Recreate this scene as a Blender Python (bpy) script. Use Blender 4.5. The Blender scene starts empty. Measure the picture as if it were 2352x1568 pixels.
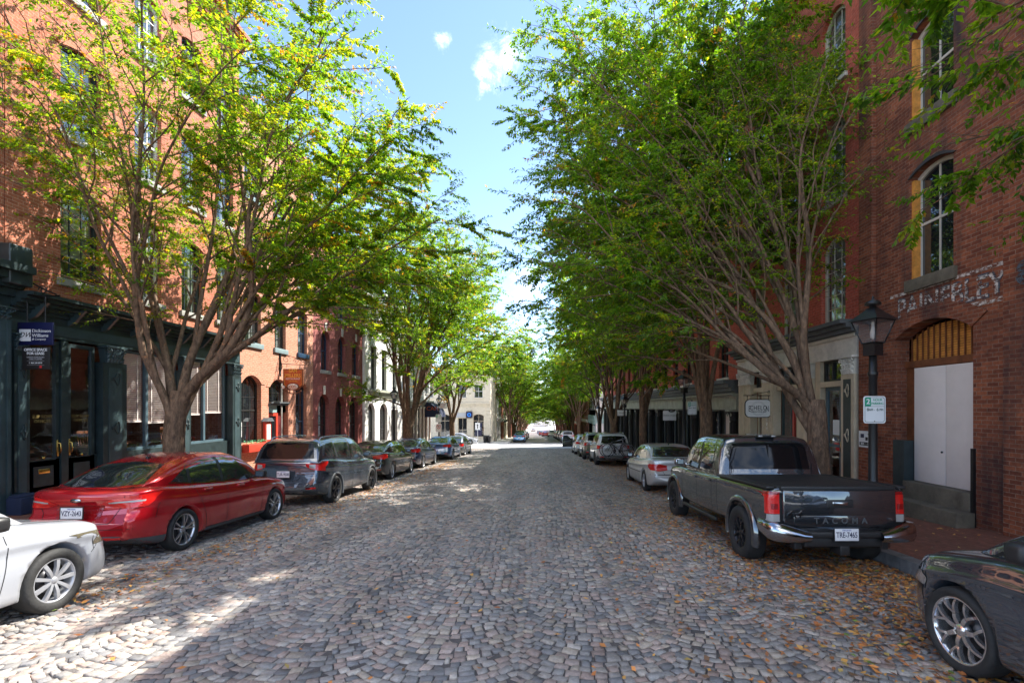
import bpy, bmesh, math, random
import numpy as np
from math import radians as R, sin, cos, pi, tan, sqrt
from mathutils import Vector, Matrix
from mathutils.bvhtree import BVHTree
random.seed(11)
sc = bpy.context.scene
COL = sc.collection
SLOPE = 0.045
EYE = 1.88
F = 1130.0     # focal length and vanishing column measured on a 2352 px wide picture
VX, HY = 1240.0, 935.0

def ground(y):
    """height of the roadway along the street: falls away, then levels out"""
    if y < 175: return -SLOPE * y
    if y < 235:
        t = (y - 175)
        return -SLOPE * 175 - SLOPE * t + SLOPE * t * t / 120
    return -SLOPE * 175 - SLOPE * 30 + 0.002 * (y - 235)

def FP(px, py, X):
    """point (y, z) on the vertical plane x = X seen at a picture column and row"""
    y = X * F / (px - VX)
    return y, EYE - (py - HY) / F * y
def FY(px, X): return X * F / (px - VX)

# ------------------------------------------------------------------ materials
MATS = {}
def newmat(name):
    m = bpy.data.materials.new(name); m.use_nodes = True
    nt = m.node_tree; nt.nodes.clear()
    out = nt.nodes.new('ShaderNodeOutputMaterial')
    MATS[name] = m
    return m, nt, out
def N(nt, t, **kw):
    n = nt.nodes.new(t)
    for k, v in kw.items():
        if k in n.inputs: n.inputs[k].default_value = v
        else: setattr(n, k, v)
    return n
def c4(c): return (c[0], c[1], c[2], 1.0)
def setin(n, **kw):
    for k, v in kw.items(): n.inputs[k.replace('_', ' ')].default_value = v
def pbr(name, col, rough=0.6, metal=0.0, var=0.0, vscale=3.0, bump=0.0, bscale=20.0, coat=0.0, spec=0.5, coatrough=0.03, var2=None):
    m, nt, out = newmat(name)
    b = N(nt, 'ShaderNodeBsdfPrincipled')
    b.inputs['Base Color'].default_value = c4(col); b.inputs['Roughness'].default_value = rough
    b.inputs['Metallic'].default_value = metal
    b.inputs['Coat Weight'].default_value = coat; b.inputs['Coat Roughness'].default_value = coatrough
    b.inputs['Specular IOR Level'].default_value = spec
    nt.links.new(b.outputs[0], out.inputs[0])
    if var or bump:
        tc = N(nt, 'ShaderNodeTexCoord')
    if var:
        nz = N(nt, 'ShaderNodeTexNoise'); setin(nz, Scale=vscale, Detail=6.0, Roughness=0.65)
        nt.links.new(tc.outputs['Object'], nz.inputs['Vector'])
        rp = N(nt, 'ShaderNodeValToRGB')
        lo = tuple(max(0, x * (1 - var)) for x in col); hi = tuple(min(1, x * (1 + var)) for x in col)
        if var2: hi = var2
        rp.color_ramp.elements[0].position = 0.3; rp.color_ramp.elements[1].position = 0.7
        rp.color_ramp.elements[0].color = c4(lo); rp.color_ramp.elements[1].color = c4(hi)
        nt.links.new(nz.outputs['Fac'], rp.inputs[0]); nt.links.new(rp.outputs[0], b.inputs['Base Color'])
        mr = N(nt, 'ShaderNodeMapRange'); setin(mr, To_Min=max(0.02, rough * 0.8), To_Max=min(1, rough * 1.2))
        nt.links.new(nz.outputs['Fac'], mr.inputs[0]); nt.links.new(mr.outputs[0], b.inputs['Roughness'])
    if bump:
        nb = N(nt, 'ShaderNodeTexNoise'); setin(nb, Scale=bscale, Detail=5.0)
        nt.links.new(tc.outputs['Object'], nb.inputs['Vector'])
        bp = N(nt, 'ShaderNodeBump'); setin(bp, Strength=bump, Distance=0.02)
        nt.links.new(nb.outputs['Fac'], bp.inputs['Height']); nt.links.new(bp.outputs[0], b.inputs['Normal'])
    return m

def brick_mat(name, c1, c2, mortar, dirt=(0.05, 0.04, 0.035), dirt_amt=0.4, painted=0.0, soot=0.0):
    m, nt, out = newmat(name)
    b = N(nt, 'ShaderNodeBsdfPrincipled'); b.inputs['Roughness'].default_value = 0.85; b.inputs['Specular IOR Level'].default_value = 0.25
    L = nt.links.new
    g = N(nt, 'ShaderNodeNewGeometry'); sp = N(nt, 'ShaderNodeSeparateXYZ'); L(g.outputs['Position'], sp.inputs[0])
    ad = N(nt, 'ShaderNodeMath', operation='ADD'); L(sp.outputs[0], ad.inputs[0]); L(sp.outputs[1], ad.inputs[1])
    cb = N(nt, 'ShaderNodeCombineXYZ'); L(ad.outputs[0], cb.inputs[0]); L(sp.outputs[2], cb.inputs[1])
    br = N(nt, 'ShaderNodeTexBrick'); L(cb.outputs[0], br.inputs['Vector'])
    setin(br, Scale=1.0, Mortar_Size=0.006, Mortar_Smooth=0.2, Brick_Width=0.21, Row_Height=0.072)
    br.inputs['Color1'].default_value = c4(c1); br.inputs['Color2'].default_value = c4(c2); br.inputs['Mortar'].default_value = c4(mortar)
    br.inputs['Bias'].default_value = 0.0
    # per-area variation
    n1 = N(nt, 'ShaderNodeTexNoise'); setin(n1, Scale=0.9, Detail=7.0, Roughness=0.7); L(g.outputs['Position'], n1.inputs['Vector'])
    n2 = N(nt, 'ShaderNodeTexNoise'); setin(n2, Scale=14.0, Detail=4.0, Roughness=0.7); L(g.outputs['Position'], n2.inputs['Vector'])
    r1 = N(nt, 'ShaderNodeMapRange'); setin(r1, From_Min=0.45, From_Max=0.75, To_Min=0.0, To_Max=dirt_amt); L(n1.outputs['Fac'], r1.inputs[0])
    mx = N(nt, 'ShaderNodeMix', data_type='RGBA'); L(r1.outputs[0], mx.inputs['Factor']); L(br.outputs['Color'], mx.inputs[6]); mx.inputs[7].default_value = c4(dirt)
    r2 = N(nt, 'ShaderNodeMapRange'); setin(r2, From_Min=0.3, From_Max=0.7, To_Min=0.72, To_Max=1.22); L(n2.outputs['Fac'], r2.inputs[0])
    mu = N(nt, 'ShaderNodeMix', data_type='RGBA', blend_type='MULTIPLY'); mu.inputs['Factor'].default_value = 1.0
    cc = N(nt, 'ShaderNodeCombineColor'); [L(r2.outputs[0], cc.inputs[i]) for i in range(3)]
    L(mx.outputs[2], mu.inputs[6]); L(cc.outputs[0], mu.inputs[7])
    last = mu.outputs[2]
    if soot:
        n3 = N(nt, 'ShaderNodeTexNoise'); setin(n3, Scale=0.35, Detail=3.0)
        mp = N(nt, 'ShaderNodeMapping'); mp.inputs['Scale'].default_value = (4, 4, 0.6); L(g.outputs['Position'], mp.inputs[0]); L(mp.outputs[0], n3.inputs['Vector'])
        r3 = N(nt, 'ShaderNodeMapRange'); setin(r3, From_Min=0.52, From_Max=0.7, To_Min=0.0, To_Max=soot); L(n3.outputs['Fac'], r3.inputs[0])
        m3 = N(nt, 'ShaderNodeMix', data_type='RGBA'); L(r3.outputs[0], m3.inputs['Factor']); L(last, m3.inputs[6]); m3.inputs[7].default_value = (0.03, 0.027, 0.03, 1)
        last = m3.outputs[2]
    L(last, b.inputs['Base Color'])
    bp = N(nt, 'ShaderNodeBump'); setin(bp, Strength=0.6, Distance=0.012); bp.invert = True
    L(br.outputs['Fac'], bp.inputs['Height'])
    bp2 = N(nt, 'ShaderNodeBump'); setin(bp2, Strength=0.35, Distance=0.01); L(n2.outputs['Fac'], bp2.inputs['Height']); L(bp.outputs[0], bp2.inputs['Normal'])
    L(bp2.outputs[0], b.inputs['Normal']); L(b.outputs[0], out.inputs[0])
    return m

def glass_mat(name, tint, transp=0.5, wave=0.0):
    """window glass: dark or see-through with a mirror reflection that grows at glancing angles"""
    m, nt, out = newmat(name); L = nt.links.new
    gl = N(nt, 'ShaderNodeBsdfGlossy'); setin(gl, Roughness=0.02); gl.inputs['Color'].default_value = (0.9, 0.93, 0.95, 1)
    fr = N(nt, 'ShaderNodeFresnel'); setin(fr, IOR=1.6)
    mr = N(nt, 'ShaderNodeMath', operation='MULTIPLY_ADD'); mr.inputs[1].default_value = 1.25; mr.inputs[2].default_value = 0.07; mr.use_clamp = True
    L(fr.outputs[0], mr.inputs[0])
    gb = N(nt, 'ShaderNodeNewGeometry'); iv = N(nt, 'ShaderNodeMath', operation='SUBTRACT'); iv.inputs[0].default_value = 1.0; L(gb.outputs['Backfacing'], iv.inputs[1])
    mrb = N(nt, 'ShaderNodeMath', operation='MULTIPLY'); L(mr.outputs[0], mrb.inputs[0]); L(iv.outputs[0], mrb.inputs[1]); mr = mrb
    df = N(nt, 'ShaderNodeBsdfDiffuse'); df.inputs['Color'].default_value = c4(tint)
    base = df
    if transp > 0:
        tr = N(nt, 'ShaderNodeBsdfTransparent'); tr.inputs['Color'].default_value = (0.93, 0.95, 0.95, 1)
        m1 = N(nt, 'ShaderNodeMixShader'); m1.inputs[0].default_value = transp; L(df.outputs[0], m1.inputs[1]); L(tr.outputs[0], m1.inputs[2]); base = m1
    mx = N(nt, 'ShaderNodeMixShader'); L(mr.outputs[0], mx.inputs[0]); L(base.outputs[0], mx.inputs[1]); L(gl.outputs[0], mx.inputs[2])
    L(mx.outputs[0], out.inputs[0])
    if wave:
        g = N(nt, 'ShaderNodeNewGeometry')
        nz = N(nt, 'ShaderNodeTexNoise'); setin(nz, Scale=2.2, Detail=2.0); L(g.outputs['Position'], nz.inputs['Vector'])
        bp = N(nt, 'ShaderNodeBump'); setin(bp, Strength=wave, Distance=0.03); L(nz.outputs['Fac'], bp.inputs['Height'])
        L(bp.outputs[0], gl.inputs['Normal']); 
    return m

def paint(name, col, metal=0.0, rough=0.35):
    """car paint: coloured base under a clear coat with a faint flake and dust variation"""
    m, nt, out = newmat(name); L = nt.links.new
    b = N(nt, 'ShaderNodeBsdfPrincipled'); b.inputs['Metallic'].default_value = metal
    b.inputs['Coat Weight'].default_value = 1.0; b.inputs['Coat Roughness'].default_value = 0.04; b.inputs['Coat IOR'].default_value = 2.1 if max(col) < .3 else 1.6
    b.inputs['Roughness'].default_value = rough
    tc = N(nt, 'ShaderNodeTexCoord')
    nz = N(nt, 'ShaderNodeTexNoise'); setin(nz, Scale=900.0, Detail=1.0); L(tc.outputs['Object'], nz.inputs['Vector'])
    dz = N(nt, 'ShaderNodeTexNoise'); setin(dz, Scale=2.5, Detail=6.0); L(tc.outputs['Object'], dz.inputs['Vector'])
    sp = N(nt, 'ShaderNodeSeparateXYZ'); L(tc.outputs['Object'], sp.inputs[0])
    mr = N(nt, 'ShaderNodeMapRange'); setin(mr, From_Min=0.3, From_Max=0.7, To_Min=0.88, To_Max=1.12); L(nz.outputs['Fac'], mr.inputs[0])
    mu = N(nt, 'ShaderNodeVectorMath', operation='SCALE'); mu.inputs[0].default_value = col; L(mr.outputs[0], mu.inputs['Scale'])
    # road dust film low on the body
    du = N(nt, 'ShaderNodeMapRange'); setin(du, From_Min=0.62, From_Max=0.15, To_Min=0.0, To_Max=0.28); L(sp.outputs[2], du.inputs[0])
    dm = N(nt, 'ShaderNodeMath', operation='MULTIPLY'); L(du.outputs[0], dm.inputs[0]); L(dz.outputs['Fac'], dm.inputs[1])
    mx = N(nt, 'ShaderNodeMix', data_type='RGBA'); L(dm.outputs[0], mx.inputs['Factor']); L(mu.outputs[0], mx.inputs[6]); mx.inputs[7].default_value = (0.2, 0.18, 0.16, 1)
    L(mx.outputs[2], b.inputs['Base Color'])
    cr = N(nt, 'ShaderNodeMapRange'); setin(cr, To_Min=0.005, To_Max=0.045); L(dz.outputs['Fac'], cr.inputs[0]); L(cr.outputs[0], b.inputs['Coat Roughness'])
    wz = N(nt, 'ShaderNodeTexNoise'); setin(wz, Scale=2.6, Detail=1.5); L(tc.outputs['Object'], wz.inputs['Vector'])
    wb = N(nt, 'ShaderNodeBump'); setin(wb, Strength=0.22, Distance=0.05); L(wz.outputs['Fac'], wb.inputs['Height']); L(wb.outputs[0], b.inputs['Coat Normal'])
    L(b.outputs[0], out.inputs[0])
    return m

def emis(name, col, s):
    m, nt, out = newmat(name)
    e = N(nt, 'ShaderNodeEmission'); e.inputs[0].default_value = c4(col); e.inputs[1].default_value = s
    nt.links.new(e.outputs[0], out.inputs[0]); return m

# ------------------------------------------------------------------ mesh builder
class MB:
    def __init__(s): s.v = []; s.f = []; s.m = []; s.sm = []
    def add(s, verts, faces, m=0, smooth=False):
        o = len(s.v); s.v.extend([tuple(p) for p in verts])
        for f in faces: s.f.append(tuple(i + o for i in f)); s.m.append(m); s.sm.append(smooth)
        return s
    def box(s, x0, x1, y0, y1, z0, z1, m=0):
        if x0 > x1: x0, x1 = x1, x0
        if y0 > y1: y0, y1 = y1, y0
        if z0 > z1: z0, z1 = z1, z0
        v = [(x0, y0, z0), (x1, y0, z0), (x1, y1, z0), (x0, y1, z0), (x0, y0, z1), (x1, y0, z1), (x1, y1, z1), (x0, y1, z1)]
        return s.add(v, [(0, 3, 2, 1), (4, 5, 6, 7), (0, 1, 5, 4), (1, 2, 6, 5), (2, 3, 7, 6), (3, 0, 4, 7)], m)
    def bbox(s, x0, x1, y0, y1, z0, z1, b=0.01, m=0):
        """box with chamfered edges"""
        bm = bmesh.new(); bmesh.ops.create_cube(bm, size=1)
        for v in bm.verts:
            v.co = Vector(((x0 + x1) / 2 + v.co.x * (x1 - x0), (y0 + y1) / 2 + v.co.y * (y1 - y0), (z0 + z1) / 2 + v.co.z * (z1 - z0)))
        bmesh.ops.bevel(bm, geom=bm.edges[:], offset=b, segments=2, affect='EDGES', profile=0.6)
        bm.verts.index_update()
        s.add([v.co[:] for v in bm.verts], [[v.index for v in f.verts] for f in bm.faces], m, True); bm.free(); return s
    def prism(s, poly, axis, a0, a1, m=0, smooth=False):
        """extrude a 2D polygon along axis ('x','y','z'); poly in the other two coordinates in order"""
        def P(p, a):
            return {'x': (a, p[0], p[1]), 'y': (p[0], a, p[1]), 'z': (p[0], p[1], a)}[axis]
        n = len(poly)
        v = [P(p, a0) for p in poly] + [P(p, a1) for p in poly]
        fs = [tuple(range(n))[::-1], tuple(range(n, 2 * n))]
        o = len(s.v); s.add(v, fs, m)
        s.add([], [], m)
        for i in range(n):
            j = (i + 1) % n
            s.f.append((o + i, o + j, o + n + j, o + n + i)); s.m.append(m); s.sm.append(smooth)
        return s
    def lathe(s, prof, n=16, m=0, c=(0, 0, 0), axis='z', smooth=True, cap=True):
        o = len(s.v); k = len(prof)
        for (r, h) in prof:
            for i in range(n):
                a = 2 * pi * i / n; x, y = r * cos(a), r * sin(a)
                p = {'z': (x, y, h), 'y': (x, h, y), 'x': (h, x, y)}[axis]
                s.v.append((p[0] + c[0], p[1] + c[1], p[2] + c[2]))
        for j in range(k - 1):
            for i in range(n):
                a, b = o + j * n + i, o + j * n + (i + 1) % n
                s.f.append((a, b, b + n, a + n)); s.m.append(m); s.sm.append(smooth)
        if cap:
            if prof[0][0] > 1e-4: s.f.append(tuple(o + i for i in range(n))[::-1]); s.m.append(m); s.sm.append(False)
            if prof[-1][0] > 1e-4: s.f.append(tuple(o + (k - 1) * n + i for i in range(n))); s.m.append(m); s.sm.append(False)
        return s
    def tube(s, pts, rad, n=6, m=0, cap=True, smooth=True):
        pts = [Vector(p) for p in pts]; k = len(pts)
        if not hasattr(rad, '__len__'): rad = [rad] * k
        o = len(s.v); up = None
        for i, p in enumerate(pts):
            d = (pts[min(i + 1, k - 1)] - pts[max(i - 1, 0)])
            d = d.normalized() if d.length > 1e-9 else Vector((0, 0, 1))
            if up is None:
                up = Vector((0, 0, 1)) if abs(d.z) < 0.9 else Vector((1, 0, 0))
            a = d.cross(up)
            if a.length < 1e-6: a = d.orthogonal()
            a.normalize(); b = a.cross(d).normalized(); up = b
            for j in range(n):
                t = 2 * pi * j / n
                q = p + (a * cos(t) + b * sin(t)) * rad[i]; s.v.append(q[:])
        for i in range(k - 1):
            for j in range(n):
                q0, q1 = o + i * n + j, o + i * n + (j + 1) % n
                s.f.append((q0, q1, q1 + n, q0 + n)); s.m.append(m); s.sm.append(smooth)
        if cap:
            s.f.append(tuple(o + j for j in range(n))); s.m.append(m); s.sm.append(False)
            s.f.append(tuple(o + (k - 1) * n + j for j in range(n))[::-1]); s.m.append(m); s.sm.append(False)
        return s
    def grid(s, rows, m=0, smooth=True, close=False, flip=False):
        """rows: list of rows of points (all equally long)"""
        o = len(s.v); w = len(rows[0])
        for r in rows: s.v.extend([tuple(p) for p in r])
        for i in range(len(rows) - 1):
            for j in range(w if close else w - 1):
                a = o + i * w + j; b = o + i * w + (j + 1) % w
                q = (a, b, b + w, a + w)
                s.f.append(q[::-1] if flip else q); s.m.append(m); s.sm.append(smooth)
        return s
    def merge(s, other, M=None, m=None):
        o = len(s.v)
        for p in other.v: s.v.append(tuple(M @ Vector(p)) if M is not None else p)
        for f, k, q in zip(other.f, other.m, other.sm):
            s.f.append(tuple(i + o for i in f)); s.m.append(k if m is None else m); s.sm.append(q)
        return s
    def mesh(s, name, mats):
        me = bpy.data.meshes.new(name)
        me.from_pydata(s.v, [], s.f)
        for mt in (mats if isinstance(mats, (list, tuple)) else [mats]):
            me.materials.append(MATS[mt] if isinstance(mt, str) else mt)
        me.polygons.foreach_set('material_index', s.m)
        me.polygons.foreach_set('use_smooth', s.sm)
        me.update()
        return me
    def build(s, name, mats, parent=None, loc=(0, 0, 0), rot=(0, 0, 0), fix=False):
        me = s.mesh(name, mats)
        if fix:
            bm = bmesh.new(); bm.from_mesh(me); bmesh.ops.recalc_face_normals(bm, faces=bm.faces); bm.to_mesh(me); bm.free()
        return put(name, me, parent, loc, rot)

def put(name, me, parent=None, loc=(0, 0, 0), rot=(0, 0, 0)):
    o = bpy.data.objects.new(name, me); COL.objects.link(o)
    o.location = loc; o.rotation_euler = rot
    if parent is not None: o.parent = parent
    return o
def tag(o, label=None, cat=None, group=None, kind=None):
    if label: o['label'] = label
    if cat: o['category'] = cat
    if group: o['group'] = group
    if kind: o['kind'] = kind
    return o
def empty(name, loc=(0, 0, 0), rot=(0, 0, 0), label=None, cat=None, group=None):
    o = put(name, None, None, loc, rot); o.empty_display_size = 0.2
    return tag(o, label, cat, group)
def copy_tree(o, parent=None):
    c = o.copy(); COL.objects.link(c); c.parent = parent
    for ch in list(o.children): copy_tree(ch, c)
    return c

def text_mesh(body, size, align='CENTER', extrude=0.002, space=1.0, sx=1.0, bold=0.0, shear=0.0):
    """lettering standing in the local XZ plane and facing -Y; returns a mesh"""
    cu = bpy.data.curves.new('lettering', 'FONT'); cu.body = body; cu.size = size
    cu.align_x = align; cu.align_y = 'CENTER'; cu.extrude = extrude; cu.space_character = space; cu.offset = bold; cu.shear = shear
    cu.resolution_u = 3
    ob = bpy.data.objects.new('tmp', cu); COL.objects.link(ob)
    bpy.context.view_layer.update()
    dg = bpy.context.evaluated_depsgraph_get()
    me = bpy.data.meshes.new_from_object(ob.evaluated_get(dg))
    bpy.data.objects.remove(ob); bpy.data.curves.remove(cu)
    for v in me.vertices:
        x, y, z = v.co; v.co = (x * sx, -z, y)
    me.update()
    return me
def lettering(body, size, mat, parent, loc, rot=(0, 0, 0), name='lettering', **kw):
    me = text_mesh(body, size, **kw); me.materials.clear(); me.materials.append(MATS[mat])
    return put(name, me, parent, loc, rot)

# ------------------------------------------------------------------ palette
brick_mat('brick_orange', (0.50, 0.175, 0.10), (0.36, 0.105, 0.058), (0.52, 0.30, 0.21), dirt=(0.30, 0.09, 0.05), dirt_amt=0.5)
brick_mat('brick_pink', (0.52, 0.235, 0.15), (0.44, 0.17, 0.10), (0.60, 0.42, 0.32), dirt=(0.4, 0.2, 0.14), dirt_amt=0.3)
brick_mat('brick_purple', (0.34, 0.105, 0.09), (0.25, 0.075, 0.07), (0.36, 0.18, 0.16), dirt=(0.20, 0.06, 0.06), dirt_amt=0.5)
brick_mat('brick_dark', (0.34, 0.108, 0.052), (0.17, 0.050, 0.028), (0.27, 0.17, 0.125), dirt=(0.09, 0.035, 0.025), dirt_amt=0.8, soot=0.9)
brick_mat('brick_red', (0.56, 0.125, 0.08), (0.45, 0.095, 0.062), (0.48, 0.20, 0.15), dirt=(0.2, 0.05, 0.04), dirt_amt=0.45)
brick_mat('brick_far', (0.36, 0.13, 0.08), (0.30, 0.10, 0.06), (0.36, 0.25, 0.2))
brick_mat('brick_white', (0.74, 0.73, 0.71), (0.68, 0.67, 0.66), (0.60, 0.58, 0.56), dirt=(0.5, 0.48, 0.45), dirt_amt=0.35)
pbr('cream', (0.62, 0.55, 0.43), 0.8, var=0.12, bump=0.2)
pbr('white_paint', (0.74, 0.73, 0.70), 0.6, var=0.1, vscale=2, bump=0.1)
pbr('old_white', (0.66, 0.62, 0.55), 0.7, var=0.2, vscale=4, bump=0.2)
pbr('beige_trim', (0.56, 0.46, 0.33), 0.55, var=0.15)
pbr('teal_dark', (0.022, 0.036, 0.038), 0.38, var=0.3, vscale=5, bump=0.1)
pbr('teal_frame', (0.075, 0.12, 0.145), 0.4, var=0.15)
pbr('teal_grey', (0.20, 0.27, 0.28), 0.5, var=0.15)
pbr('teal_pale', (0.25, 0.38, 0.37), 0.5, var=0.1)
pbr('navy_paint', (0.018, 0.045, 0.09), 0.4, var=0.2)
pbr('black_iron', (0.012, 0.012, 0.013), 0.35, var=0.3, bump=0.15, bscale=60)
pbr('black_paint', (0.02, 0.02, 0.019), 0.5, var=0.25)
pbr('grey_green', (0.34, 0.35, 0.28), 0.7, var=0.3, vscale=2.5, bump=0.3)
pbr('slate', (0.10, 0.115, 0.125), 0.6, var=0.3, bump=0.3)
pbr('stone', (0.33, 0.32, 0.29), 0.8, var=0.25, bump=0.4)
pbr('stone_dark', (0.13, 0.11, 0.08), 0.85, var=0.4, bump=0.5)
pbr('kerbstone', (0.16, 0.16, 0.165), 0.75, var=0.3, vscale=6, bump=0.5, bscale=30)
pbr('wood_orange', (0.62, 0.26, 0.05), 0.5, var=0.35, vscale=8)
pbr('wood_brown', (0.16, 0.052, 0.02), 0.5, var=0.4, vscale=6)
pbr('board_white', (0.74, 0.66, 0.61), 0.6, var=0.05, bump=0.05)
pbr('frame_cream', (0.55, 0.50, 0.42), 0.5, var=0.1)
pbr('red_paint', (0.55, 0.055, 0.03), 0.4, var=0.15)
pbr('dark_red', (0.13, 0.02, 0.02), 0.4)
pbr('brass', (0.70, 0.45, 0.12), 0.22, metal=1.0)
pbr('blind', (0.85, 0.74, 0.70), 0.6, var=0.1)
pbr('blind_grey', (0.45, 0.46, 0.46), 0.6, var=0.1)
pbr('curtain', (0.50, 0.52, 0.50), 0.9, var=0.15)
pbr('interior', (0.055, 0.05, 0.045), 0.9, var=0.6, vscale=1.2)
pbr('interior_warm', (0.16, 0.11, 0.06), 0.9, var=0.6, vscale=1.2)
pbr('paper', (0.75, 0.75, 0.73), 0.6)
pbr('sign_white', (0.72, 0.72, 0.72), 0.35, var=0.03)
pbr('sign_green', (0.01, 0.30, 0.17), 0.35)
pbr('sign_ink', (0.06, 0.10, 0.08), 0.4)
pbr('ink', (0.02, 0.02, 0.022), 0.5)
pbr('sign_navy', (0.008, 0.010, 0.055), 0.35, var=0.1)
pbr('sign_black', (0.02, 0.018, 0.018), 0.4)
pbr('sign_grey', (0.42, 0.42, 0.44), 0.4)
pbr('sign_rust', (0.42, 0.075, 0.02), 0.4, var=0.08)
pbr('sign_gold', (0.75, 0.42, 0.06), 0.4)
pbr('sign_red', (0.55, 0.03, 0.03), 0.4)
pbr('sign_blue', (0.02, 0.22, 0.75), 0.4)
pbr('plant_green', (0.03, 0.30, 0.10), 0.6)
pbr('awning_navy', (0.012, 0.02, 0.055), 0.8, var=0.2)
pbr('roofing', (0.09, 0.085, 0.08), 0.9, var=0.3)
pbr('ghost_paint', (0.50, 0.44, 0.40), 0.85)
glass_mat('window_glass', (0.012, 0.014, 0.016), 0.0, wave=0.25)
glass_mat('window_glass_clear', (0.015, 0.017, 0.018), 0.72, wave=0.15)
glass_mat('shop_glass', (0.01, 0.012, 0.012), 0.95, wave=0.05)
glass_mat('lamp_glass', (0.2, 0.19, 0.19), 0.8)

pbr('door_gold', (.22, .16, .05), .5)

pbr('teal_mid', (0.04, 0.066, 0.072), 0.38, var=0.25)

pbr('soot_stone', (0.045, 0.042, 0.042), 0.85, var=0.4, bump=0.4)
# ------------------------------------------------------------------ setting
def stone_mat():
    m, nt, out = newmat('cobble'); L = nt.links.new
    b = N(nt, 'ShaderNodeBsdfPrincipled'); b.inputs['Specular IOR Level'].default_value = 0.45
    at = N(nt, 'ShaderNodeAttribute'); at.attribute_name = 'tint'
    g = N(nt, 'ShaderNodeNewGeometry')
    n1 = N(nt, 'ShaderNodeTexNoise'); setin(n1, Scale=38.0, Detail=5.0, Roughness=0.7); L(g.outputs['Position'], n1.inputs['Vector'])
    n2 = N(nt, 'ShaderNodeTexNoise'); setin(n2, Scale=0.5, Detail=5.0, Roughness=0.6); L(g.outputs['Position'], n2.inputs['Vector'])
    r1 = N(nt, 'ShaderNodeMapRange'); setin(r1, From_Min=0.3, From_Max=0.7, To_Min=0.62, To_Max=1.34); L(n1.outputs['Fac'], r1.inputs[0])
    sc_ = N(nt, 'ShaderNodeVectorMath', operation='SCALE'); L(at.outputs['Color'], sc_.inputs[0]); L(r1.outputs[0], sc_.inputs['Scale'])
    r2 = N(nt, 'ShaderNodeMapRange'); setin(r2, From_Min=0.35, From_Max=0.7, To_Min=0.0, To_Max=0.4); L(n2.outputs['Fac'], r2.inputs[0])
    mx = N(nt, 'ShaderNodeMix', data_type='RGBA'); L(r2.outputs[0], mx.inputs['Factor']); L(sc_.outputs[0], mx.inputs[6]); mx.inputs[7].default_value = (0.30, 0.275, 0.265, 1)
    mp3 = N(nt, 'ShaderNodeMapping'); mp3.inputs['Scale'].default_value = (1.1, .16, 1); L(g.outputs['Position'], mp3.inputs[0])
    n3 = N(nt, 'ShaderNodeTexNoise'); setin(n3, Scale=1.0, Detail=6.0, Roughness=0.65); L(mp3.outputs[0], n3.inputs['Vector'])
    r3 = N(nt, 'ShaderNodeMapRange'); setin(r3, From_Min=0.3, From_Max=0.7, To_Min=0.68, To_Max=1.22); L(n3.outputs['Fac'], r3.inputs[0])
    s3 = N(nt, 'ShaderNodeVectorMath', operation='SCALE'); L(mx.outputs[2], s3.inputs[0]); L(r3.outputs[0], s3.inputs['Scale'])
    L(s3.outputs[0], b.inputs['Base Color'])
    rr = N(nt, 'ShaderNodeMapRange'); setin(rr, To_Min=0.42, To_Max=0.72); L(n1.outputs['Fac'], rr.inputs[0]); L(rr.outputs[0], b.inputs['Roughness'])
    bp = N(nt, 'ShaderNodeBump'); setin(bp, Strength=0.5, Distance=0.008); L(n1.outputs['Fac'], bp.inputs['Height']); L(bp.outputs[0], b.inputs['Normal'])
    L(b.outputs[0], out.inputs[0])
stone_mat()

def far_cobble_mat():
    m, nt, out = newmat('cobble_far'); L = nt.links.new
    b = N(nt, 'ShaderNodeBsdfPrincipled'); b.inputs['Roughness'].default_value = 0.7
    g = N(nt, 'ShaderNodeNewGeometry')
    v = N(nt, 'ShaderNodeTexVoronoi'); setin(v, Scale=8.0, Randomness=0.7); L(g.outputs['Position'], v.inputs['Vector'])
    rp = N(nt, 'ShaderNodeValToRGB'); e = rp.color_ramp.elements
    e[0].color = (0.13, 0.12, 0.13, 1); e[1].color = (0.34, 0.30, 0.28, 1)
    sp = N(nt, 'ShaderNodeSeparateColor'); L(v.outputs['Color'], sp.inputs[0]); L(sp.outputs[0], rp.inputs[0])
    L(rp.outputs[0], b.inputs['Base Color']); L(b.outputs[0], out.inputs[0])
far_cobble_mat()
pbr('sand_joint', (0.10, 0.09, 0.085), 0.95, var=0.3, vscale=1.2, bump=0.6, bscale=90)
pbr('earth', (0.2, 0.18, 0.15), 0.95, var=0.3, vscale=0.2)
pbr('concrete_road', (0.50, 0.485, 0.46), 0.85, var=0.15, vscale=0.8, bump=0.2)
brick_mat('brick_paving', (0.20, 0.075, 0.05), (0.26, 0.10, 0.07), (0.13, 0.09, 0.07), dirt=(0.12, 0.07, 0.05), dirt_amt=0.5)
# brick paving lies flat: remap its texture to the ground plane
_nt = MATS['brick_paving'].node_tree
for n in _nt.nodes:
    if n.type == 'COMBXYZ':
        for l in list(_nt.links):
            if l.to_node == n: _nt.links.remove(l)
        gg = [k for k in _nt.nodes if k.type == 'SEPXYZ'][0]
        _nt.links.new(gg.outputs[0], n.inputs[1]); _nt.links.new(gg.outputs[1], n.inputs[0])

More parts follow.
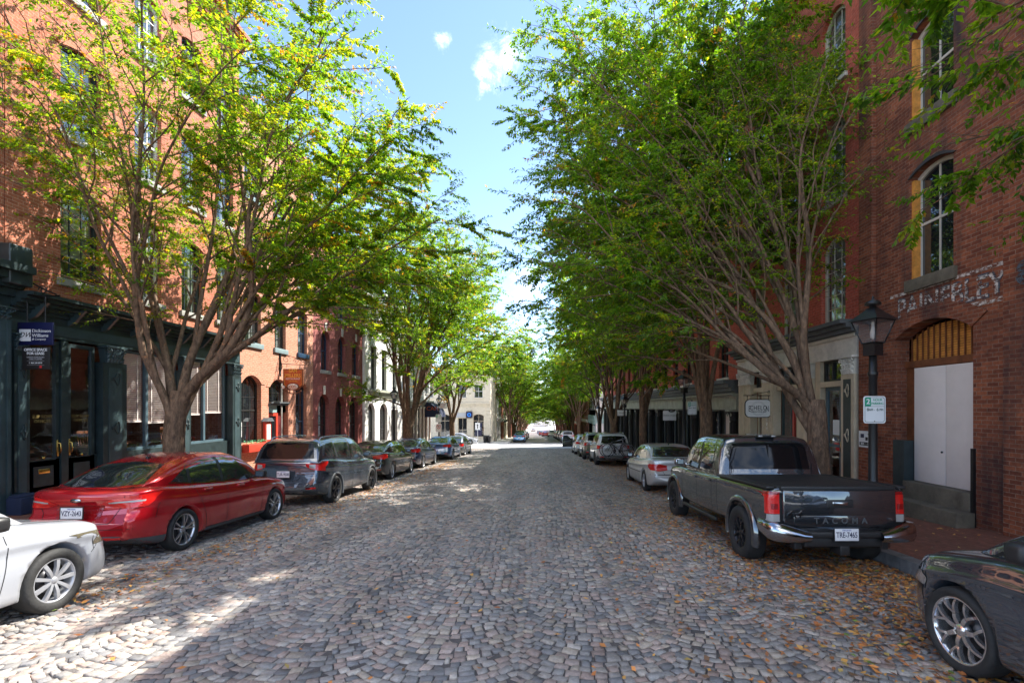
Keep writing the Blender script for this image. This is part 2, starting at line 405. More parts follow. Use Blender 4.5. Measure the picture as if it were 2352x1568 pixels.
def strip(name, x0, x1, y0, y1, dz, mat, step=2.0, th=0.0, xs=None):
    mb = MB(); n = max(2, int((y1 - y0) / step) + 1); rows = []
    xs = xs or [x0, x1]
    for i in range(n):
        y = y0 + (y1 - y0) * i / (n - 1)
        r = [(x, y, ground(y) + dz) for x in xs]
        if th: r = [(x0, y, ground(y) + dz - th)] + r + [(x1, y, ground(y) + dz - th)]
        rows.append(r)
    mb.grid(rows, smooth=False, flip=True)
    if th:
        for yy, fl in ((y0, 0), (y1, 1)):
            g = ground(yy) + dz
            q = [(x0, yy, g - th), (x1, yy, g - th), (x1, yy, g), (x0, yy, g)]
            mb.add(q, [(0, 1, 2, 3) if not fl else (3, 2, 1, 0)])
    return tag(mb.build(name, mat), kind='structure')

g = strip('ground', -500, 500, -70, 1600, -0.22, 'earth', step=5)
ROADL, ROADR = -7.6, 4.85

def cobbles():
    rng = np.random.default_rng(5)
    W = 1.28; half = radians = 0.72
    Rr = (W / 2) / math.sin(half); pitch = 0.096
    cx = []; cy = []; an = []; hw = []; hl = []
    x_start = ROADL
    ncol = int(math.ceil((ROADR - ROADL) / W))
    Wc = (ROADR - ROADL) / ncol; Rr = (Wc / 2) / math.sin(half)
    for k in range(ncol):
        xc = ROADL + (k + 0.5) * Wc
        off = rng.uniform(0, pitch)
        rows = int(49.5 / pitch)
        for j in range(rows):
            yc = 1.0 + off + j * pitch + Rr     # centre of arc ahead: the arc bellies toward the viewer
            ns = int(2 * half * Rr / 0.098)
            sh = rng.uniform(-0.5, 0.5) * 0.8
            edges = np.linspace(-half, half, ns + 1)
            edges[1:-1] += rng.normal(0, 0.016, ns - 1) + sh * (edges[1] - edges[0]) * 0.5
            a = (edges[1:] + edges[:-1]) / 2; da = edges[1:] - edges[:-1]
            cx.append(xc + Rr * np.sin(a)); cy.append(yc - Rr * np.cos(a)); an.append(a)
            hw.append(da * Rr / 2 * 0.89); hl.append(np.full(ns, pitch / 2) * np.cos(a) * 0.88)
    cx = np.concatenate(cx); cy = np.concatenate(cy); an = np.concatenate(an); hw = np.concatenate(hw); hl = np.concatenate(hl)
    n = len(cx)
    # large scale wander so that courses are not ruler-drawn
    cy += 0.05 * np.sin(cx * 1.7 + cy * 0.35) + 0.03 * np.sin(cx * 4.1 - cy * 0.9)
    cx += 0.03 * np.sin(cy * 1.3 + cx)
    an = an + rng.normal(0, 0.06, n)
    hw = hw * (1 + rng.normal(0, 0.05, n)); hl = hl * (1 + rng.normal(0, 0.06, n))
    und = 0.012 * np.sin(cx * 1.1 + 0.7) * np.sin(cy * 0.6) + 0.008 * np.sin(cx * 2.9 + cy * 1.7)
    crown = 0.05 * (1 - ((cx - (ROADL + ROADR) / 2) / 6.3) ** 2)
    gz = np.array([ground(y) for y in cy]) + und + crown - 0.03
    lift = rng.normal(0, 0.0055, n)
    tx = rng.normal(0, 0.06, n); ty = rng.normal(0.02, 0.06, n)
    sx = np.array([-1, 1, 1, -1]); sy = np.array([-1, -1, 1, 1])
    V = np.zeros((n, 12, 3))
    jit = rng.normal(0, 0.0045, (n, 4, 2))
    ca, sa = np.cos(an)[:, None], np.sin(an)[:, None]
    for ring, (scl, z) in enumerate(((1.02, -0.03), (1.0, -0.006), (0.90, 0.0))):
        lx = sx[None] * hw[:, None] * scl + jit[:, :, 0]; ly = sy[None] * hl[:, None] * scl + jit[:, :, 1]
        X = cx[:, None] + lx * ca - ly * sa; Y = cy[:, None] + lx * sa + ly * ca
        Z = gz[:, None] + lift[:, None] + z + (lx * tx[:, None] + ly * ty[:, None] if ring else 0) - SLOPE * ly * 1.0
        V[:, ring * 4:ring * 4 + 4, 0] = X; V[:, ring * 4:ring * 4 + 4, 1] = Y; V[:, ring * 4:ring * 4 + 4, 2] = Z
    keep = (cx > ROADL + 0.02) & (cx < ROADR - 0.02) & (cy > 1.5) & (cy < 49.3)
    V = V[keep]; n = len(V)
    fq = []
    for r in range(2):
        for i in range(4):
            j = (i + 1) % 4; fq.append((r * 4 + i, r * 4 + j, r * 4 + 4 + j, r * 4 + 4 + i))
    fq.append((8, 9, 10, 11)); fq = np.array(fq)
    Fc = (fq[None] + (np.arange(n) * 12)[:, None, None]).reshape(-1, 4)
    me = bpy.data.meshes.new('cobblestones')
    me.vertices.add(n * 12); me.vertices.foreach_set('co', V.reshape(-1))
    me.loops.add(len(Fc) * 4); me.loops.foreach_set('vertex_index', Fc.reshape(-1).astype(np.int32))
    me.polygons.add(len(Fc)); me.polygons.foreach_set('loop_start', np.arange(0, len(Fc) * 4, 4, dtype=np.int32))
    me.polygons.foreach_set('loop_total', np.full(len(Fc), 4, dtype=np.int32))
    me.update(calc_edges=True); me.polygons.foreach_set('use_smooth', np.ones(len(Fc), dtype=bool))
    pal = np.array([[.34, .30, .26], [.27, .255, .235], [.42, .30, .235], [.45, .355, .25], [.20, .195, .195], [.48, .41, .33], [.38, .25, .19], [.14, .138, .14]])
    gm = pal.mean(1, keepdims=True); pal = (gm + (pal - gm) * .74) * .95
    w = np.array([.2, .16, .17, .12, .12, .08, .11, .04]); ci = rng.choice(len(pal), n, p=w / w.sum())
    col = pal[ci] * (1 + rng.normal(0, 0.13, (n, 1))); col = np.clip(col, 0.03, 0.6)
    a = me.color_attributes.new('tint', 'FLOAT_COLOR', 'POINT')
    c = np.ones((n, 12, 4)); c[:, :, :3] = col[:, None, :]; a.data.foreach_set('color', c.reshape(-1))
    me.materials.append(MATS['cobble'])
    me.validate()
    return tag(put('cobblestone_road', me), kind='structure')
cobbles()
def bed():
    mb = MB(); rows = []
    xs = np.linspace(ROADL, ROADR, 26)
    for y in np.arange(-6, 49.6, 0.5):
        rows.append([(x, y, ground(y) - 0.03 + 0.05 * (1 - ((x - (ROADL + ROADR) / 2) / 6.3) ** 2) + 0.012 * sin(x * 1.1 + 0.7) * sin(y * 0.6) + 0.008 * sin(x * 2.9 + y * 1.7) - 0.012) for x in xs])
    mb.grid(rows, flip=True)
    tag(mb.build('road_bed', 'sand_joint'), kind='structure')
bed()
strip('cross_street', -70, 70, 49.5, 67.5, -0.02, 'concrete_road')
strip('far_road', -4.3, 5.0, 67.5, 700, -0.01, 'cobble_far', step=4)
strip('pavement_left', -11.6, ROADL, -6, 49.3, 0.15, 'brick_paving', th=0.3, xs=[-11.6, ROADL - 0.2])
strip('pavement_right', ROADR, 8.6, -6, 56.5, 0.15, 'brick_paving', th=0.3, xs=[ROADR + 0.2, 8.6])
def kerb(name, x0, x1, y0, y1):
    mb = MB(); y = y0; rnd = random.Random(3)
    while y < y1:
        l = rnd.uniform(1.2, 2.0); e = min(y + l, y1) - 0.012
        za, zb = ground(y) + 0.155, ground(e) + 0.155
        o = [(x0, y), (x1, y), (x1, e), (x0, e)]; zs = [za, za, zb, zb]
        v = [(p[0], p[1], z - 0.4) for p, z in zip(o, zs)] + [(p[0], p[1], z + rnd.uniform(-.004, .004)) for p, z in zip(o, zs)]
        mb.add(v, [(4, 5, 6, 7), (0, 1, 5, 4), (1, 2, 6, 5), (2, 3, 7, 6), (3, 0, 4, 7)])
        y = e + 0.012
    return tag(mb.build(name, 'kerbstone'), kind='structure')
kerb('kerb_left', ROADL - 0.2, ROADL, -6, 49.3)
kerb('kerb_right', ROADR, ROADR + 0.2, -6, 56.5)
strip('far_pavement_left', -30, -4.3, 67.5, 400, 0.13, 'concrete_road', step=4, th=0.3)
strip('far_pavement_right', 5.0, 30, 67.5, 400, 0.13, 'concrete_road', step=4, th=0.3)

def leaf_litter():
    m, nt, out = newmat('dry_leaf'); L = nt.links.new
    b = N(nt, 'ShaderNodeBsdfPrincipled'); b.inputs['Roughness'].default_value = 0.6
    at = N(nt, 'ShaderNodeAttribute'); at.attribute_name = 'tint'; L(at.outputs['Color'], b.inputs['Base Color']); L(b.outputs[0], out.inputs[0])
    rng = np.random.default_rng(9)
    P = []
    def scat(n, xm, xs_, y0, y1, pw=1.0):
        y = y0 + (y1 - y0) * rng.random(n) ** pw; x = xm + xs_ * np.abs(rng.normal(0, 1, n))
        P.append(np.stack([x, y], 1))
    scat(7000, 4.8, -1.3, 3.0, 30, 1.1)      # right gutter
    scat(2600, 4.8, -0.45, 3.0, 24, 1.0)
    scat(4200, 4.3, -1.3, 2.6, 12, 1.0); scat(3000, 4.8, -.3, 2.8, 30, 1.0)
    scat(2600, -5.3, 0.5, 5, 30)            # left of the traffic lane
    scat(600, -6.9, 0.9, 3.5, 45)
    n = 900; P.append(np.stack([rng.uniform(-7.3, 4.6, n), 2.6 + 30 * rng.random(n) ** 1.3], 1))
    n = 700; P.append(np.stack([rng.uniform(5.0, 7.6, n), rng.uniform(3, 30, n)], 1))
    P = np.concatenate(P); P = P[(P[:, 0] > -7.5) & (P[:, 0] < 7.7)]
    n = len(P)
    ca = rng.uniform(0, 2 * pi, n); Ls = rng.uniform(0.035, 0.09, n); Ws = Ls * rng.uniform(0.38, 0.55, n)
    d = np.stack([np.cos(ca), np.sin(ca)], 1); s = np.stack([-d[:, 1], d[:, 0]], 1)
    road = P[:, 0] < ROADR
    z = np.array([ground(y) for y in P[:, 1]]) + np.where(road, 0.05 * (1 - ((P[:, 0] - (ROADL + ROADR) / 2) / 6.3) ** 2) - 0.03 + 0.012 * np.sin(P[:, 0] * 1.1 + .7) * np.sin(P[:, 1] * .6) + .008 * np.sin(P[:, 0] * 2.9 + P[:, 1] * 1.7) + 0.006, 0.162)
    V = np.zeros((n, 4, 3))
    for i, (a, b_) in enumerate(((-.5, 0), (0, -.5), (.5, 0), (0, .5))):
        V[:, i, :2] = P + d * (a * Ls)[:, None] + s * (b_ * Ws)[:, None] * 1.0
        V[:, i, 2] = z + 0.008 + rng.uniform(0.0, 0.022, n)
    me = bpy.data.meshes.new('fallen_leaves')
    me.vertices.add(n * 4); me.vertices.foreach_set('co', V.reshape(-1))
    me.loops.add(n * 4); me.loops.foreach_set('vertex_index', np.arange(n * 4, dtype=np.int32))
    me.polygons.add(n); me.polygons.foreach_set('loop_start', np.arange(0, n * 4, 4, dtype=np.int32)); me.polygons.foreach_set('loop_total', np.full(n, 4, dtype=np.int32))
    me.update(calc_edges=True)
    pal = np.array([[.55, .21, .05], [.44, .15, .04], [.62, .32, .08], [.32, .13, .05], [.52, .36, .10], [.15, .08, .04], [.16, .24, .04]])
    ci = rng.choice(7, n, p=[.26, .22, .17, .16, .07, .10, .02]); col = pal[ci] * rng.uniform(.7, 1.2, (n, 1))
    a = me.color_attributes.new('tint', 'FLOAT_COLOR', 'POINT'); c = np.ones((n, 4, 4)); c[:, :, :3] = col[:, None]; a.data.foreach_set('color', c.reshape(-1))
    me.materials.append(MATS['dry_leaf'])
    tag(put('fallen_leaves', me), 'orange and brown dry leaves strewn along the gutters of the cobbled road', 'leaves', kind='stuff')
leaf_litter()

# ------------------------------------------------------------------ light, sky, camera
SUN_EL = R(49); SUN_AZ = math.atan2(0.82, 0.57)       # compass-like, from +Y toward +X
def sky():
    w = bpy.data.worlds.new('World'); sc.world = w; w.use_nodes = True
    nt = w.node_tree; nt.nodes.clear(); L = nt.links.new
    out = N(nt, 'ShaderNodeOutputWorld'); bg = N(nt, 'ShaderNodeBackground'); bg.inputs[1].default_value = 0.125
    st = N(nt, 'ShaderNodeTexSky'); st.sky_type = 'NISHITA'; st.sun_disc = False; st.sun_elevation = SUN_EL; st.sun_rotation = SUN_AZ
    st.air_density = 0.7; st.dust_density = 0.1; st.ozone_density = 1.2
    # small clouds in view, unseen bright ones added as fill light: noise on the sky direction, kept to patches
    tc = N(nt, 'ShaderNodeTexCoord')
    def patch(dx, dy, dz, rad, soft):
        v = Vector((dx, dy, dz)).normalized()
        d = N(nt, 'ShaderNodeVectorMath', operation='DISTANCE'); L(tc.outputs['Generated'], d.inputs[0]); d.inputs[1].default_value = v
        mr = N(nt, 'ShaderNodeMapRange'); setin(mr, From_Min=rad, From_Max=rad * soft, To_Min=0, To_Max=1); L(d.outputs['Value'], mr.inputs[0])
        return mr.outputs[0]
    def dirp(px, py): return ((px - VX) / F, 1.0, (HY - py) / F)
    ps = [patch(*dirp(1120, 112), 0.095, 0.0), patch(*dirp(1032, 90), 0.045, 0.0), patch(*dirp(1108, 165), 0.065, 0.0), patch(*dirp(1168, 108), 0.08, 0.0), patch(*dirp(1108, 200), 0.045, 0.0), patch(*dirp(1215, 660), 0.10, 0.0),
          patch(0.95, -0.25, 0.45, 0.62, 0.1), patch(-0.95, -0.2, 0.5, 0.6, 0.1), patch(0, -0.8, 0.6, 0.8, 0.1), patch(0.1, -0.25, 1.0, 0.42, 0.1)]  # unseen cloud patches, added to brighten the shaded street
    def mx_(a_, b_):
        q = N(nt, 'ShaderNodeMath', operation='MAXIMUM'); L(a_, q.inputs[0]); L(b_, q.inputs[1]); return q.outputs[0]
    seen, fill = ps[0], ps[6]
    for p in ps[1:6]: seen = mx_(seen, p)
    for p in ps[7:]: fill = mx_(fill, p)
    nz = N(nt, 'ShaderNodeTexNoise'); setin(nz, Scale=11.0, Detail=12.0, Roughness=0.72, Distortion=0.6); L(tc.outputs['Generated'], nz.inputs['Vector'])
    def cover(mask, k, c, f1, amt):
        a = N(nt, 'ShaderNodeMath', operation='MULTIPLY_ADD'); a.inputs[1].default_value = k; a.inputs[2].default_value = c; L(nz.outputs['Fac'], a.inputs[0])
        s_ = N(nt, 'ShaderNodeMath', operation='ADD'); L(a.outputs[0], s_.inputs[0]); L(mask, s_.inputs[1])
        r = N(nt, 'ShaderNodeMapRange'); setin(r, From_Min=0.0, From_Max=f1, To_Min=0, To_Max=amt); r.interpolation_type = 'SMOOTHSTEP'; L(s_.outputs[0], r.inputs[0]); return r.outputs[0]
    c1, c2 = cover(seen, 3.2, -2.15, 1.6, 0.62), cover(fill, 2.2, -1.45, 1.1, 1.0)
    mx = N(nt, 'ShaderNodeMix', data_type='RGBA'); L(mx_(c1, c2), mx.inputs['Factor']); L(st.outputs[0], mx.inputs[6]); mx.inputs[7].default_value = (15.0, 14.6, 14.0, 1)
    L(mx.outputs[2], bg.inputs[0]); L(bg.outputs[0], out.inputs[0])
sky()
sd = bpy.data.lights.new('sun', 'SUN'); sd.energy = 3.7; sd.angle = R(0.53); sd.color = (1.0, 0.95, 0.86)
so = bpy.data.objects.new('sun', sd); COL.objects.link(so)
sv = Vector((cos(SUN_EL) * sin(SUN_AZ), cos(SUN_EL) * cos(SUN_AZ), sin(SUN_EL)))
so.rotation_euler = sv.to_track_quat('Z', 'Y').to_euler(); so.location = (20, 10, 40)
cd = bpy.data.cameras.new('camera'); co = bpy.data.objects.new('camera', cd); COL.objects.link(co)
co.location = (0, 0, EYE); co.rotation_euler = (R(90), 0, 0)
cd.sensor_width = 36; cd.lens = 36 * F / 2352; cd.clip_end = 3000; cd.clip_start = 0.05
cd.shift_x = (1176 - VX) / 2352; cd.shift_y = (HY - 784) / 2352
sc.camera = co
sc.view_settings.view_transform = 'Standard'; sc.view_settings.look = 'None'; sc.view_settings.exposure = 1.95; sc.view_settings.gamma = 1
sc.cycles.use_denoising = True; sc.cycles.max_bounces = 8; sc.cycles.transparent_max_bounces = 12; sc.cycles.diffuse_bounces = 4
sc.cycles.sample_clamp_indirect = 6
# ------------------------------------------------------------------ building kit
class Bld:
    """a building: Empty at its base; local x runs along the front, -y faces the street, z up"""
    def __init__(s, name, label, x, y0, y1, side, cat='building', group=None, zg=None):
        s.side = side; s.X = x; s.y0, s.y1 = y0, y1
        yc = (y0 + y1) / 2; s.yc = yc
        s.zg = ground(y1 if side != 'F' else y0) - 0.1 if zg is None else zg
        if side == 'F':            # front faces the camera: x is the plane y; y0,y1 are world x
            s.root = empty(name, (yc, x, s.zg), (0, 0, 0), label, cat, group)
        else:
            s.root = empty(name, (x, yc, s.zg), (0, 0, R(90) if side == 'L' else R(-90)), label, cat, group)
        s.cache = {}
    def u(s, y):
        if s.side == 'R': return -(y - s.yc)
        return y - s.yc
    def span(s, ya, yb):
        a, b = s.u(ya), s.u(yb); return (min(a, b), max(a, b))
    def z(s, zz): return zz - s.zg
    def box(s, name, mat, ya, yb, z0, z1, out=0.0, inn=0.2, parent=None, bev=0):
        """box on the facade: protrudes `out` toward the street, `inn` behind the wall plane"""
        a, b = s.span(ya, yb); mb = MB()
        if bev: mb.bbox(a, b, -out, inn, s.z(z0), s.z(z1), bev)
        else: mb.box(a, b, -out, inn, s.z(z0), s.z(z1))
        return mb.build(name, mat, parent or s.root)

def arch_pts(a, b, zs, rise, n=14):
    """points of an arch from (a,zs) over the crown to (b,zs)"""
    w = (b - a) / 2; c = (a + b) / 2
    if rise <= 1e-4: return [(a, zs), (b, zs)]
    rr = (w * w + rise * rise) / (2 * rise); th = math.asin(min(1, w / rr))
    if rise > w - 1e-3: th = pi / 2; rr = w
    zc = zs + rise - rr
    return [(c + rr * sin(-th + 2 * th * i / n), zc + rr * cos(-th + 2 * th * i / n)) for i in range(n + 1)]

def wall(b, ya, yb, z0, z1, ops, mat, depth=12.0, reveal=0.22, rmat=None, name='wall', roof=True, plane=0.0, back=True):
    """front wall with real openings (ops: dict y0,y1,z0,z1,rise), reveals, and the block behind it"""
    A, B = b.span(ya, yb); Z0, Z1 = b.z(z0), b.z(z1); mb = MB(); P = -plane
    os_ = []
    for o in ops:
        a, c = b.span(o['y0'], o['y1']); os_.append((a, c, b.z(o['z0']), b.z(o['z1']), o.get('rise', 0)))
    xs = sorted(set([A, B] + [v for o in os_ for v in o[:2]])); zs = sorted(set([Z0, Z1] + [v for o in os_ for v in o[2:4]]))
    for i in range(len(xs) - 1):
        run = None
        for j in range(len(zs) - 1):
            cx, cz = (xs[i] + xs[i + 1]) / 2, (zs[j] + zs[j + 1]) / 2
            hole = any(o[0] < cx < o[1] and o[2] < cz < o[3] for o in os_)
            if not hole:
                if run is None: run = zs[j]
            if (hole or j == len(zs) - 2) and run is not None:
                top = zs[j] if hole else zs[j + 1]
                mb.add([(xs[i], P, run), (xs[i + 1], P, run), (xs[i + 1], P, top), (xs[i], P, top)], [(0, 1, 2, 3)]); run = None
    for (a, c, z_0, z_1, rise) in os_:
        zsng = z_1 - rise; ap = arch_pts(a, c, zsng, rise)
        if rise > 0:
            for k in range(len(ap) - 1):
                (x0, q0), (x1, q1) = ap[k], ap[k + 1]
                mb.add([(x0, P, q0), (x1, P, q1), (x1, P, z_1), (x0, P, z_1)], [(0, 1, 2, 3)])
        D = P + reveal
        loop = [(a, z_0), (a, zsng)] + ap[1:-1] + [(c, zsng), (c, z_0)]
        for k in range(len(loop)):
            p, q = loop[k], loop[(k + 1) % len(loop)]
            mb.add([(p[0], P, p[1]), (q[0], P, q[1]), (q[0], D, q[1]), (p[0], D, p[1])], [(0, 1, 2, 3)], 1 if rmat else 0)
    if back:
        mb.add([(A, P, Z0), (A, depth, Z0), (A, depth, Z1), (A, P, Z1)], [(0, 1, 2, 3)])
        mb.add([(B, P, Z0), (B, depth, Z0), (B, depth, Z1), (B, P, Z1)], [(3, 2, 1, 0)])
        mb.add([(A, depth, Z0), (B, depth, Z0), (B, depth, Z1), (A, depth, Z1)], [(3, 2, 1, 0)])
    w = mb.build(name, [mat, rmat] if rmat else mat, b.root)
    if roof:
        r = MB(); r.add([(A, P, Z1), (B, P, Z1), (B, depth, Z1), (A, depth, Z1)], [(0, 1, 2, 3)]); r.build('roof', 'roofing', b.root)
    return w

WCACHE = {}
def window(b, y0, y1, z0, z1, rise=0, frame='white_paint', cols=2, rows=(1, 1), glass='window_glass', sill='stone', sill_h=0.12, sill_out=0.08,
           set_in=0.14, lintel=None, lintel_h=0.22, blind=None, blind_to=0.4, curtain=False, fw=0.06, shutterframe=None, keystone=None, backing='interior', name='window', meet=0.5):
    a, c = b.span(y0, y1); w, h = c - a, z1 - z0
    key = (round(w, 3), round(h, 3), round(rise, 3), frame, cols, rows, glass, sill, sill_h, sill_out, lintel, lintel_h, blind, blind_to, curtain, fw, shutterframe, keystone, backing, meet)
    loc = ((a + c) / 2, set_in, b.z(z0))
    if key in WCACHE:
        o = copy_tree(WCACHE[key], b.root); o.location = loc; return o
    hw = w / 2; zs = h - rise
    def top_at(x):
        if rise <= 1e-4: return h
        r = (hw * hw + rise * rise) / (2 * rise) if rise < hw - 1e-3 else hw
        return (h - r) + sqrt(max(0, r * r - x * x))
    mb = MB()
    # outer frame following the arch
    def ring(inset, y_0, y_1, wd, mi=0):
        outer = [(-hw + inset, 0 + inset)] + [(max(-hw + inset, min(hw - inset, p[0] * (hw - inset) / hw)), p[1] - inset) for p in arch_pts(-hw, hw, zs, rise)] + [(hw - inset, 0 + inset)]
        k = (hw - inset - wd) / (hw - inset)
        inner = [(-hw + inset + wd, inset + wd)] + [(p[0] * k, p[1] - wd) for p in outer[1:-1]] + [(hw - inset - wd, inset + wd)]
        n = len(outer)
        for yy, fl in ((y_0, 0), (y_1, 1)):
            o = len(mb.v)
            mb.v.extend([(p[0], yy, p[1]) for p in outer] + [(p[0], yy, p[1]) for p in inner])
            for i in range(n):
                j = (i + 1) % n; q = (o + i, o + j, o + n + j, o + n + i)
                mb.f.append(q[::-1] if fl else q); mb.m.append(mi); mb.sm.append(False)
        for loop, fl in ((outer, 0), (inner, 1)):
            o = len(mb.v); mb.v.extend([(p[0], y_0, p[1]) for p in loop] + [(p[0], y_1, p[1]) for p in loop])
            for i in range(n):
                j = (i + 1) % n; q = (o + i, o + j, o + n + j, o + n + i); mb.f.append(q if fl else q[::-1]); mb.m.append(mi); mb.sm.append(False)
    ring(0.0, -0.03, 0.05, fw)
    zm = h * meet
    gi = fw
    mb.box(-hw + fw, hw - fw, -0.012, 0.035, zm - 0.025, zm + 0.025)
    mw = 0.011 if cols > 2 or sum(rows) > 2 else 0.018
    for k in range(1, cols):
        x = -hw + fw + (w - 2 * fw) * k / cols
        mb.box(x - mw, x + mw, -0.002, 0.025, fw, top_at(x) - fw * 0.6)
    for (lo, hi, n) in ((fw, zm, rows[0]), (zm, zs if rise else h - fw, rows[1])):
        for k in range(1, n):
            z = lo + (hi - lo) * k / n; mb.box(-hw + fw, hw - fw, -0.001, 0.024, z - mw, z + mw)
    root = mb.build(name, frame, b.root, loc)
    g = MB(); ap = [(p[0] * (hw - fw * .5) / hw, p[1] - fw * .5) for p in arch_pts(-hw, hw, zs, rise)]
    poly = [(-hw + fw * .5, fw * .5)] + (ap if rise else [(-hw + fw * .5, h - fw * .5), (hw - fw * .5, h - fw * .5)]) + [(hw - fw * .5, fw * .5)]
    g.add([(p[0], 0.012, p[1]) for p in poly], [tuple(range(len(poly)))[::-1]]); g.build('pane', glass, root)
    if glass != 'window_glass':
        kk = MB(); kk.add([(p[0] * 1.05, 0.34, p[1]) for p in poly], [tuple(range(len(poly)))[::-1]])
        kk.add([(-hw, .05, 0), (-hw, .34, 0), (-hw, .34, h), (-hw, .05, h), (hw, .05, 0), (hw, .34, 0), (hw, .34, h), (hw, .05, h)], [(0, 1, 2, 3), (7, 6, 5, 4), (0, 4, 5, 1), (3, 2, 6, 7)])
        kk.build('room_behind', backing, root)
    if blind:
        bb = MB(); z = h - fw; k = 0
        while z > h * blind_to:
            lim = hw - fw if z < zs else max(0.05, min(hw - fw, sqrt(max(0.0, hw * hw - (z - zs) ** 2 * (hw / max(rise, .01)) ** 2)) - fw))
            bb.add([(-lim, 0.07, z), (lim, 0.07, z), (lim, 0.095, z - 0.042), (-lim, 0.095, z - 0.042)], [(0, 1, 2, 3)]); z -= 0.05; k += 1
        for q in (-0.6, 0.6): bb.box(q * hw - 0.012, q * hw + 0.012, 0.06, 0.066, z, h - fw - (rise if rise else 0) * 0.5)
        bb.box(-hw + fw, hw - fw, 0.065, 0.1, z - 0.03, z)
        bb.build('blind', blind, root)
    if curtain:
        cc = MB()
        for sgn in (-1, 1):
            rows_ = []
            for i in range(15):
                x = sgn * (hw - fw - (w * 0.30) * i / 14); yy = 0.10 + 0.02 * sin(i * 1.9)
                rows_.append([(x, yy, 0.02), (x, yy, min(h - fw, top_at(x) - fw))])
            cc.grid(rows_)
        cc.build('curtain', 'curtain', root)
    if sill:
        s_ = MB(); s_.bbox(-hw - 0.09, hw + 0.09, -set_in - sill_out, -0.031, -sill_h, 0.0, 0.008); s_.build('sill', sill, root)
    if lintel:
        l_ = MB()
        if rise:
            o_ = [(p[0] * (hw + lintel_h) / hw, zs + (p[1] - zs) * (rise + lintel_h) / rise + (0 if rise > .3 else 0)) for p in arch_pts(-hw, hw, zs, rise)]
            i_ = arch_pts(-hw, hw, zs, rise); n = len(i_)
            for k in range(n - 1):
                l_.prism([(i_[k][0], i_[k][1]), (i_[k + 1][0], i_[k + 1][1]), (o_[k + 1][0], o_[k + 1][1]), (o_[k][0], o_[k][1])], 'y', -set_in - 0.025, -set_in + 0.02)
        else: l_.box(-hw - 0.12, hw + 0.12, -set_in - 0.03, -set_in + 0.02, h, h + lintel_h)
        l_.build('lintel', lintel, root)
    if keystone:
        k_ = MB(); k_.prism([(-0.09, h - 0.02), (0.09, h - 0.02), (0.12, h + 0.42), (-0.12, h + 0.42)], 'y', -set_in - 0.06, -set_in - 0.026); k_.build('keystone', keystone, root)
    if shutterframe:
        f_ = MB(); f_.box(hw - 0.001, hw + 0.11, -set_in + 0.005, 0.05, 0, h); f_.box(-hw - 0.11, -hw + 0.001, -set_in + 0.005, 0.05, 0, h); f_.build('jamb_boards', shutterframe, root)
    WCACHE[key] = root
    return root

def op(y0, y1, z0, z1, rise=0): return dict(y0=y0, y1=y1, z0=z0, z1=z1, rise=rise)

def cornice(b, ya, yb, z0, z1, out, mat, name='cornice', steps=4, brackets=0, bmat=None, inn=0.02, dent=False):
    """stepped moulding, deeper toward the top"""
    a, c = b.span(ya, yb); mb = MB(); Z0, Z1 = b.z(z0), b.z(z1)
    prof = []
    for i in range(steps):
        t0, t1 = i / steps, (i + 1) / steps; o = out * (0.12 + 0.88 * (t1 ** 1.4))
        prof += [(-o, Z0 + (Z1 - Z0) * t0), (-o, Z0 + (Z1 - Z0) * t1 - 0.001)]
    poly = [(inn, Z0)] + prof + [(inn, Z1 - 0.001)]
    mb.prism(poly, 'x', a, c)
    r = mb.build(name, mat, b.root, fix=True)
    if brackets:
        for i in range(brackets):
            x = a + (c - a) * (i + 0.5) / brackets; k = MB()
            k.prism([(-0.02, Z0 - 0.16), (-out * 0.35, Z0 - 0.08), (-out * 0.8, Z0 + (Z1 - Z0) * 0.55), (-0.02, Z0 + (Z1 - Z0) * 0.55)], 'x', x - 0.035, x + 0.035)
            k.build('bracket', bmat or mat, r, fix=True)
    if dent:
        k = MB(); n = int((c - a) / 0.09)
        for i in range(n):
            x = a + (c - a) * (i + 0.5) / n; k.box(x - 0.024, x + 0.024, -0.05, 0.0, Z0 - 0.09, Z0 - 0.01)
        k.build('dentils', mat, r)
    return r

def ornate_capital(cx, w, z0, z1, out, seed=1):
    """leafy carved capital: a flaring bell, leaf tongues with curled tips, scrolls and an abacus"""
    rnd = random.Random(seed); mb = MB(); h = z1 - z0
    mb.prism([(cx - w * .40, z0), (cx + w * .40, z0), (cx + w * .5, z1 - h * .14), (cx - w * .5, z1 - h * .14)], 'y', -out * .7, 0.02)
    mb.bbox(cx - w * .58, cx + w * .58, -out * 1.15, 0.02, z1 - h * .13, z1, 0.008)
    for row in range(3):
        n = 5 - row % 2
        for i in range(n):
            x = cx + w * .86 * ((i + .5) / n - .5); zb = z0 + h * (0.02 + .27 * row)
            lw = w * .11; pts = []
            for k in range(6):
                t = k / 5; pts.append((x + rnd.uniform(-.003, .003), -out * (.72 + .42 * t * t), zb + h * .32 * (t - .25 * t ** 4)))
            mb.tube(pts, [lw * .9, lw, lw * .95, lw * .8, lw * .6, lw * .25], n=6)
    for sg in (-1, 1):
        pts = []
        for k in range(14):
            t = k / 13 * 2.2 * pi; rr = w * .13 * (1 - t / (2.6 * pi)); pts.append((cx + sg * w * .42 + rr * cos(t), -out * 1.05, z1 - h * .28 + rr * sin(t)))
        mb.tube(pts, w * .035, n=5)
    return mb

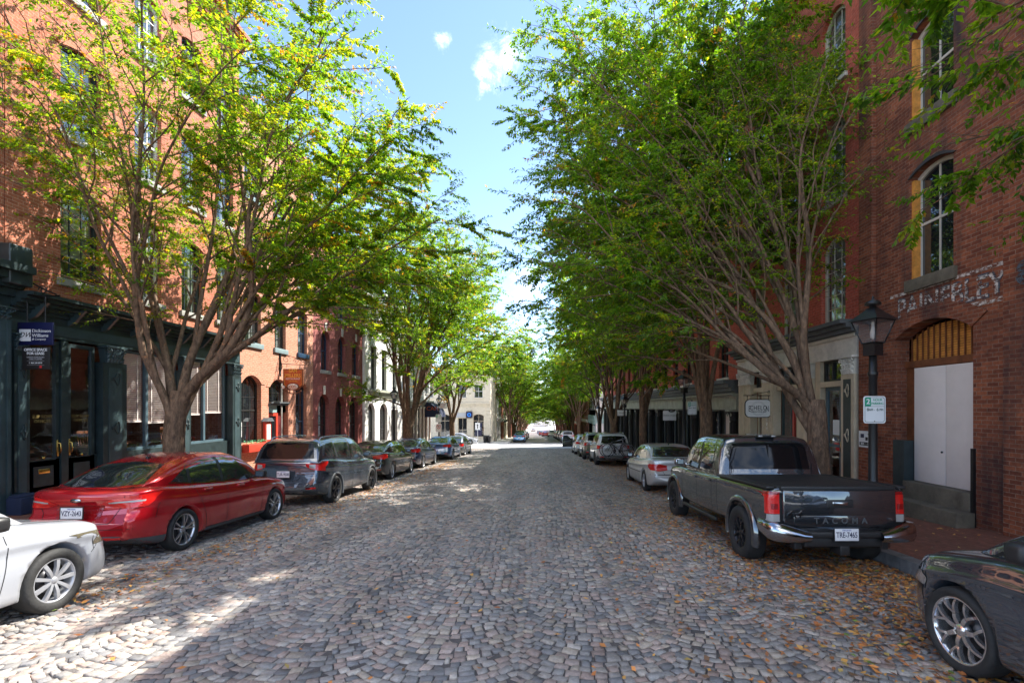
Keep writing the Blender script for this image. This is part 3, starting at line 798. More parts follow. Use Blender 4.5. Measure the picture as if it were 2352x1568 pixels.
def pilaster(b, ya, yb, z0, z1, mat, out=0.12, cap=0.0, capmat=None, flutes=0, panel=None, base=0.25, name='pilaster', seed=0, capw=1.0):
    a, c = b.span(ya, yb); cx = (a + c) / 2; w = c - a; Z0, Z1 = b.z(z0), b.z(z1); mb = MB()
    mb.box(a, c, -out, 0.1, Z0 + base, Z1 - cap)
    mb.bbox(a - .03, c + .03, -out - .04, 0.1, Z0, Z0 + base, 0.012)
    for i in range(flutes):
        x = a + w * (i + .5) / flutes; mb.box(x - w / flutes * .22, x + w / flutes * .22, -out - .015, -out + .001, Z0 + base + .08, Z1 - cap - .05)
    r = mb.build(name, mat, b.root)
    if panel:
        p = MB(); p.box(cx - w * .28, cx + w * .28, -out - .012, -out + .001, Z0 + base + .12, Z1 - cap - .12)
        p.build('panel', panel, r)
        for zc in ([Z0 + base + .45, (Z0 + Z1) / 2 + .1, Z1 - cap - .4]):
            o = MB(); pts = [(cx + w * .16 * cos(t), -out - .022, zc + .12 * sin(2 * t) * .8 + .09 * sin(t)) for t in np.linspace(0, 2 * pi, 19)]
            o.tube(pts, .012, n=5); o.build('ornament', mat, r)
    if cap:
        ornate_capital(cx, w * capw, Z1 - cap, Z1, out + .04, seed).build('capital', capmat or mat, r)
    return r

def scroll(cx, cz, r, turns=1.4, start=0, sgn=1, n=22, y=0.0):
    return [(cx + sgn * r * (1 - i / n * .82) * cos(start + turns * 2 * pi * i / n), y, cz + r * (1 - i / n * .82) * sin(start + turns * 2 * pi * i / n)) for i in range(n + 1)]
# ------------------------------------------------------------------ buildings on the left side of the street
LX = -11.0
def interior(b, ya, yb, z0, z1, depth, mat, floor='wood_brown'):
    a, c = b.span(ya, yb); Z0, Z1 = b.z(z0), b.z(z1); mb = MB()
    v = [(a, .12, Z0), (c, .12, Z0), (c, depth, Z0), (a, depth, Z0), (a, .12, Z1), (c, .12, Z1), (c, depth, Z1), (a, depth, Z1)]
    mb.add(v, [(0, 1, 2, 3)], 1); mb.add(v, [(7, 6, 5, 4), (3, 2, 6, 7)[::-1], (0, 4, 7, 3)[::-1], (1, 2, 6, 5)[::-1]])
    return mb.build('shop_interior', [mat, floor], b.root)
def shop_window(b, ya, yb, z0, z1, frame, glass='shop_glass', mull=(), fw=0.07, name='shop_window', set_in=0.1, blinds=None, bz=None, trans=()):
    a, c = b.span(ya, yb); Z0, Z1 = b.z(z0), b.z(z1); mb = MB()
    mb.box(a, a + fw, set_in - .04, set_in + .05, Z0, Z1); mb.box(c - fw, c, set_in - .04, set_in + .05, Z0, Z1)
    mb.box(a + fw, c - fw, set_in - .04, set_in + .05, Z0, Z0 + fw); mb.box(a + fw, c - fw, set_in - .04, set_in + .05, Z1 - fw, Z1)
    for t in mull: x = a + (c - a) * t; mb.box(x - fw * .6, x + fw * .6, set_in - .05, set_in + .04, Z0 + fw, Z1 - fw)
    for t in trans: z = Z0 + (Z1 - Z0) * t; mb.box(a + fw, c - fw, set_in - .035, set_in + .03, z - .02, z + .02)
    r = mb.build(name, frame, b.root)
    g = MB(); g.add([(a + fw * .5, set_in, Z0 + fw * .5), (c - fw * .5, set_in, Z0 + fw * .5), (c - fw * .5, set_in, Z1 - fw * .5), (a + fw * .5, set_in, Z1 - fw * .5)], [(0, 1, 2, 3)]); g.build('pane', glass, r)
    if blinds:
        edges = [0] + list(mull) + [1]
        for k in range(len(edges) - 1):
            bb = MB(); x0 = a + (c - a) * edges[k] + fw; x1 = a + (c - a) * edges[k + 1] - fw; z = Z1 - fw; lo = b.z(bz[k % len(bz)])
            while z > lo: bb.add([(x0, set_in + .035, z), (x1, set_in + .035, z), (x1, set_in + .06, z - .044), (x0, set_in + .06, z - .044)], [(0, 1, 2, 3)]); z -= .052
            bb.box(x0, x1, set_in + .03, set_in + .06, z - .04, z)
            for q in (.2, .8): xx = x0 + (x1 - x0) * q; bb.box(xx - .015, xx + .015, set_in + .026, set_in + .03, z, Z1 - fw)
            bb.build('blind', blinds, r)
    return r

# --- neighbour at the far left, mostly outside the frame
b0 = Bld('brick_building', 'brick building at the left edge with a dark green shop cornice end', LX, 2.0, 10.1, 'L')
wall(b0, 2.0, 10.1, ground(10.1) - .1, 13.0, [], 'brick_orange')
b0.box('shop_front', 'teal_dark', 2.0, 10.05, -.6, 4.0, out=.18, inn=.02)
cornice(b0, 2.0, 10.15, 4.0, 4.75, .62, 'teal_dark', steps=5)
b0.box('end_block', 'teal_dark', 9.75, 10.2, 4.35, 5.15, out=.5, inn=.02, bev=.03)
pilaster(b0, 9.5, 10.0, -.5, 3.9, 'teal_mid', out=.26, flutes=4, cap=.25)

# --- orange brick building with the dark iron shopfront
A0, A1 = 10.12, 18.0
A = Bld('brick_building', 'tall orange brick building above a dark green iron shopfront with glass doors', LX, A0, A1, 'L')
FL = [(4.85, 7.05), (8.25, 10.35), (11.55, 13.4)]
cols = [(11.29, 12.34), (13.35, 14.3), (15.1, 16.05), (16.75, 17.65)]
ops_ = [op(a, c, z0, z1, .14) for (z0, z1) in FL for (a, c) in cols]
wall(A, A0, A1, 3.95, 15.2, ops_, 'brick_orange', reveal=.2)
for fi, (z0, z1) in enumerate(FL):
    for ci, (a, c) in enumerate(cols):
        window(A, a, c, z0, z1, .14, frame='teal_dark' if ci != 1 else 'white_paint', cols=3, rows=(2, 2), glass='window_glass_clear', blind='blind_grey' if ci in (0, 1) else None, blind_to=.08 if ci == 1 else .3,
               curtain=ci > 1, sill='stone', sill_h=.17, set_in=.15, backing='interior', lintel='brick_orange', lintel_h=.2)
cornice(A, A0, A1, 14.6, 15.3, .45, 'brick_orange', name='roof_cornice', steps=5)
interior(A, A0, A1, .3, 3.4, 5.0, 'interior_warm')
zb = ground(A1) - .1
lb = MB(); a_, c_ = A.span(A0, A1)
lb.box(a_, a_ + .15, .12, 12, 0, A.z(3.95)); lb.box(c_ - .15, c_, .12, 12, 0, A.z(3.95)); lb.box(a_, c_, 11.8, 12, 0, A.z(3.95)); lb.box(a_ + .15, c_ - .15, .12, 11.8, 0, A.z(.29))
lb.build('lower_wall', 'brick_orange', A.root)
A.box('fascia', 'teal_dark', A0, A1 - .05, 3.42, 3.94, out=.06, inn=.12)
cornice(A, A0, A1 - .02, 3.9, 4.28, .58, 'teal_dark', steps=5, brackets=9, bmat='teal_mid')
A.box('fascia_band', 'teal_mid', A0 + .02, A1 - .07, 3.50, 3.72, out=.075, inn=.02)
A.box('stallriser', 'teal_dark', A0, A1 - .1, zb, .72, out=.03, inn=.11)
# doors
for (a, c) in ((10.5, 11.23), (11.42, 12.12)):
    d = MB(); u0, u1 = A.span(a, c); Z0, Z1 = A.z(.02), A.z(3.36)
    fw = .085
    d.box(u0, u0 + fw, -.03, .06, Z0, Z1); d.box(u1 - fw, u1, -.03, .06, Z0, Z1); d.box(u0 + fw, u1 - fw, -.03, .06, Z1 - fw, Z1)
    d.box(u0 + fw, u1 - fw, -.03, .06, Z0, Z0 + .68); d.box(u0 + fw + .06, u1 - fw - .06, -.045, -.029, Z0 + .12, Z0 + .56)
    dr = d.build('door', 'teal_dark', A.root)
    g = MB(); g.add([(u0 + fw, .0, Z0 + .68), (u1 - fw, .0, Z0 + .68), (u1 - fw, .0, Z1 - fw), (u0 + fw, .0, Z1 - fw)], [(0, 1, 2, 3)]); g.build('pane', 'shop_glass', dr)
    hx = u1 - fw * .5 if a < 11 else u0 + fw * .5
    hnd = MB(); hnd.bbox(hx - .022, hx + .022, -.045, -.03, Z0 + .75, Z0 + 1.12, .006); hnd.tube([(hx, -.03, Z0 + .82), (hx, -.10, Z0 + .84), (hx, -.11, Z0 + .94), (hx, -.10, Z0 + 1.04), (hx, -.03, Z0 + 1.06)], .012, n=6); hnd.build('handle', 'brass', dr)
    kn = MB(); kn.lathe([(0.001, -.06), (.03, -.055), (.035, -.035), (.01, -.03)], 12, c=(u0 + (u1 - u0) * (.5), 0, Z0 + .74), axis='y'); kn.build('knob', 'brass', dr)
    lettering('SLIP ROW\nOFFICES', .10, 'door_gold', dr, ((u0 + u1) / 2, -.012, A.z(1.62)), name='door_lettering')
A.box('door_post', 'teal_dark', 11.24, 11.41, .0, 3.4, out=.07, inn=.05)
ms = MB(); u0, u1 = A.span(10.75, 11.0); ms.bbox(u0, u1, -.05, -.028, A.z(.42), A.z(.52), .006); ms.build('letter_slot', 'brass', A.root)
pilaster(A, 10.15, 10.45, zb, 3.42, 'teal_dark', out=.16, cap=.35, capmat='teal_mid', panel='teal_mid', seed=1)
pilaster(A, 12.2, 12.9, zb, 3.42, 'teal_dark', out=.17, cap=.42, capmat='teal_mid', panel='teal_mid', seed=2, capw=.8)
pilaster(A, 14.95, 15.3, zb, 3.42, 'teal_dark', out=.15, cap=.42, capmat='teal_mid', panel='teal_mid', seed=3)
pilaster(A, 17.35, 17.85, zb, 3.42, 'teal_dark', out=.17, cap=.42, capmat='teal_mid', panel='teal_mid', seed=4)
shop_window(A, 12.92, 14.95, .72, 3.4, 'teal_frame', mull=(.45,), blinds='blind', bz=(1.55, 1.5))
shop_window(A, 15.3, 17.3, .72, 3.4, 'teal_frame', mull=(.45,), blinds='blind', bz=(1.7, 1.75))
# chairs and tables seen through the glass are left as furniture of the room
for i, (yy, xx) in enumerate([(13.2, .9), (13.9, .8), (14.5, 1.0), (16.0, .8), (16.8, .9)]):
    u = A.u(yy); m = MB()
    m.bbox(u - .2, u + .2, xx, xx + .4, A.z(.82), A.z(.86), .01)
    for s1 in (-1, 1):
        for q in (.03, .37): m.tube([(u + s1 * .18, xx + q, A.z(.31)), (u + s1 * .17, xx + q, A.z(.84))], .016, n=5)
    for k in range(6): x = u - .17 + .34 * k / 5; m.tube([(x, xx + .38, A.z(.86)), (x, xx + .42, A.z(1.18))], .01, n=5)
    m.bbox(u - .2, u + .2, xx + .40, xx + .44, A.z(1.16), A.z(1.24), .01)
    if i in (1, 4):
        wp = A.root.matrix_basis @ Vector((0, 0, 0))
    o = m.build('chair', 'wood_brown' if i not in (4,) else 'red_paint', None, A.root.location, A.root.rotation_euler)
    tag(o, ['spindle-back chair behind the shop window, nearest the glass doors', 'second spindle-back chair behind the first shop window', 'spindle-back chair behind the shop window just left of the big trunk',
            'spindle-back chair behind the window right of the big trunk', 'reddish spindle-back chair in the last shop window of the iron front'][i], 'chair', 'chairs inside the shop windows')

# hanging signs on their bracket
def plate_sign(name, w, h, mat, loc, label, rot=0, th=.03, edge=None, cat='sign', group=None, border=None):
    m = MB(); m.bbox(-w / 2, w / 2, -th / 2, th / 2, -h / 2, h / 2, .005)
    o = m.build(name, mat, None, loc, (0, 0, rot)); tag(o, label, cat, group)
    if border:
        r_ = MB(); t = .012
        for (x0, x1, z0, z1) in ((-w / 2 + .02, w / 2 - .02, h / 2 - .02 - t, h / 2 - .02), (-w / 2 + .02, w / 2 - .02, -h / 2 + .02, -h / 2 + .02 + t), (-w / 2 + .02, -w / 2 + .02 + t, -h / 2 + .02 + t, h / 2 - .02 - t), (w / 2 - .02 - t, w / 2 - .02, -h / 2 + .02 + t, h / 2 - .02 - t)):
            r_.box(x0, x1, -th / 2 - .003, -th / 2 + .001, z0, z1)
        r_.build('border', border, o)
    return o
sy = 10.25
s1 = plate_sign('hanging_sign', .74, .47, 'sign_navy', (-10.50, sy, 3.41), 'navy hanging sign with a white monogram square and white lettering')
m = MB(); m.box(-.33, -.09, -.018, -.0152, -.155, .09); m.build('monogram_square', 'sign_white', s1)
lettering('DW', .15, 'ink', s1, (-.21, -.020, -.03), shear=.5, name='monogram')
lettering('Dickinson', .098, 'sign_white', s1, (-.065, -.018, .055), align='LEFT')
lettering('Williams', .098, 'sign_white', s1, (-.065, -.018, -.04), align='LEFT')
lettering('& Company', .06, 'sign_white', s1, (-.065, -.018, -.115), align='LEFT', shear=.3)
s2 = plate_sign('hanging_sign', .57, .46, 'sign_black', (-10.49, sy, 2.90), 'black office space for lease sign hanging under the navy one')
lettering('OFFICE SPACE\nFOR LEASE', .076, 'sign_white', s2, (0, -.018, .135), bold=.002)
lettering('KARLIN FERRUGGIO\nGARETH JONES', .04, 'sign_grey', s2, (0, -.018, .0))
lettering('C 804 200 8018', .042, 'sign_white', s2, (0, -.018, -.1))
m = MB(); m.box(-.18, .18, -.018, -.0152, -.058, -.054); m.box(-.18, .18, -.018, -.0152, -.145, -.141); m.build('rule_lines', 'sign_grey', s2)
m = MB(); m.box(.08, .13, -.018, -.0152, -.205, -.155); m.build('red_mark', 'sign_red', s2)
br = MB()
br.tube([(-10.98, sy, 4.2), (-10.0, sy, 4.2)], .018, n=6)
br.tube([(-10.98, sy, 4.85)] + [(-10.98 + .9 * t, sy, 4.85 - .62 * t ** .6) for t in (.2, .4, .6, .8, 1)], .016, n=6)
br.tube([(p[0], sy, p[2]) for p in scroll(-10.8, 4.4, .16)], .012, n=5); br.tube([(p[0], sy, p[2]) for p in scroll(-10.35, 4.32, .1, sgn=-1)], .01, n=5)
for x in (-10.68, -10.30):
    k = 0; z = 4.2
    while z > 3.62:
        br.lathe([(.012, z - .04), (.017, z - .02), (.012, z)], 6, c=(x, sy, 0), cap=False); z -= .045
for x in (-10.68, -10.3): br.tube([(x, sy, 3.19), (x, sy, 3.12)], .006, n=4)
tag(br.build('sign_bracket', 'black_iron'), 'scrolled iron bracket with chains holding the navy sign at the left edge', 'bracket')
pb = MB(); pb.bbox(-11.0, -10.45, 9.9, 10.4, ground(10) + .15, ground(10) + .5, .02); pb.bbox(-10.97, -10.48, 9.93, 10.37, ground(10) + .5, ground(10) + .54, .01)
pl = pb.build('planter_box', 'awning_navy'); tag(pl, 'dark blue planter box on the pavement beside the white car', 'planter')

# --- lighter brick restaurant building
B0, B1 = 18.0, 23.85
Bm = Bld('brick_building', 'pale pink brick restaurant building with red door and arched windows', LX, B0, B1, 'L')
g_ops = [op(18.12, 19.42, .53, 3.1, .32), op(19.95, 21.5, -1.2, 3.06, .36), op(22.15, 23.2, -.6, 3.05, .3)]
ucols = [(18.3, 19.4), (20.4, 21.3), (22.35, 23.25)]
uf = [(4.35, 6.3), (7.2, 9.0), (9.9, 11.6)]
wall(Bm, B0, B1, Bm.zg, 13.2, g_ops + [op(a, c, z0, z1, .13 if i < 2 else .2) for i, (a, c) in enumerate(ucols) for (z0, z1) in uf], 'brick_pink', reveal=.24)
for i, (a, c) in enumerate(ucols):
    for (z0, z1) in uf:
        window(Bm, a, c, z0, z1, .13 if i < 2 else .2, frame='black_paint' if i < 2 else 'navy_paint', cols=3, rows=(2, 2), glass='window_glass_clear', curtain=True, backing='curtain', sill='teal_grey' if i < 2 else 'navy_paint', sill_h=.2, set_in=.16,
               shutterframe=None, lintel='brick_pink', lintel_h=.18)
cornice(Bm, B0, B1, 12.7, 13.3, .35, 'brick_pink', name='roof_cornice')
window(Bm, 18.12, 19.42, .53, 3.1, .32, frame='black_paint', cols=3, rows=(2, 2), glass='window_glass', sill=None, set_in=.2, lintel='brick_pink', lintel_h=.26, fw=.05, meet=.48)
window(Bm, 22.15, 23.2, -.6, 3.05, .3, frame='navy_paint', cols=3, rows=(2, 2), glass='window_glass', sill='navy_paint', set_in=.18, lintel='brick_pink', lintel_h=.24, fw=.08)
# doorway of the restaurant: transom, teal panel, red door
window(Bm, 20.0, 21.45, 2.1, 3.06, .36, frame='black_paint', cols=5, rows=(2, 1), glass='window_glass', sill=None, set_in=.22, lintel='brick_pink', lintel_h=.24, fw=.05, meet=.75)
cornice(Bm, 19.97, 21.48, 1.96, 2.1, .1, 'slate', name='transom_cornice', steps=3, inn=.22)
Bm.box('transom_panel', 'teal_pale', 20.0, 21.45, 1.66, 1.96, out=-.1, inn=.24)
dm = MB(); u0, u1 = Bm.span(20.02, 20.75); Z0, Z1 = Bm.z(-.62), Bm.z(1.64)
dm.box(u0, u0 + .12, .05, .13, Z0, Z1); dm.box(u1 - .12, u1, .05, .13, Z0, Z1); dm.box(u0 + .12, u1 - .12, .05, .13, Z1 - .12, Z1); dm.box(u0 + .12, u1 - .12, .05, .13, Z0, Z0 + .8)
dr = dm.build('door', 'red_paint', Bm.root); g = MB(); g.add([(u0 + .12, .09, Z0 + .8), (u1 - .12, .09, Z0 + .8), (u1 - .12, .09, Z1 - .12), (u0 + .12, .09, Z1 - .12)], [(0, 1, 2, 3)]); g.build('pane', 'window_glass', dr)
Bm.box('entry_recess', 'dark_red', 20.76, 21.48, -1.0, 1.64, out=-.2, inn=.28); Bm.box('entry_recess', 'black_paint', 20.76, 21.48, 1.66, 2.0, out=-.1, inn=.2)
Bm.box('downpipe', 'stone', 21.0, 21.05, -.7, 2.9, out=-.02, inn=.07)
sw = MB(); u = Bm.u(19.7)
fb = MB(); u0, u1 = Bm.span(18.15, 19.5)
fbx = MB(); fbx.bbox(u0, u1, -.28, -.01, Bm.z(.2), Bm.z(.5), .015); fbx.box(u0 + .03, u1 - .03, -.25, -.03, Bm.z(.5), Bm.z(.51))
fo = fbx.build('flower_box', 'red_paint', None, Bm.root.location, Bm.root.rotation_euler); tag(fo, 'red window box under the first arched restaurant window', 'flower box')
ll = MB(); rnd = random.Random(4)
for i in range(140):
    p = Vector((rnd.uniform(u0 + .05, u1 - .05), rnd.uniform(-.26, -.02), Bm.z(.5) + rnd.uniform(0, .12))); d = Vector((rnd.uniform(-1, 1), rnd.uniform(-1, 1), rnd.uniform(0, 1))).normalized() * .05; s = d.orthogonal().normalized() * .015
    ll.add([p, p + d * .5 + s, p + d, p + d * .5 - s], [(0, 1, 2, 3)])
ll.build('trailing_leaves', 'plant_green', fo)
mx_ = MB(); mx_.bbox(-.2, .2, -.06, .05, 0, .8, .01); mo = mx_.build('menu_case', 'red_paint', None, (LX + .12, 19.62, .52), (0, 0, R(90)))
tag(mo, 'red menu case with a small grey roof beside the restaurant door', 'menu case')
m = MB(); m.box(-.13, .13, -.066, -.0595, .08, .68); m.build('menu_sheet', 'paper', mo)
m = MB(); m.prism([(-.28, .80), (.28, .80), (.12, .94), (-.12, .94)], 'y', -.14, .08); m.build('roof', 'slate', mo)
lettering('MENU\n- - - - -\n- - - -', .06, 'sign_grey', mo, (0, -.07, .42))
m = MB(); m.bbox(-.11, .11, -.02, .02, 0, .62, .006); po = m.build('notice_frame', 'black_paint', None, (LX + .03, 17.98, .75), (0, 0, R(90))); tag(po, 'narrow notice frame on brick between iron shopfront and arched window', 'notice')
m = MB(); m.box(-.085, .085, -.026, -.0195, .04, .58); m.build('notice_sheet', 'sign_white', po); lettering('NOTICE\nOF\nHOURS', .04, 'ink', po, (0, -.03, .35))
for q, yy in enumerate((20.9, 20.55)):
    m = MB(); m.lathe([(0.001, -.07), (.05, -.05), (.065, 0), (.045, .05), (.02, .07)], 12); o = m.build('lamp', None or 'lamp_on' if False else 'board_white', None, (LX + .28, yy, 2.72)); tag(o, ['right one of the two globe bulbs over the restaurant door', 'left one of the two globe bulbs over the restaurant door'][q], 'lamp')
    m = MB(); m.tube([(0, 0, .06), (-.02, 0, .16), (-.2, 0, .2)], .012, n=5); m.build('stem', 'black_iron', o)
# Sam Millers sign
SY = 20.8
m = MB(); w, h = .80, 1.12
shape = [(-.42, .48), (-.42, -.22), (-.30, -.32), (-.2, -.42), (.2, -.42), (.30, -.32), (.42, -.22), (.42, .48)]
m.prism(shape, 'y', -.03, .03)
so_ = m.build('hanging_sign', 'wood_brown', None, (-10.42, SY, 3.02), label if False else (0, 0, 0), fix=True) if False else m.build('hanging_sign', 'wood_brown', None, (-10.42, SY, 3.02), fix=True)
tag(so_, 'rust red restaurant sign with gold lettering on a scrolled bracket', 'sign')
m = MB(); m.prism([(p[0] * .9, .03 + (p[1] - .03) * .9) for p in shape], 'y', -.036, -.0305); m.build('face', 'sign_rust', so_, fix=True)
m = MB(); sc2 = [(p[0] * .84, .03 + (p[1] - .03) * .84) for p in shape]
m.tube([(p[0], -.037, p[1]) for p in sc2] + [(sc2[0][0], -.037, sc2[0][1])], .006, n=4); m.build('gilt_line', 'sign_gold', so_)
lettering('SAM\nMILLERS', .20, 'sign_gold', so_, (0, -.039, .29), bold=.003, sx=.92)
lettering('RESTAURANT', .105, 'sign_white', so_, (0, -.039, .055), sx=.95)
lettering('OYSTER BAR', .065, 'sign_gold', so_, (0, -.039, -.045))
m = MB(); m.lathe([(.001, -.055), (.26, -.055), (.27, -.04), (.27, .04), (.26, .055), (.001, .055)], 28, axis='y', c=(0, 0, 0)); 
for i, v in enumerate(m.v): m.v[i] = (v[0], v[1], v[2] * .58 - .27)
m.build('oval', 'wood_brown', so_)
m = MB(); m.lathe([(.001, -.062), (.215, -.062), (.22, -.05)], 28, axis='y', cap=False)
for i, v in enumerate(m.v): m.v[i] = (v[0], v[1], v[2] * .56 - .27)
m.build('oval_face', 'board_white', so_)
m = MB()
for k in range(3): m.tube([(-.1 + .1 * k + .05 * cos(t), -.066, -.27 + .045 * sin(t)) for t in np.linspace(0, 2 * pi, 13)], .01, n=4)
m.build('emblem', 'sign_rust', so_)
m = MB(); m.tube([(.36 * sin(t), 0, -.30 - .26 * cos(t)) for t in np.linspace(-1.1, 1.1, 13)], [.02] * 13, n=5)
for t in np.linspace(-1, 1, 9): m.lathe([(.001, -.03), (.03, 0), (.001, .03)], 6, c=(.38 * sin(t), 0, -.32 - .26 * cos(t)))
m.build('scroll_ornament', 'wood_brown', so_)
br = MB()
br.tube([(-10.98, SY, 3.95), (-10.9, SY, 3.6), (-10.98, SY, 3.3)], .02, n=5)
br.tube([(-10.98, SY, 3.72), (-9.9, SY, 3.66)], .014, n=5)
br.tube([(-10.96 + 1.15 * t, SY, 4.12 - .1 * t - .36 * t * t) for t in np.linspace(0, 1, 9)], .013, n=5)
br.tube([(p[0], SY, p[2]) for p in scroll(-10.72, 3.9, .17)], .011, n=5); br.tube([(p[0], SY, p[2]) for p in scroll(-10.3, 3.82, .12, sgn=-1)], .011, n=5); br.tube([(p[0], SY, p[2]) for p in scroll(-9.78, 3.72, .09)], .01, n=5)
for x in (-10.7, -10.15): br.tube([(x, SY, 3.7), (x, SY, 3.5)], .008, n=4)
br.box(-11.0, -10.96, SY - .05, SY + .05, 3.2, 4.2)
tag(br.build('sign_bracket', 'black_iron'), 'curly iron bracket holding the restaurant sign on pink brick', 'bracket')

# --- purple-red brick building with round arches
C0, C1 = 23.85, 30.5
Cp = Bld('brick_building', 'purplish red brick building with round-headed windows and white keystones', LX, C0, C1, 'L')
gc = [(24.4, 25.65), (26.45, 27.75), (28.4, 29.75)]; uc = [(24.7, 25.7), (26.8, 27.8), (28.85, 29.85)]
wall(Cp, C0, C1, Cp.zg, 10.6, [op(gc[0][0], gc[0][1], -.6, 2.55, .62), op(gc[1][0], gc[1][1], -1.3, 2.5, .64), op(gc[2][0], gc[2][1], -.8, 2.5, .66)] + [op(a, c, 3.76, 5.8, .49) for a, c in uc] + [op(a, c, 6.76, 8.5, 0) for a, c in uc], 'brick_purple', reveal=.28)
for i, (a, c) in enumerate(uc):
    window(Cp, a, c, 3.76, 5.8, .49, frame='navy_paint', cols=2, rows=(1, 1), sill='stone', sill_h=.18, set_in=.2, keystone='old_white', lintel='brick_purple', lintel_h=.16)
    window(Cp, a, c, 6.76, 8.5, 0, frame='navy_paint', cols=2, rows=(1, 1), sill='teal_grey', sill_h=.16, set_in=.2, glass='window_glass_clear', curtain=True, lintel='stone')
for i, (a, c) in enumerate(gc):
    if i == 1:
        window(Cp, a, c, -1.3, 2.5, .64, frame='black_paint', cols=2, rows=(1, 1), sill=None, set_in=.26, keystone='old_white', lintel='brick_purple', lintel_h=.16, meet=.62, name='door')
    else: window(Cp, a, c, -.6 if i == 0 else -.8, 2.55 if i == 0 else 2.5, .62 if i == 0 else .66, frame='black_paint', cols=3, rows=(2, 2), sill='stone', set_in=.22, keystone='old_white', lintel='brick_purple', lintel_h=.16)
cornice(Cp, C0, C1, 10.1, 10.7, .4, 'brick_purple', name='roof_cornice')

# --- white painted building
D0, D1 = 30.5, 39.3
Dw = Bld('white_building', 'white painted brick building with pointed ground floor arches', LX, D0, D1, 'L')
gd = [(31.4, 32.8, -1.2, 2.15, .45), (33.8, 35.5, -1.2, 2.15, .45), (36.4, 38.0, -2, 1.7, .0)]
ud = [(32.0, 33.1), (34.2, 35.3), (36.7, 37.8)]
wall(Dw, D0, D1, Dw.zg, 9.6, [op(a, c, z0, z1, r_) for a, c, z0, z1, r_ in gd] + [op(a, c, 3.1, 5.9, 0) for a, c in ud] + [op(a, c, 6.7, 8.6, 0) for a, c in ud], 'brick_white', reveal=.25)
for (a, c, z0, z1, r_) in gd: window(Dw, a, c, z0, z1, r_, frame='black_paint', cols=2, rows=(1, 1), sill=None, set_in=.22, meet=.45)
for a, c in ud:
    window(Dw, a, c, 3.1, 5.9, 0, frame='black_paint', cols=2, rows=(1, 1), sill='slate', set_in=.2, glass='window_glass'); window(Dw, a, c, 6.7, 8.6, 0, frame='black_paint', cols=2, rows=(1, 1), sill='slate', set_in=.2)
cornice(Dw, D0 + .6, D1, 2.45, 3.02, .35, 'grey_green', name='belt_cornice', steps=4)
cornice(Dw, D0, D1, 9.1, 9.7, .4, 'white_paint', name='roof_cornice')
pilaster(Dw, 30.5, 31.1, Dw.zg, 9.1, 'white_paint', out=.15)

# --- white-columned corner building
E0, E1 = 39.3, 49.2
Ec = Bld('corner_building', 'pale corner building with thin white columns and dark glass below', LX, E0, E1, 'L')
wall(Ec, E0, E1, 2.3, 9.0, [op(a, a + 1.0, 3.2, 5.2, .1) for a in (40.3, 42.6, 44.9, 47.2)] + [op(a, a + 1.0, 6.1, 7.9, .1) for a in (40.3, 42.6, 44.9, 47.2)], 'brick_white', reveal=.2)
for a in (40.3, 42.6, 44.9, 47.2):
    window(Ec, a, a + 1., 3.2, 5.2, .1, frame='teal_frame', cols=2, rows=(1, 1), sill='stone'); window(Ec, a, a + 1., 6.1, 7.9, .1, frame='teal_frame', cols=2, rows=(1, 1), sill='stone')
cornice(Ec, E0, E1 + .1, 1.95, 2.5, .4, 'grey_green', name='shop_cornice', steps=4)
Ec.box('shop_wall', 'black_paint', E0, E1, Ec.zg, 1.95, out=-.25, inn=12)
for i in range(8):
    y = 39.8 + i * 1.28
    a, c = Ec.span(y, y + .2); m = MB(); cx = (a + c) / 2
    m.lathe([(.17, 0), (.17, .2), (.12, .26), (.105, 1.5), (.10, Ec.z(1.7)), (.13, Ec.z(1.75)), (.19, Ec.z(1.93))], 12, c=(cx, -.05, 0)); m.build('column', 'old_white', Ec.root)
for i in range(7):
    y = 40.0 + i * 1.28; shop_window(Ec, y + .05, y + 1.1, -1.2, 1.85, 'black_paint', glass='window_glass', set_in=-.1 + .28, name='shop_window')
# awning of the corner shop
aw = MB(); z1, z0 = 2.35, .95; rows = []
for i in range(9):
    t = i / 8; rows.append([(-11.0 + 1.5 * sin(t * pi / 2) ** .8, 46.4, z1 - (z1 - z0) * (1 - cos(t * pi / 2)) ** .9), (-11.0 + 1.5 * sin(t * pi / 2) ** .8, 49.6, z1 - (z1 - z0) * (1 - cos(t * pi / 2)) ** .9)])
aw.grid(rows)
for yy in (46.4, 49.6):
    o = len(aw.v); aw.v.append((-11.0, yy, z0)); 
    for r_ in rows: aw.v.append(r_[0 if yy < 47 else 1])
    for i in range(8): aw.f.append((o, o + 1 + i, o + 2 + i)); aw.m.append(0); aw.sm.append(False)
ao = aw.build('awning', 'awning_navy'); tag(ao, 'dark navy curved awning on the corner shop before the crossing', 'awning')
lettering('CAFE', .55, 'sign_rust', ao, (-10.05, 46.35, 1.75), rot=(0, 0, 0), name='awning_lettering')

# --- cream corner building beyond the crossing, facing the camera
G = Bld('cream_building', 'cream stone corner bank building facing the crossing with arched windows', 68.2, -26, -6.85, 'F', zg=ground(68) - .1)
gw = [(-9.25, -7.75), (-13.9, -12.5), (-18.5, -17.0), (-22.5, -21.0)]
wall(G, -26, -6.85, G.zg, 6.2, [op(a, c, -2.2, .95, .25) for a, c in gw] + [op(-11.35, -10.1, -3.0, .4, 0)] + [op(a, a + 1.2, z0, z0 + 1.8, 0) for a in (-9.1, -11.4, -13.7, -16, -18.3, -20.6, -22.9) for z0 in (3.2,)], 'cream', depth=10, reveal=.25)
for a, c in gw: window(G, a, c, -2.2, .95, .25, frame='beige_trim', cols=2, rows=(1, 1), sill='cream', set_in=.2, lintel='cream', meet=.7)
window(G, -11.35, -10.1, -3.0, .4, 0, frame='beige_trim', cols=2, rows=(1, 1), sill=None, set_in=.2, name='door')
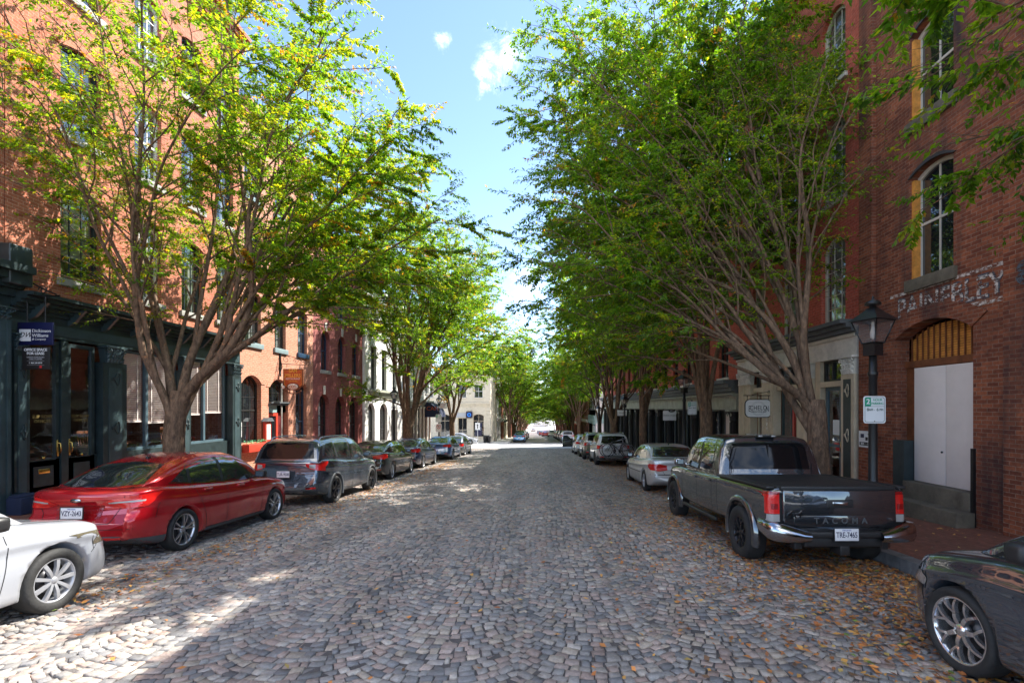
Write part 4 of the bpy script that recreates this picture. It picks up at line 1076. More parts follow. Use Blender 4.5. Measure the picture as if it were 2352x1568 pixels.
for a in (-9.1, -11.4, -13.7, -16, -18.3, -20.6, -22.9):
    for z0 in (3.2,): window(G, a, a + 1.2, z0, z0 + 1.8, 0, frame='white_paint', cols=2, rows=(1, 1), sill='cream', set_in=.18)
cornice(G, -26, -6.85, 2.0, 2.5, .3, 'cream', name='belt_course'); cornice(G, -26, -6.85, 5.8, 6.3, .5, 'cream', name='roof_cornice')
for k in range(10):
    for (a, c) in ((-7.45, -6.85), (-10.05, -9.45)): G.box('quoin', 'cream', a, c, -3.1 + k * .5, -3.1 + k * .5 + .42, out=.07, inn=.02)
G.box('sign_band', 'sign_grey', -11.6, -9.7, .5, 1.1, out=.14, inn=.0)
bs = MB(); bs.bbox(-.45, .45, -.1, .05, -.45, .45, .02); bo = bs.build('shop_sign', 'sign_navy', None, (-9.75, 67.9, .85)); tag(bo, 'square blue sign with a bright ring above the cream bank door', 'sign')
bs = MB(); bs.lathe([(.14, -.12), (.14, -.108), (.27, -.108), (.27, -.12)], 20, axis='y', cap=False); bs.grid([[(r_ * cos(t), -.12, r_ * sin(t)) for t in np.linspace(0, 2 * pi, 21)] for r_ in (.14, .27)], smooth=False); bs.build('ring', 'sign_blue', bo)
m = MB(); m.box(-8.95, -8.0, -.12, -.1, .3, 2.0); G_p = m.build('poster', 'sign_navy', G.root, (8.0 + 8.45, .27, .3)) if False else None
wp = MB(); wp.bbox(-.45, .45, -.01, .01, -.9, .9, .003); wo = wp.build('window_poster', 'sign_navy', None, (-8.5, 68.28, -1.2)); tag(wo, 'blue poster in the arched window of the cream bank', 'poster'); lettering('OPEN\nNOW', .26, 'sign_white', wo, (0, -.02, .1))

# --- row beyond on the left
FXL = -6.85
def far_front(x, side, y0, y1, top, mat, label, gnd='white', seed=0, name='town_building', trim='old_white', awn=None, step=2.3):
    b = Bld(name, label, x, y0, y1, side, zg=ground(y1) - .3, group='buildings beyond the crossing')
    zf = ground((y0 + y1) / 2) + .15
    n = max(2, int((y1 - y0) / step)); ops = []; wl = []
    for i in range(n):
        yc = y0 + (y1 - y0) * (i + .5) / n
        fl = 0; z = zf + 4.2
        while z + 2.4 < top: wl.append((yc - .5, yc + .5, z, z + 1.9)); z += 3.1
    gl = [(y0 + (y1 - y0) * i / n + .3, y0 + (y1 - y0) * (i + 1) / n - .3) for i in range(n)]
    wall(b, y0, y1, b.zg, top, [op(*w) for w in wl] + [op(a, c, zf + .3, zf + 3.0) for a, c in gl], mat, depth=10, reveal=.2)
    for w in wl: window(b, *w, 0, frame=trim, cols=2, rows=(1, 1), sill='stone', set_in=.12)
    for a, c in gl: window(b, a, c, zf + .3, zf + 3.0, 0, frame='black_paint', cols=2, rows=(1, 1), sill=None, set_in=.15, meet=.8)
    cornice(b, y0, y1, zf + 3.2, zf + 3.7, .3, trim, name='shop_cornice'); cornice(b, y0, y1, top - .6, top + .1, .4, trim, name='roof_cornice')
    return b
far_front(FXL, 'L', 78.3, 86, 8.5, 'brick_white', 'white painted shop row house just past the cream corner')
far_front(FXL, 'L', 86, 93, 6.5, 'brick_far', 'brick shop house behind the first far left tree', gnd='dark')
far_front(FXL, 'L', 93, 104, 8.0, 'cream', 'cream fronted house further down the left row', trim='teal_frame')
far_front(FXL, 'L', 104, 122, 6.0, 'brick_far', 'long brick house far down the left row')
far_front(FXL, 'L', 122, 145, 5.0, 'brick_white', 'white house far down the left side')
far_front(FXL, 'L', 145, 190, 4.0, 'brick_far', 'farthest brick house on the left side', step=4)
rt = MB()
# ------------------------------------------------------------------ buildings on the right side
RX = 7.7
def PY(px): return FY(px, RX)
# --- dark brick building with the ghost sign, nearest right
r0, r1 = 1.0, PY(1977)
Rb = Bld('brick_building', 'dark red brick building on the right with faded painted lettering', RX, r0, r1, 'R', zg=ground(12) - .1)
dz = (PY(2235), PY(2057))                       # door opening
w2 = (PY(2190), PY(2092)); 
def pz(px, py): return FP(px, py, RX)[1]
wz = (4.5, 6.75); w3 = (7.75, 9.65)
ow = [(dz[0] - 3.6, dz[1] - 3.6)]
ops_ = [op(dz[0], dz[1], .30, 3.62, .3), op(w2[0], w2[1], wz[0], wz[1], .13), op(w2[0], w2[1], w3[0], w3[1], .13), op(w2[0], w2[1], 10.8, 12.5, .13),
        op(w2[0] - 3.3, w2[1] - 3.3, wz[0], wz[1], .13), op(w2[0] - 3.3, w2[1] - 3.3, w3[0], w3[1], .13)]
wall(Rb, r0, r1, Rb.zg, 14.3, ops_, 'brick_dark', reveal=.3)
for dy in (0, -3.3):
    for (z0, z1) in ((wz, w3, (10.8, 12.5)) if dy == 0 else (wz, w3)):
        o = window(Rb, w2[0] + dy, w2[1] + dy, z0, z1, .13, frame='frame_cream', cols=2, rows=(1, 1), sill='stone_dark', sill_h=.24, set_in=.18, lintel='soot_stone', lintel_h=.07, fw=.075, meet=.5)
        a, c = Rb.span(w2[0] + dy, w2[1] + dy)
        m = MB(); m.box(a + .002, a + .07, -.12 + .14, .16, Rb.z(z0), Rb.z(z1 - .2)); m.build('jamb_board', 'wood_orange', Rb.root)
# brick piers between bays
for i, (pa, pb_) in enumerate(((PY(2012), PY(1983)), (7.25, 8.06))):
    Rb.box('pier', 'brick_dark', pb_ if False else min(pa, pb_), max(pa, pb_), Rb.zg, 14.3, out=.11 + .003 * i, inn=0.02)
Rb.box('pier', 'brick_dark', 3.2, 4.1, Rb.zg, 14.3, out=.12, inn=.02)
cornice(Rb, r0, r1, 13.7, 14.4, .4, 'brick_dark', name='roof_cornice')
# arch ring of the door
a, c = Rb.span(*dz); zs = Rb.z(3.32)
m = MB(); ip = arch_pts(a, c, zs, .3, 22); op_ = arch_pts(a - .3, c + .3, zs + .22, .38, 22)
for k in range(22): m.prism([ip[k], ip[k + 1], op_[k + 1], op_[k]], 'y', -.03 - .002 * (k % 2), .02)
m.build('door_arch', 'brick_dark', Rb.root)
# recessed timber surround, orange louvred fan, boarded opening
m = MB(); m.box(a, c, .24, .34, Rb.z(.30), Rb.z(2.72)); m.box(a, c, .20, .34, Rb.z(2.72), Rb.z(2.86)); m.build('door_surround', 'wood_brown', Rb.root)
m = MB(); n = 11
m.add([(a + .05, .33, Rb.z(2.86)), (c - .05, .33, Rb.z(2.86))] + [(p[0], .33, p[1]) for p in arch_pts(a + .05, c - .05, zs - .03, .28)[::-1]], [tuple(range(17))])
fan = m.build('fan_light', 'wood_orange', Rb.root)
m = MB()
for i in range(13):
    x = a + (c - a) * (i + .5) / 13; m.box(x - .009, x + .009, .29, .318, Rb.z(2.86), Rb.z(3.32) + .27 * (1 - ((i - 6) / 6.6) ** 2))
for i in range(14): z = Rb.z(2.90 + .048 * i); w_ = .5 * (c - a) * (1 if z < zs else sqrt(max(0.02, 1 - (z - zs) / .31))); m.box((a + c) / 2 - w_, (a + c) / 2 + w_, .322, .328, z, z + .007)
m.build('fan_bars', 'wood_brown', fan)
bx0, bx1 = Rb.span(dz[0] + .02, FY(2100, 7.89))
mid = (bx0 + bx1) / 2
for k, (x0, x1) in enumerate(((bx0, mid - .006), (mid + .006, bx1))):
    m = MB(); m.bbox(x0, x1, .19 + .004 * k, .225 + .004 * k, Rb.z(.35), Rb.z(2.70), .004); m.build('board', 'board_white', Rb.root)
m = MB(); m.lathe([(.001, -.03), (.02, -.02), (.02, 0)], 8, axis='y', c=(mid - .08, .19, Rb.z(1.0))); m.build('latch', 'black_iron', Rb.root)
m = MB(); m.box(a - .04, a + .28, -.03, .18, Rb.z(-.5), Rb.z(1.18)); m.build('iron_plinth', 'teal_dark', Rb.root)
m = MB(); m.box(c + .002, c + .06, -.05, .02, Rb.z(-.25), Rb.z(1.15)); m.build('iron_guard', 'black_iron', Rb.root)
m = MB(); m.bbox(a + .283, c - .003, -.06, .3, Rb.z(-.6), Rb.z(.345), .012); m.bbox(a - .1, c + .12, -.40, -.065, Rb.z(-.75), Rb.z(.02), .014)
m.build('door_step', 'stone_dark', Rb.root)
# ghost sign: worn band and letters
def worn(name, col, lo):
    m, nt, out = newmat(name); L = nt.links.new
    b = N(nt, 'ShaderNodeBsdfPrincipled'); b.inputs['Base Color'].default_value = c4(col); b.inputs['Roughness'].default_value = .9
    t = N(nt, 'ShaderNodeBsdfTransparent'); g = N(nt, 'ShaderNodeNewGeometry')
    mp = N(nt, 'ShaderNodeMapping'); mp.inputs['Scale'].default_value = (1, 1, 2.4); L(g.outputs['Position'], mp.inputs[0])
    n = N(nt, 'ShaderNodeTexNoise'); setin(n, Scale=9.0, Detail=8.0, Roughness=.8); L(mp.outputs[0], n.inputs['Vector'])
    r = N(nt, 'ShaderNodeMapRange'); setin(r, From_Min=lo, From_Max=lo + .06); L(n.outputs['Fac'], r.inputs[0])
    mx = N(nt, 'ShaderNodeMixShader'); L(r.outputs[0], mx.inputs[0]); L(t.outputs[0], mx.inputs[1]); L(b.outputs[0], mx.inputs[2]); L(mx.outputs[0], out.inputs[0])
worn('ghost_light', (.66, .57, .51), .495); worn('ghost_dark', (.09, .10, .12), .46); worn('ghost_line', (.62, .54, .48), .47)
ga, gb = Rb.span(8.12, 10.55); gcx = (ga + gb) / 2
def fit_text(body, capz0, capz1, x0, x1, mat, bold, off):
    me = text_mesh(body, 1.0, extrude=.0015, bold=bold); xs = [v.co.x for v in me.vertices]; zs = [v.co.z for v in me.vertices]
    for v in me.vertices: v.co.x = x0 + (v.co.x - min(xs)) / (max(xs) - min(xs)) * (x1 - x0); v.co.z = capz0 + (v.co.z - min(zs)) / (max(zs) - min(zs)) * (capz1 - capz0); v.co.y += off
    me.materials.clear(); me.materials.append(MATS[mat]); put('painted_letters', me, Rb.root)
fit_text('PAINEBLEY', Rb.z(3.76), Rb.z(4.20), ga - .02, gb + .03, 'ghost_dark', .018, -.008)
fit_text('PAINEBLEY', Rb.z(3.78), Rb.z(4.17), ga, gb, 'ghost_light', .012, -.013)
fit_text('8', Rb.z(3.80), Rb.z(4.20), gb + .30, gb + .62, 'ghost_dark', .03, -.13)
for z, h_ in ((3.655, .075), (4.245, .06)):
    m = MB(); u0, u1 = Rb.span(3.0, 10.8); m.box(u0, u1, -.010, .001, Rb.z(z), Rb.z(z) + h_); m.build('painted_line', 'ghost_line', Rb.root)
# mover's notice on the brick
m = MB(); m.box(-.27, .27, -.008, .002, -.19, .19); no = m.build('paper_notice', 'paper', None, (RX - .122, PY(1998), 1.88 - .64), (0, 0, R(-90))); no.location = (RX - .126, PY(2003), 1.14)
tag(no, 'white paper notice on the brick pier behind the lamp post', 'notice')
m = MB(); m.box(-.24, .25, -.0105, -.0085, -.15, -.07); m.build('number_bar', 'ink', no); lettering('804 - - 1350', .075, 'sign_white', no, (0, -.012, -.11)); lettering('movers', .05, 'ink', no, (.13, -.011, .12))
m = MB(); m.bbox(-.2, -.08, -.011, -.0085, .03, .12, .001); m.build('emblem', 'sign_navy', no)
m = MB(); m.tube([(.16, -.011, .06), (.14, -.011, 0), (.18, -.011, -.06)], .008, n=4); m.tube([(.14, -.011, .02), (.04, -.011, .02)], .006, n=4); m.bbox(-.03, .05, -.011, -.0085, -.03, .05, .001); m.build('figure', 'ink', no)

# --- white shopfront building with arched upper windows
q0, q1 = r1, PY(1698)
Q = Bld('brick_building', 'red brick building with beige wine bar shopfront and tall arched windows', RX, q0, q1, 'R')
cw = [(PY(1942), PY(1886)), (PY(1832), PY(1794)), (PY(1757), PY(1729))]
fl = [(4.05, 6.35), (7.25, 9.4), (10.3, 12.3)]
wall(Q, q0, q1, 3.15, 14.3, [op(a, c, z0, z1, .32) for a, c in cw for z0, z1 in fl], 'brick_red', reveal=.2)
for k, (a, c) in enumerate(cw):
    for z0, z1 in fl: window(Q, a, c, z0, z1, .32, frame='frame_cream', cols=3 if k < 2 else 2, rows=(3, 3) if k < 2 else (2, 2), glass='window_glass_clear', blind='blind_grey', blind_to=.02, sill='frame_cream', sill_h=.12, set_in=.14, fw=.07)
cornice(Q, q0, q1, 13.7, 14.4, .4, 'brick_red', name='roof_cornice')
interior(Q, q0 + .1, q1 - .1, -.4, 3.1, 4.0, 'interior')
lb = MB(); a_, c_ = Q.span(q0, q1); lb.box(a_, a_ + .12, .12, 12, 0, Q.z(3.15)); lb.box(c_ - .12, c_, .12, 12, 0, Q.z(3.15)); lb.box(a_ + .12, c_ - .12, 11.8, 12, 0, Q.z(3.15)); lb.build('lower_wall', 'brick_red', Q.root)
Q.box('fascia', 'old_white', q0 + .02, q1 - .02, 3.12, 3.62, out=.08, inn=.12)
cornice(Q, q0, q1, 3.62, 4.0, .5, 'slate', name='shop_cornice', steps=4); Q.box('cornice_band', 'frame_cream', q0 + .03, q1 - .03, 3.60, 3.68, out=.14, inn=.02)
cb_ = [(PY(1976), PY(1946)), (PY(1874), PY(1842)), (PY(1787), PY(1760)), (PY(1733), PY(1706))]
for k, (a, c) in enumerate(cb_):
    pilaster(Q, a, c, Q.zg, 3.14, 'beige_trim', out=.16, cap=.45, capmat='old_white', panel='teal_dark' if k == 0 else None, flutes=0 if k == 0 else 3, seed=10 + k, capw=1.0)
# entrances
def glazed_door(b, ya, yb, z0, z1, mat, rail=.45, glass='shop_glass', nm='door'):
    u0, u1 = b.span(ya, yb); d = MB(); Z0, Z1 = b.z(z0), b.z(z1); f = .09
    d.box(u0, u0 + f, .1, .16, Z0, Z1); d.box(u1 - f, u1, .1, .16, Z0, Z1); d.box(u0 + f, u1 - f, .1, .16, Z1 - f, Z1); d.box(u0 + f, u1 - f, .1, .16, Z0, Z0 + .35); zz = Z0 + (Z1 - Z0) * rail; d.box(u0 + f, u1 - f, .105, .155, zz - .04, zz + .04)
    r = d.build(nm, mat, b.root); g = MB(); g.add([(u0 + f, .13, Z0 + .35), (u1 - f, .13, Z0 + .35), (u1 - f, .13, Z1 - f), (u0 + f, .13, Z1 - f)], [(0, 1, 2, 3)]); g.build('pane', glass, r)
    h = MB(); h.tube([(u0 + .05, .1, zz - .15), (u0 + .05, .04, zz - .13), (u0 + .05, .04, zz + .13), (u0 + .05, .1, zz + .15)], .012, n=5); h.build('handle', 'brass', r)
    return r
e0, e1 = PY(1945), PY(1888); em = e0 + (e1 - e0) * .33
glazed_door(Q, e0, em, -.4, 2.42, 'teal_frame'); d2 = glazed_door(Q, em + .02, e1, -.4, 2.42, 'teal_frame')
Q.box('door_head', 'beige_trim', e0, e1, 2.42, 2.56, out=.05, inn=.12)
shop_window(Q, e0, e1, 2.56, 3.12, 'black_paint', mull=(.36,), fw=.06)
u0, u1 = Q.span(em, e1); m = MB(); m.box(u0 + .3, u0 + .62, .118, .128, Q.z(1.15), Q.z(1.55)); m.build('door_notice', 'paper', d2); m = MB(); m.box(u0 + .42, u0 + .62, .118, .128, Q.z(.75), Q.z(.9)); m.build('door_sticker', 'sign_red', d2)
f0, f1 = PY(1840), PY(1788); glazed_door(Q, f0, (f0 + f1) / 2, -.5, 2.42, 'red_paint'); glazed_door(Q, (f0 + f1) / 2 + .02, f1, -.5, 2.42, 'teal_dark'); Q.box('door_head', 'beige_trim', f0, f1, 2.42, 2.56, out=.05, inn=.12); shop_window(Q, f0, f1, 2.56, 3.12, 'black_paint', mull=(.5,), fw=.06)
h0, h1 = PY(1759), PY(1734); glazed_door(Q, h0, h1, -.6, 2.42, 'beige_trim'); Q.box('door_head', 'beige_trim', h0, h1, 2.42, 2.56, out=.05, inn=.12); shop_window(Q, h0, h1, 2.56, 3.12, 'black_paint', fw=.06)
j0 = PY(1887); j1 = PY(1876); Q.box('side_panel', 'beige_trim', min(j0, j1), max(j0, j1), Q.zg, 3.12, out=.04, inn=.12)
lettering('1\n2\n0\n9', .16, 'old_white', Q.root, (Q.u(PY(1774)), -.18, Q.z(1.4)), name='house_number', extrude=.01)

# wine bar hanging sign
ex = MB()
def rrect(w, h, r, n=6):
    p = []
    for (cx, cz, a0) in ((w / 2 - r, h / 2 - r, 0), (-w / 2 + r, h / 2 - r, pi / 2), (-w / 2 + r, -h / 2 + r, pi), (w / 2 - r, -h / 2 + r, 3 * pi / 2)):
        p += [(cx + r * cos(a0 + pi / 2 * i / n), cz + r * sin(a0 + pi / 2 * i / n)) for i in range(n + 1)]
    return p
ey = 16.1; exx = (1741 - VX) / F * ey; ez = EYE - (937.5 - HY) / F * ey; ew, eh = .87, .60
ex.prism(rrect(ew, eh, .16), 'y', -.02, .02); eo = ex.build('hanging_sign', 'sign_black', None, (exx, ey, ez), fix=True); tag(eo, 'white rounded wine bar sign on a black bracket', 'sign')
m = MB(); m.prism(rrect(ew - .04, eh - .04, .145), 'y', -.024, -.0202); m.build('face', 'sign_white', eo, fix=True)
m = MB()
for r_ in (.19, .215, .235): m.tube([(r_ * cos(t), -.026, r_ * sin(t)) for t in np.linspace(.3, 2 * pi - .2, 25)], .0035, n=4)
m.build('rings', 'sign_grey', eo)
lettering('E', .27, 'ink', eo, (-.29, -.030, -.02), sx=.5); lettering('CHELO', .21, 'ink', eo, (0.0, -.030, .01), sx=.78, space=1.12); lettering('N', .27, 'ink', eo, (.29, -.030, -.02), sx=.5)
lettering('URBAN WINE BAR', .06, 'ink', eo, (0, -.030, -.11), sx=1.05)
m = MB(); m.tube([(exx - .48, ey, ez + .42), (RX, ey, ez + .42)], .014, n=5); m.tube([(exx - .35, ey, ez + .42), (exx - .35, ey, ez + .29)], .01, n=5); m.tube([(exx + .35, ey, ez + .42), (exx + .35, ey, ez + .29)], .01, n=5)
m.tube([(exx - .2 + .9 * t, ey, ez + .44 + .18 * t) for t in np.linspace(0, 1, 5)], .008, n=4); m.tube([(p[0], ey, p[2]) for p in scroll(exx + .36, ez + .52, .06)], .007, n=4)
tag(m.build('sign_bracket', 'black_iron'), 'black iron bracket of the white wine bar sign', 'bracket')

# --- long building with grey cornice over dark columns
t0, t1 = q1, 59.0
T = Bld('brick_building', 'long red brick building over a dark colonnade with a weathered grey cornice', RX, t0, t1, 'R')
uy = [t0 + 1.1 + 2.42 * i for i in range(16)]
wall(T, t0, t1, 2.4, 11.2, [op(y, y + 1.05, z0, z1) for y in uy for z0, z1 in ((3.1, 5.2), (6.1, 8.0), (8.9, 10.3))], 'brick_red', reveal=.2)
for y in uy:
    for z0, z1 in ((3.1, 5.2), (6.1, 8.0), (8.9, 10.3)): window(T, y, y + 1.05, z0, z1, 0, frame='frame_cream' if z0 > 4 else 'black_paint', cols=2, rows=(1, 1), sill='old_white', sill_h=.16, set_in=.14)
cornice(T, t0 + .05, t1 + .2, 2.38, 2.95, .6, 'slate', name='cornice', steps=4); cornice(T, t0 + .03, t1 + .1, 2.26, 2.42, .38, 'grey_green', name='lower_cornice', steps=3)
T.box('fascia', 'grey_green', t0 + .02, t1 + .05, 1.78, 2.28, out=.12, inn=.3)
cornice(T, t0, t1, 10.7, 11.3, .4, 'brick_red', name='roof_cornice')
wall(T, 26.0, t1, 11.3, 14.2, [op(y, y + 1.05, 11.7, 13.2) for y in uy[3:]], 'brick_red', reveal=.2, name='added_shade_wall')  # storey added out of sight behind the trees to shade the road
for y in uy[3:]: window(T, y, y + 1.05, 11.7, 13.2, 0, frame='frame_cream', cols=2, rows=(1, 1), sill='old_white', sill_h=.16, set_in=.14)
T.box('shop_wall', 'black_paint', t0, t1, T.zg, 1.78, out=-.55, inn=12)
m = MB(); 
cyl = [t0 + .55 + 2.42 * i for i in range(17)]
pm = None
for y in cyl:
    if y > t1: continue
    gz = ground(y) + .1; u = T.u(y); h = 1.78 - gz
    mm = MB(); mm.lathe([(.24, 0), (.24, .12), (.19, .2), (.165, .3), (.15, h - .45), (.18, h - .42), (.17, h - .38), (.2, h - .2), (.26, h - .08), (.26, h)], 14)
    for k in range(10):
        an = 2 * pi * k / 10; mm.box(.158 * cos(an) - .014, .158 * cos(an) + .014, .158 * sin(an) - .014, .158 * sin(an) + .014, .32, h - .5)
    o = mm.build('column', 'black_paint', T.root, (u, .02, T.z(gz)))
    cp = MB(); 
    for sg in (-1, 1): cp.tube([(sg * (.17 + .04 * cos(t)), -.2, h - .2 + .05 * sin(t)) for t in np.linspace(0, 2 * pi, 9)], .018, n=5)
    cp.bbox(-.27, .27, -.27, .2, h - .07, h - .002, .01); cp.build('capital', 'grey_green', o)
for i in range(len(cyl) - 1):
    y = cyl[i]
    if y + 2.4 > t1: break
    gz = ground(y + 1.2) + .1
    u0, u1 = T.span(y + .35, y + 2.07)
    d = MB(); f = .08; Z0, Z1 = T.z(gz), T.z(1.6)
    d.box(u0, u0 + f, .42, .5, Z0, Z1); d.box(u1 - f, u1, .42, .5, Z0, Z1); d.box((u0 + u1) / 2 - f / 2, (u0 + u1) / 2 + f / 2, .43, .5, Z0, Z1); d.box(u0, u1, .41, .5, Z1, Z1 + .08)
    r = d.build('shop_window', 'slate', T.root); g = MB(); g.add([(u0, .46, Z0 + .4), (u1, .46, Z0 + .4), (u1, .46, Z1), (u0, .46, Z1)], [(0, 1, 2, 3)]); g.build('pane', 'window_glass', r)
    if i in (0, 1, 2): g = MB(); g.box(u0 + .1, u1 - .9, .44, .455, T.z(.35), Z1 - .02); g.build('blind', 'board_white', r)
# small hanging signs along the colonnade
def board_sign(px0, px1, py0, py1, y, label, txt, sz):
    x0, x1 = (px0 - VX) / F * y, (px1 - VX) / F * y; z1, z0 = EYE - (py0 - HY) / F * y, EYE - (py1 - HY) / F * y
    o = plate_sign('hanging_sign', x1 - x0, z1 - z0, 'sign_white', ((x0 + x1) / 2, y, (z0 + z1) / 2), label, th=.04)
    lettering(txt, sz, 'ink', o, (0, -.023, 0)); 
    m = MB(); m.tube([(x0 - (x0 + x1) / 2, 0, (z1 - z0) / 2 + .06), (RX - .1 - (x0 + x1) / 2, 0, (z1 - z0) / 2 + .06)], .012, n=5)
    for q in (-.3, .3): m.tube([(q * (x1 - x0), 0, (z1 - z0) / 2 - .01), (q * (x1 - x0), 0, (z1 - z0) / 2 + .06)], .008, n=4)
    m.build('bracket', 'black_iron', o); return o
o = board_sign(1523, 1553, 943, 965, 25.5, 'white sign with a black oval hanging under the colonnade', 'MORAN STUDIO', .09)
m = MB(); m.lathe([(.001, -.03), (.17, -.03), (.17, .03), (.001, .03)], 20, axis='y')
for i, v in enumerate(m.v): m.v[i] = (v[0] + .1, v[1], v[2] * .5 + .25)
m.build('oval', 'sign_black', o); lettering('1211', .1, 'sign_white', o, (.1, -.034, .25))
board_sign(1418, 1440, 941.5, 954.5, 34.5, 'plain white sign hanging further along the colonnade', 'STUDIO', .12)
# --- beyond the crossing, right
H = Bld('corner_shop', 'white corner shop beyond the crossing with a teal signboard', 70.5, 8.0, 22.0, 'F', zg=ground(70) - .2)
wall(H, 8.0, 22, H.zg, 9.5, [op(a, a + 1.2, z, z + 1.9) for a in (8.6, 11, 13.4, 15.8) for z in (1.6, 5.0)] + [op(8.4, 11, -2.9, -.5), op(11.6, 14.5, -2.9, -.5)], 'brick_white', depth=10)
for a in (8.6, 11, 13.4, 15.8):
    for z in (1.6, 5.0): window(H, a, a + 1.2, z, z + 1.9, 0, frame='black_paint', sill='stone')
window(H, 8.4, 11, -2.9, -.5, 0, frame='white_paint', cols=3, rows=(1, 1), sill=None); window(H, 11.6, 14.5, -2.9, -.5, 0, frame='white_paint', cols=3, rows=(1, 1), sill=None)
H.box('signboard', 'teal_pale', 8.05, 21.9, -.4, .8, out=.25, inn=0)
Hs = Bld('corner_shop', 'side front of the white corner shop with teal posts', 8.0, 70.6, 80, 'R', zg=ground(80) - .2)
wall(Hs, 70.6, 80, Hs.zg, 9.4, [op(y, y + 1.2, z, z + 1.9) for y in (71.5, 74, 76.5) for z in (1.6, 5.0)] + [op(71.2, 75, -3.2, -.8)], 'brick_white', depth=6)
for y in (71.5, 74, 76.5):
    for z in (1.6, 5.0): window(Hs, y, y + 1.2, z, z + 1.9, 0, frame='black_paint', sill='stone')
window(Hs, 71.2, 75, -3.2, -.8, 0, frame='white_paint', cols=3, rows=(1, 1), sill=None)
Hs.box('signboard', 'teal_pale', 70.7, 79.9, -.6, .7, out=.2, inn=0)
far_front(7.8, 'R', 80.2, 96, 4.5, 'brick_far', 'brick house beyond the teal corner shop')
far_front(7.8, 'R', 96, 125, 4.0, 'brick_red', 'red brick house in the far right row', step=3.5)
far_front(7.8, 'R', 125, 170, 3.0, 'brick_far', 'long brick house far down the right side', step=4.5)
far_front(7.8, 'R', 170, 240, 3.0, 'brick_red', 'farthest brick house on the right side', step=7)
far_front(-6.85, 'L', 190, 300, 3.0, 'brick_far', 'distant low building at the end of the left row', step=9)
end = Bld('end_building', 'pale building closing the far end of the street', 420, -40, 60, 'F', zg=-12)
wall(end, -40, 60, -12, 8, [op(a, a + 2.5, z, z + 3) for a in range(-36, 56, 6) for z in (-5, 1)], 'cream', depth=10)
# ------------------------------------------------------------------ trees
def leaf_material():
    m, nt, out = newmat('leaf'); L = nt.links.new
    at = N(nt, 'ShaderNodeAttribute'); at.attribute_name = 'tint'
    b = N(nt, 'ShaderNodeBsdfPrincipled'); b.inputs['Roughness'].default_value = 0.5; b.inputs['Specular IOR Level'].default_value = 0.35
    L(at.outputs['Color'], b.inputs['Base Color'])
    t = N(nt, 'ShaderNodeBsdfTranslucent')
    hs = N(nt, 'ShaderNodeMix', data_type='RGBA', blend_type='MULTIPLY'); hs.inputs['Factor'].default_value = 1.0
    L(at.outputs['Color'], hs.inputs[6]); hs.inputs[7].default_value = (2.7, 2.5, 0.7, 1); hs.clamp_result = False
    L(hs.outputs[2], t.inputs['Color'])
    mx = N(nt, 'ShaderNodeMixShader'); mx.inputs[0].default_value = 0.55; L(b.outputs[0], mx.inputs[1]); L(t.outputs[0], mx.inputs[2]); L(mx.outputs[0], out.inputs[0])
leaf_material()
def bark_material():
    m, nt, out = newmat('bark'); L = nt.links.new
    b = N(nt, 'ShaderNodeBsdfPrincipled'); b.inputs['Roughness'].default_value = 0.85
    tc = N(nt, 'ShaderNodeTexCoord'); mp = N(nt, 'ShaderNodeMapping'); mp.inputs['Scale'].default_value = (1, 1, .35); L(tc.outputs['Object'], mp.inputs[0])
    n = N(nt, 'ShaderNodeTexNoise'); setin(n, Scale=16.0, Detail=8.0, Roughness=.7); L(mp.outputs[0], n.inputs['Vector'])
    v = N(nt, 'ShaderNodeTexVoronoi'); setin(v, Scale=9.0); L(mp.outputs[0], v.inputs['Vector'])
    rp = N(nt, 'ShaderNodeValToRGB'); e = rp.color_ramp.elements; e[0].position = .3; e[1].position = .72
    e[0].color = (.034, .020, .013, 1); e[1].color = (.27, .17, .105, 1)
    k = rp.color_ramp.elements.new(.5); k.color = (.13, .078, .046, 1)
    L(n.outputs['Fac'], rp.inputs[0])
    # orange flaking patches
    n2 = N(nt, 'ShaderNodeTexNoise'); setin(n2, Scale=5.0, Detail=6.0, Roughness=.75); L(tc.outputs['Object'], n2.inputs['Vector'])
    r2 = N(nt, 'ShaderNodeMapRange'); setin(r2, From_Min=.60, From_Max=.66, To_Min=0, To_Max=.75); L(n2.outputs['Fac'], r2.inputs[0])
    mx = N(nt, 'ShaderNodeMix', data_type='RGBA'); L(r2.outputs[0], mx.inputs['Factor']); L(rp.outputs[0], mx.inputs[6]); mx.inputs[7].default_value = (.36, .16, .07, 1)
    L(mx.outputs[2], b.inputs['Base Color'])
    bp = N(nt, 'ShaderNodeBump'); setin(bp, Strength=.9, Distance=.03); L(n.outputs['Fac'], bp.inputs['Height'])
    bp2 = N(nt, 'ShaderNodeBump'); setin(bp2, Strength=.5, Distance=.02); L(v.outputs['Distance'], bp2.inputs['Height']); L(bp.outputs[0], bp2.inputs['Normal'])
    L(bp2.outputs[0], b.inputs['Normal']); L(b.outputs[0], out.inputs[0])
bark_material()

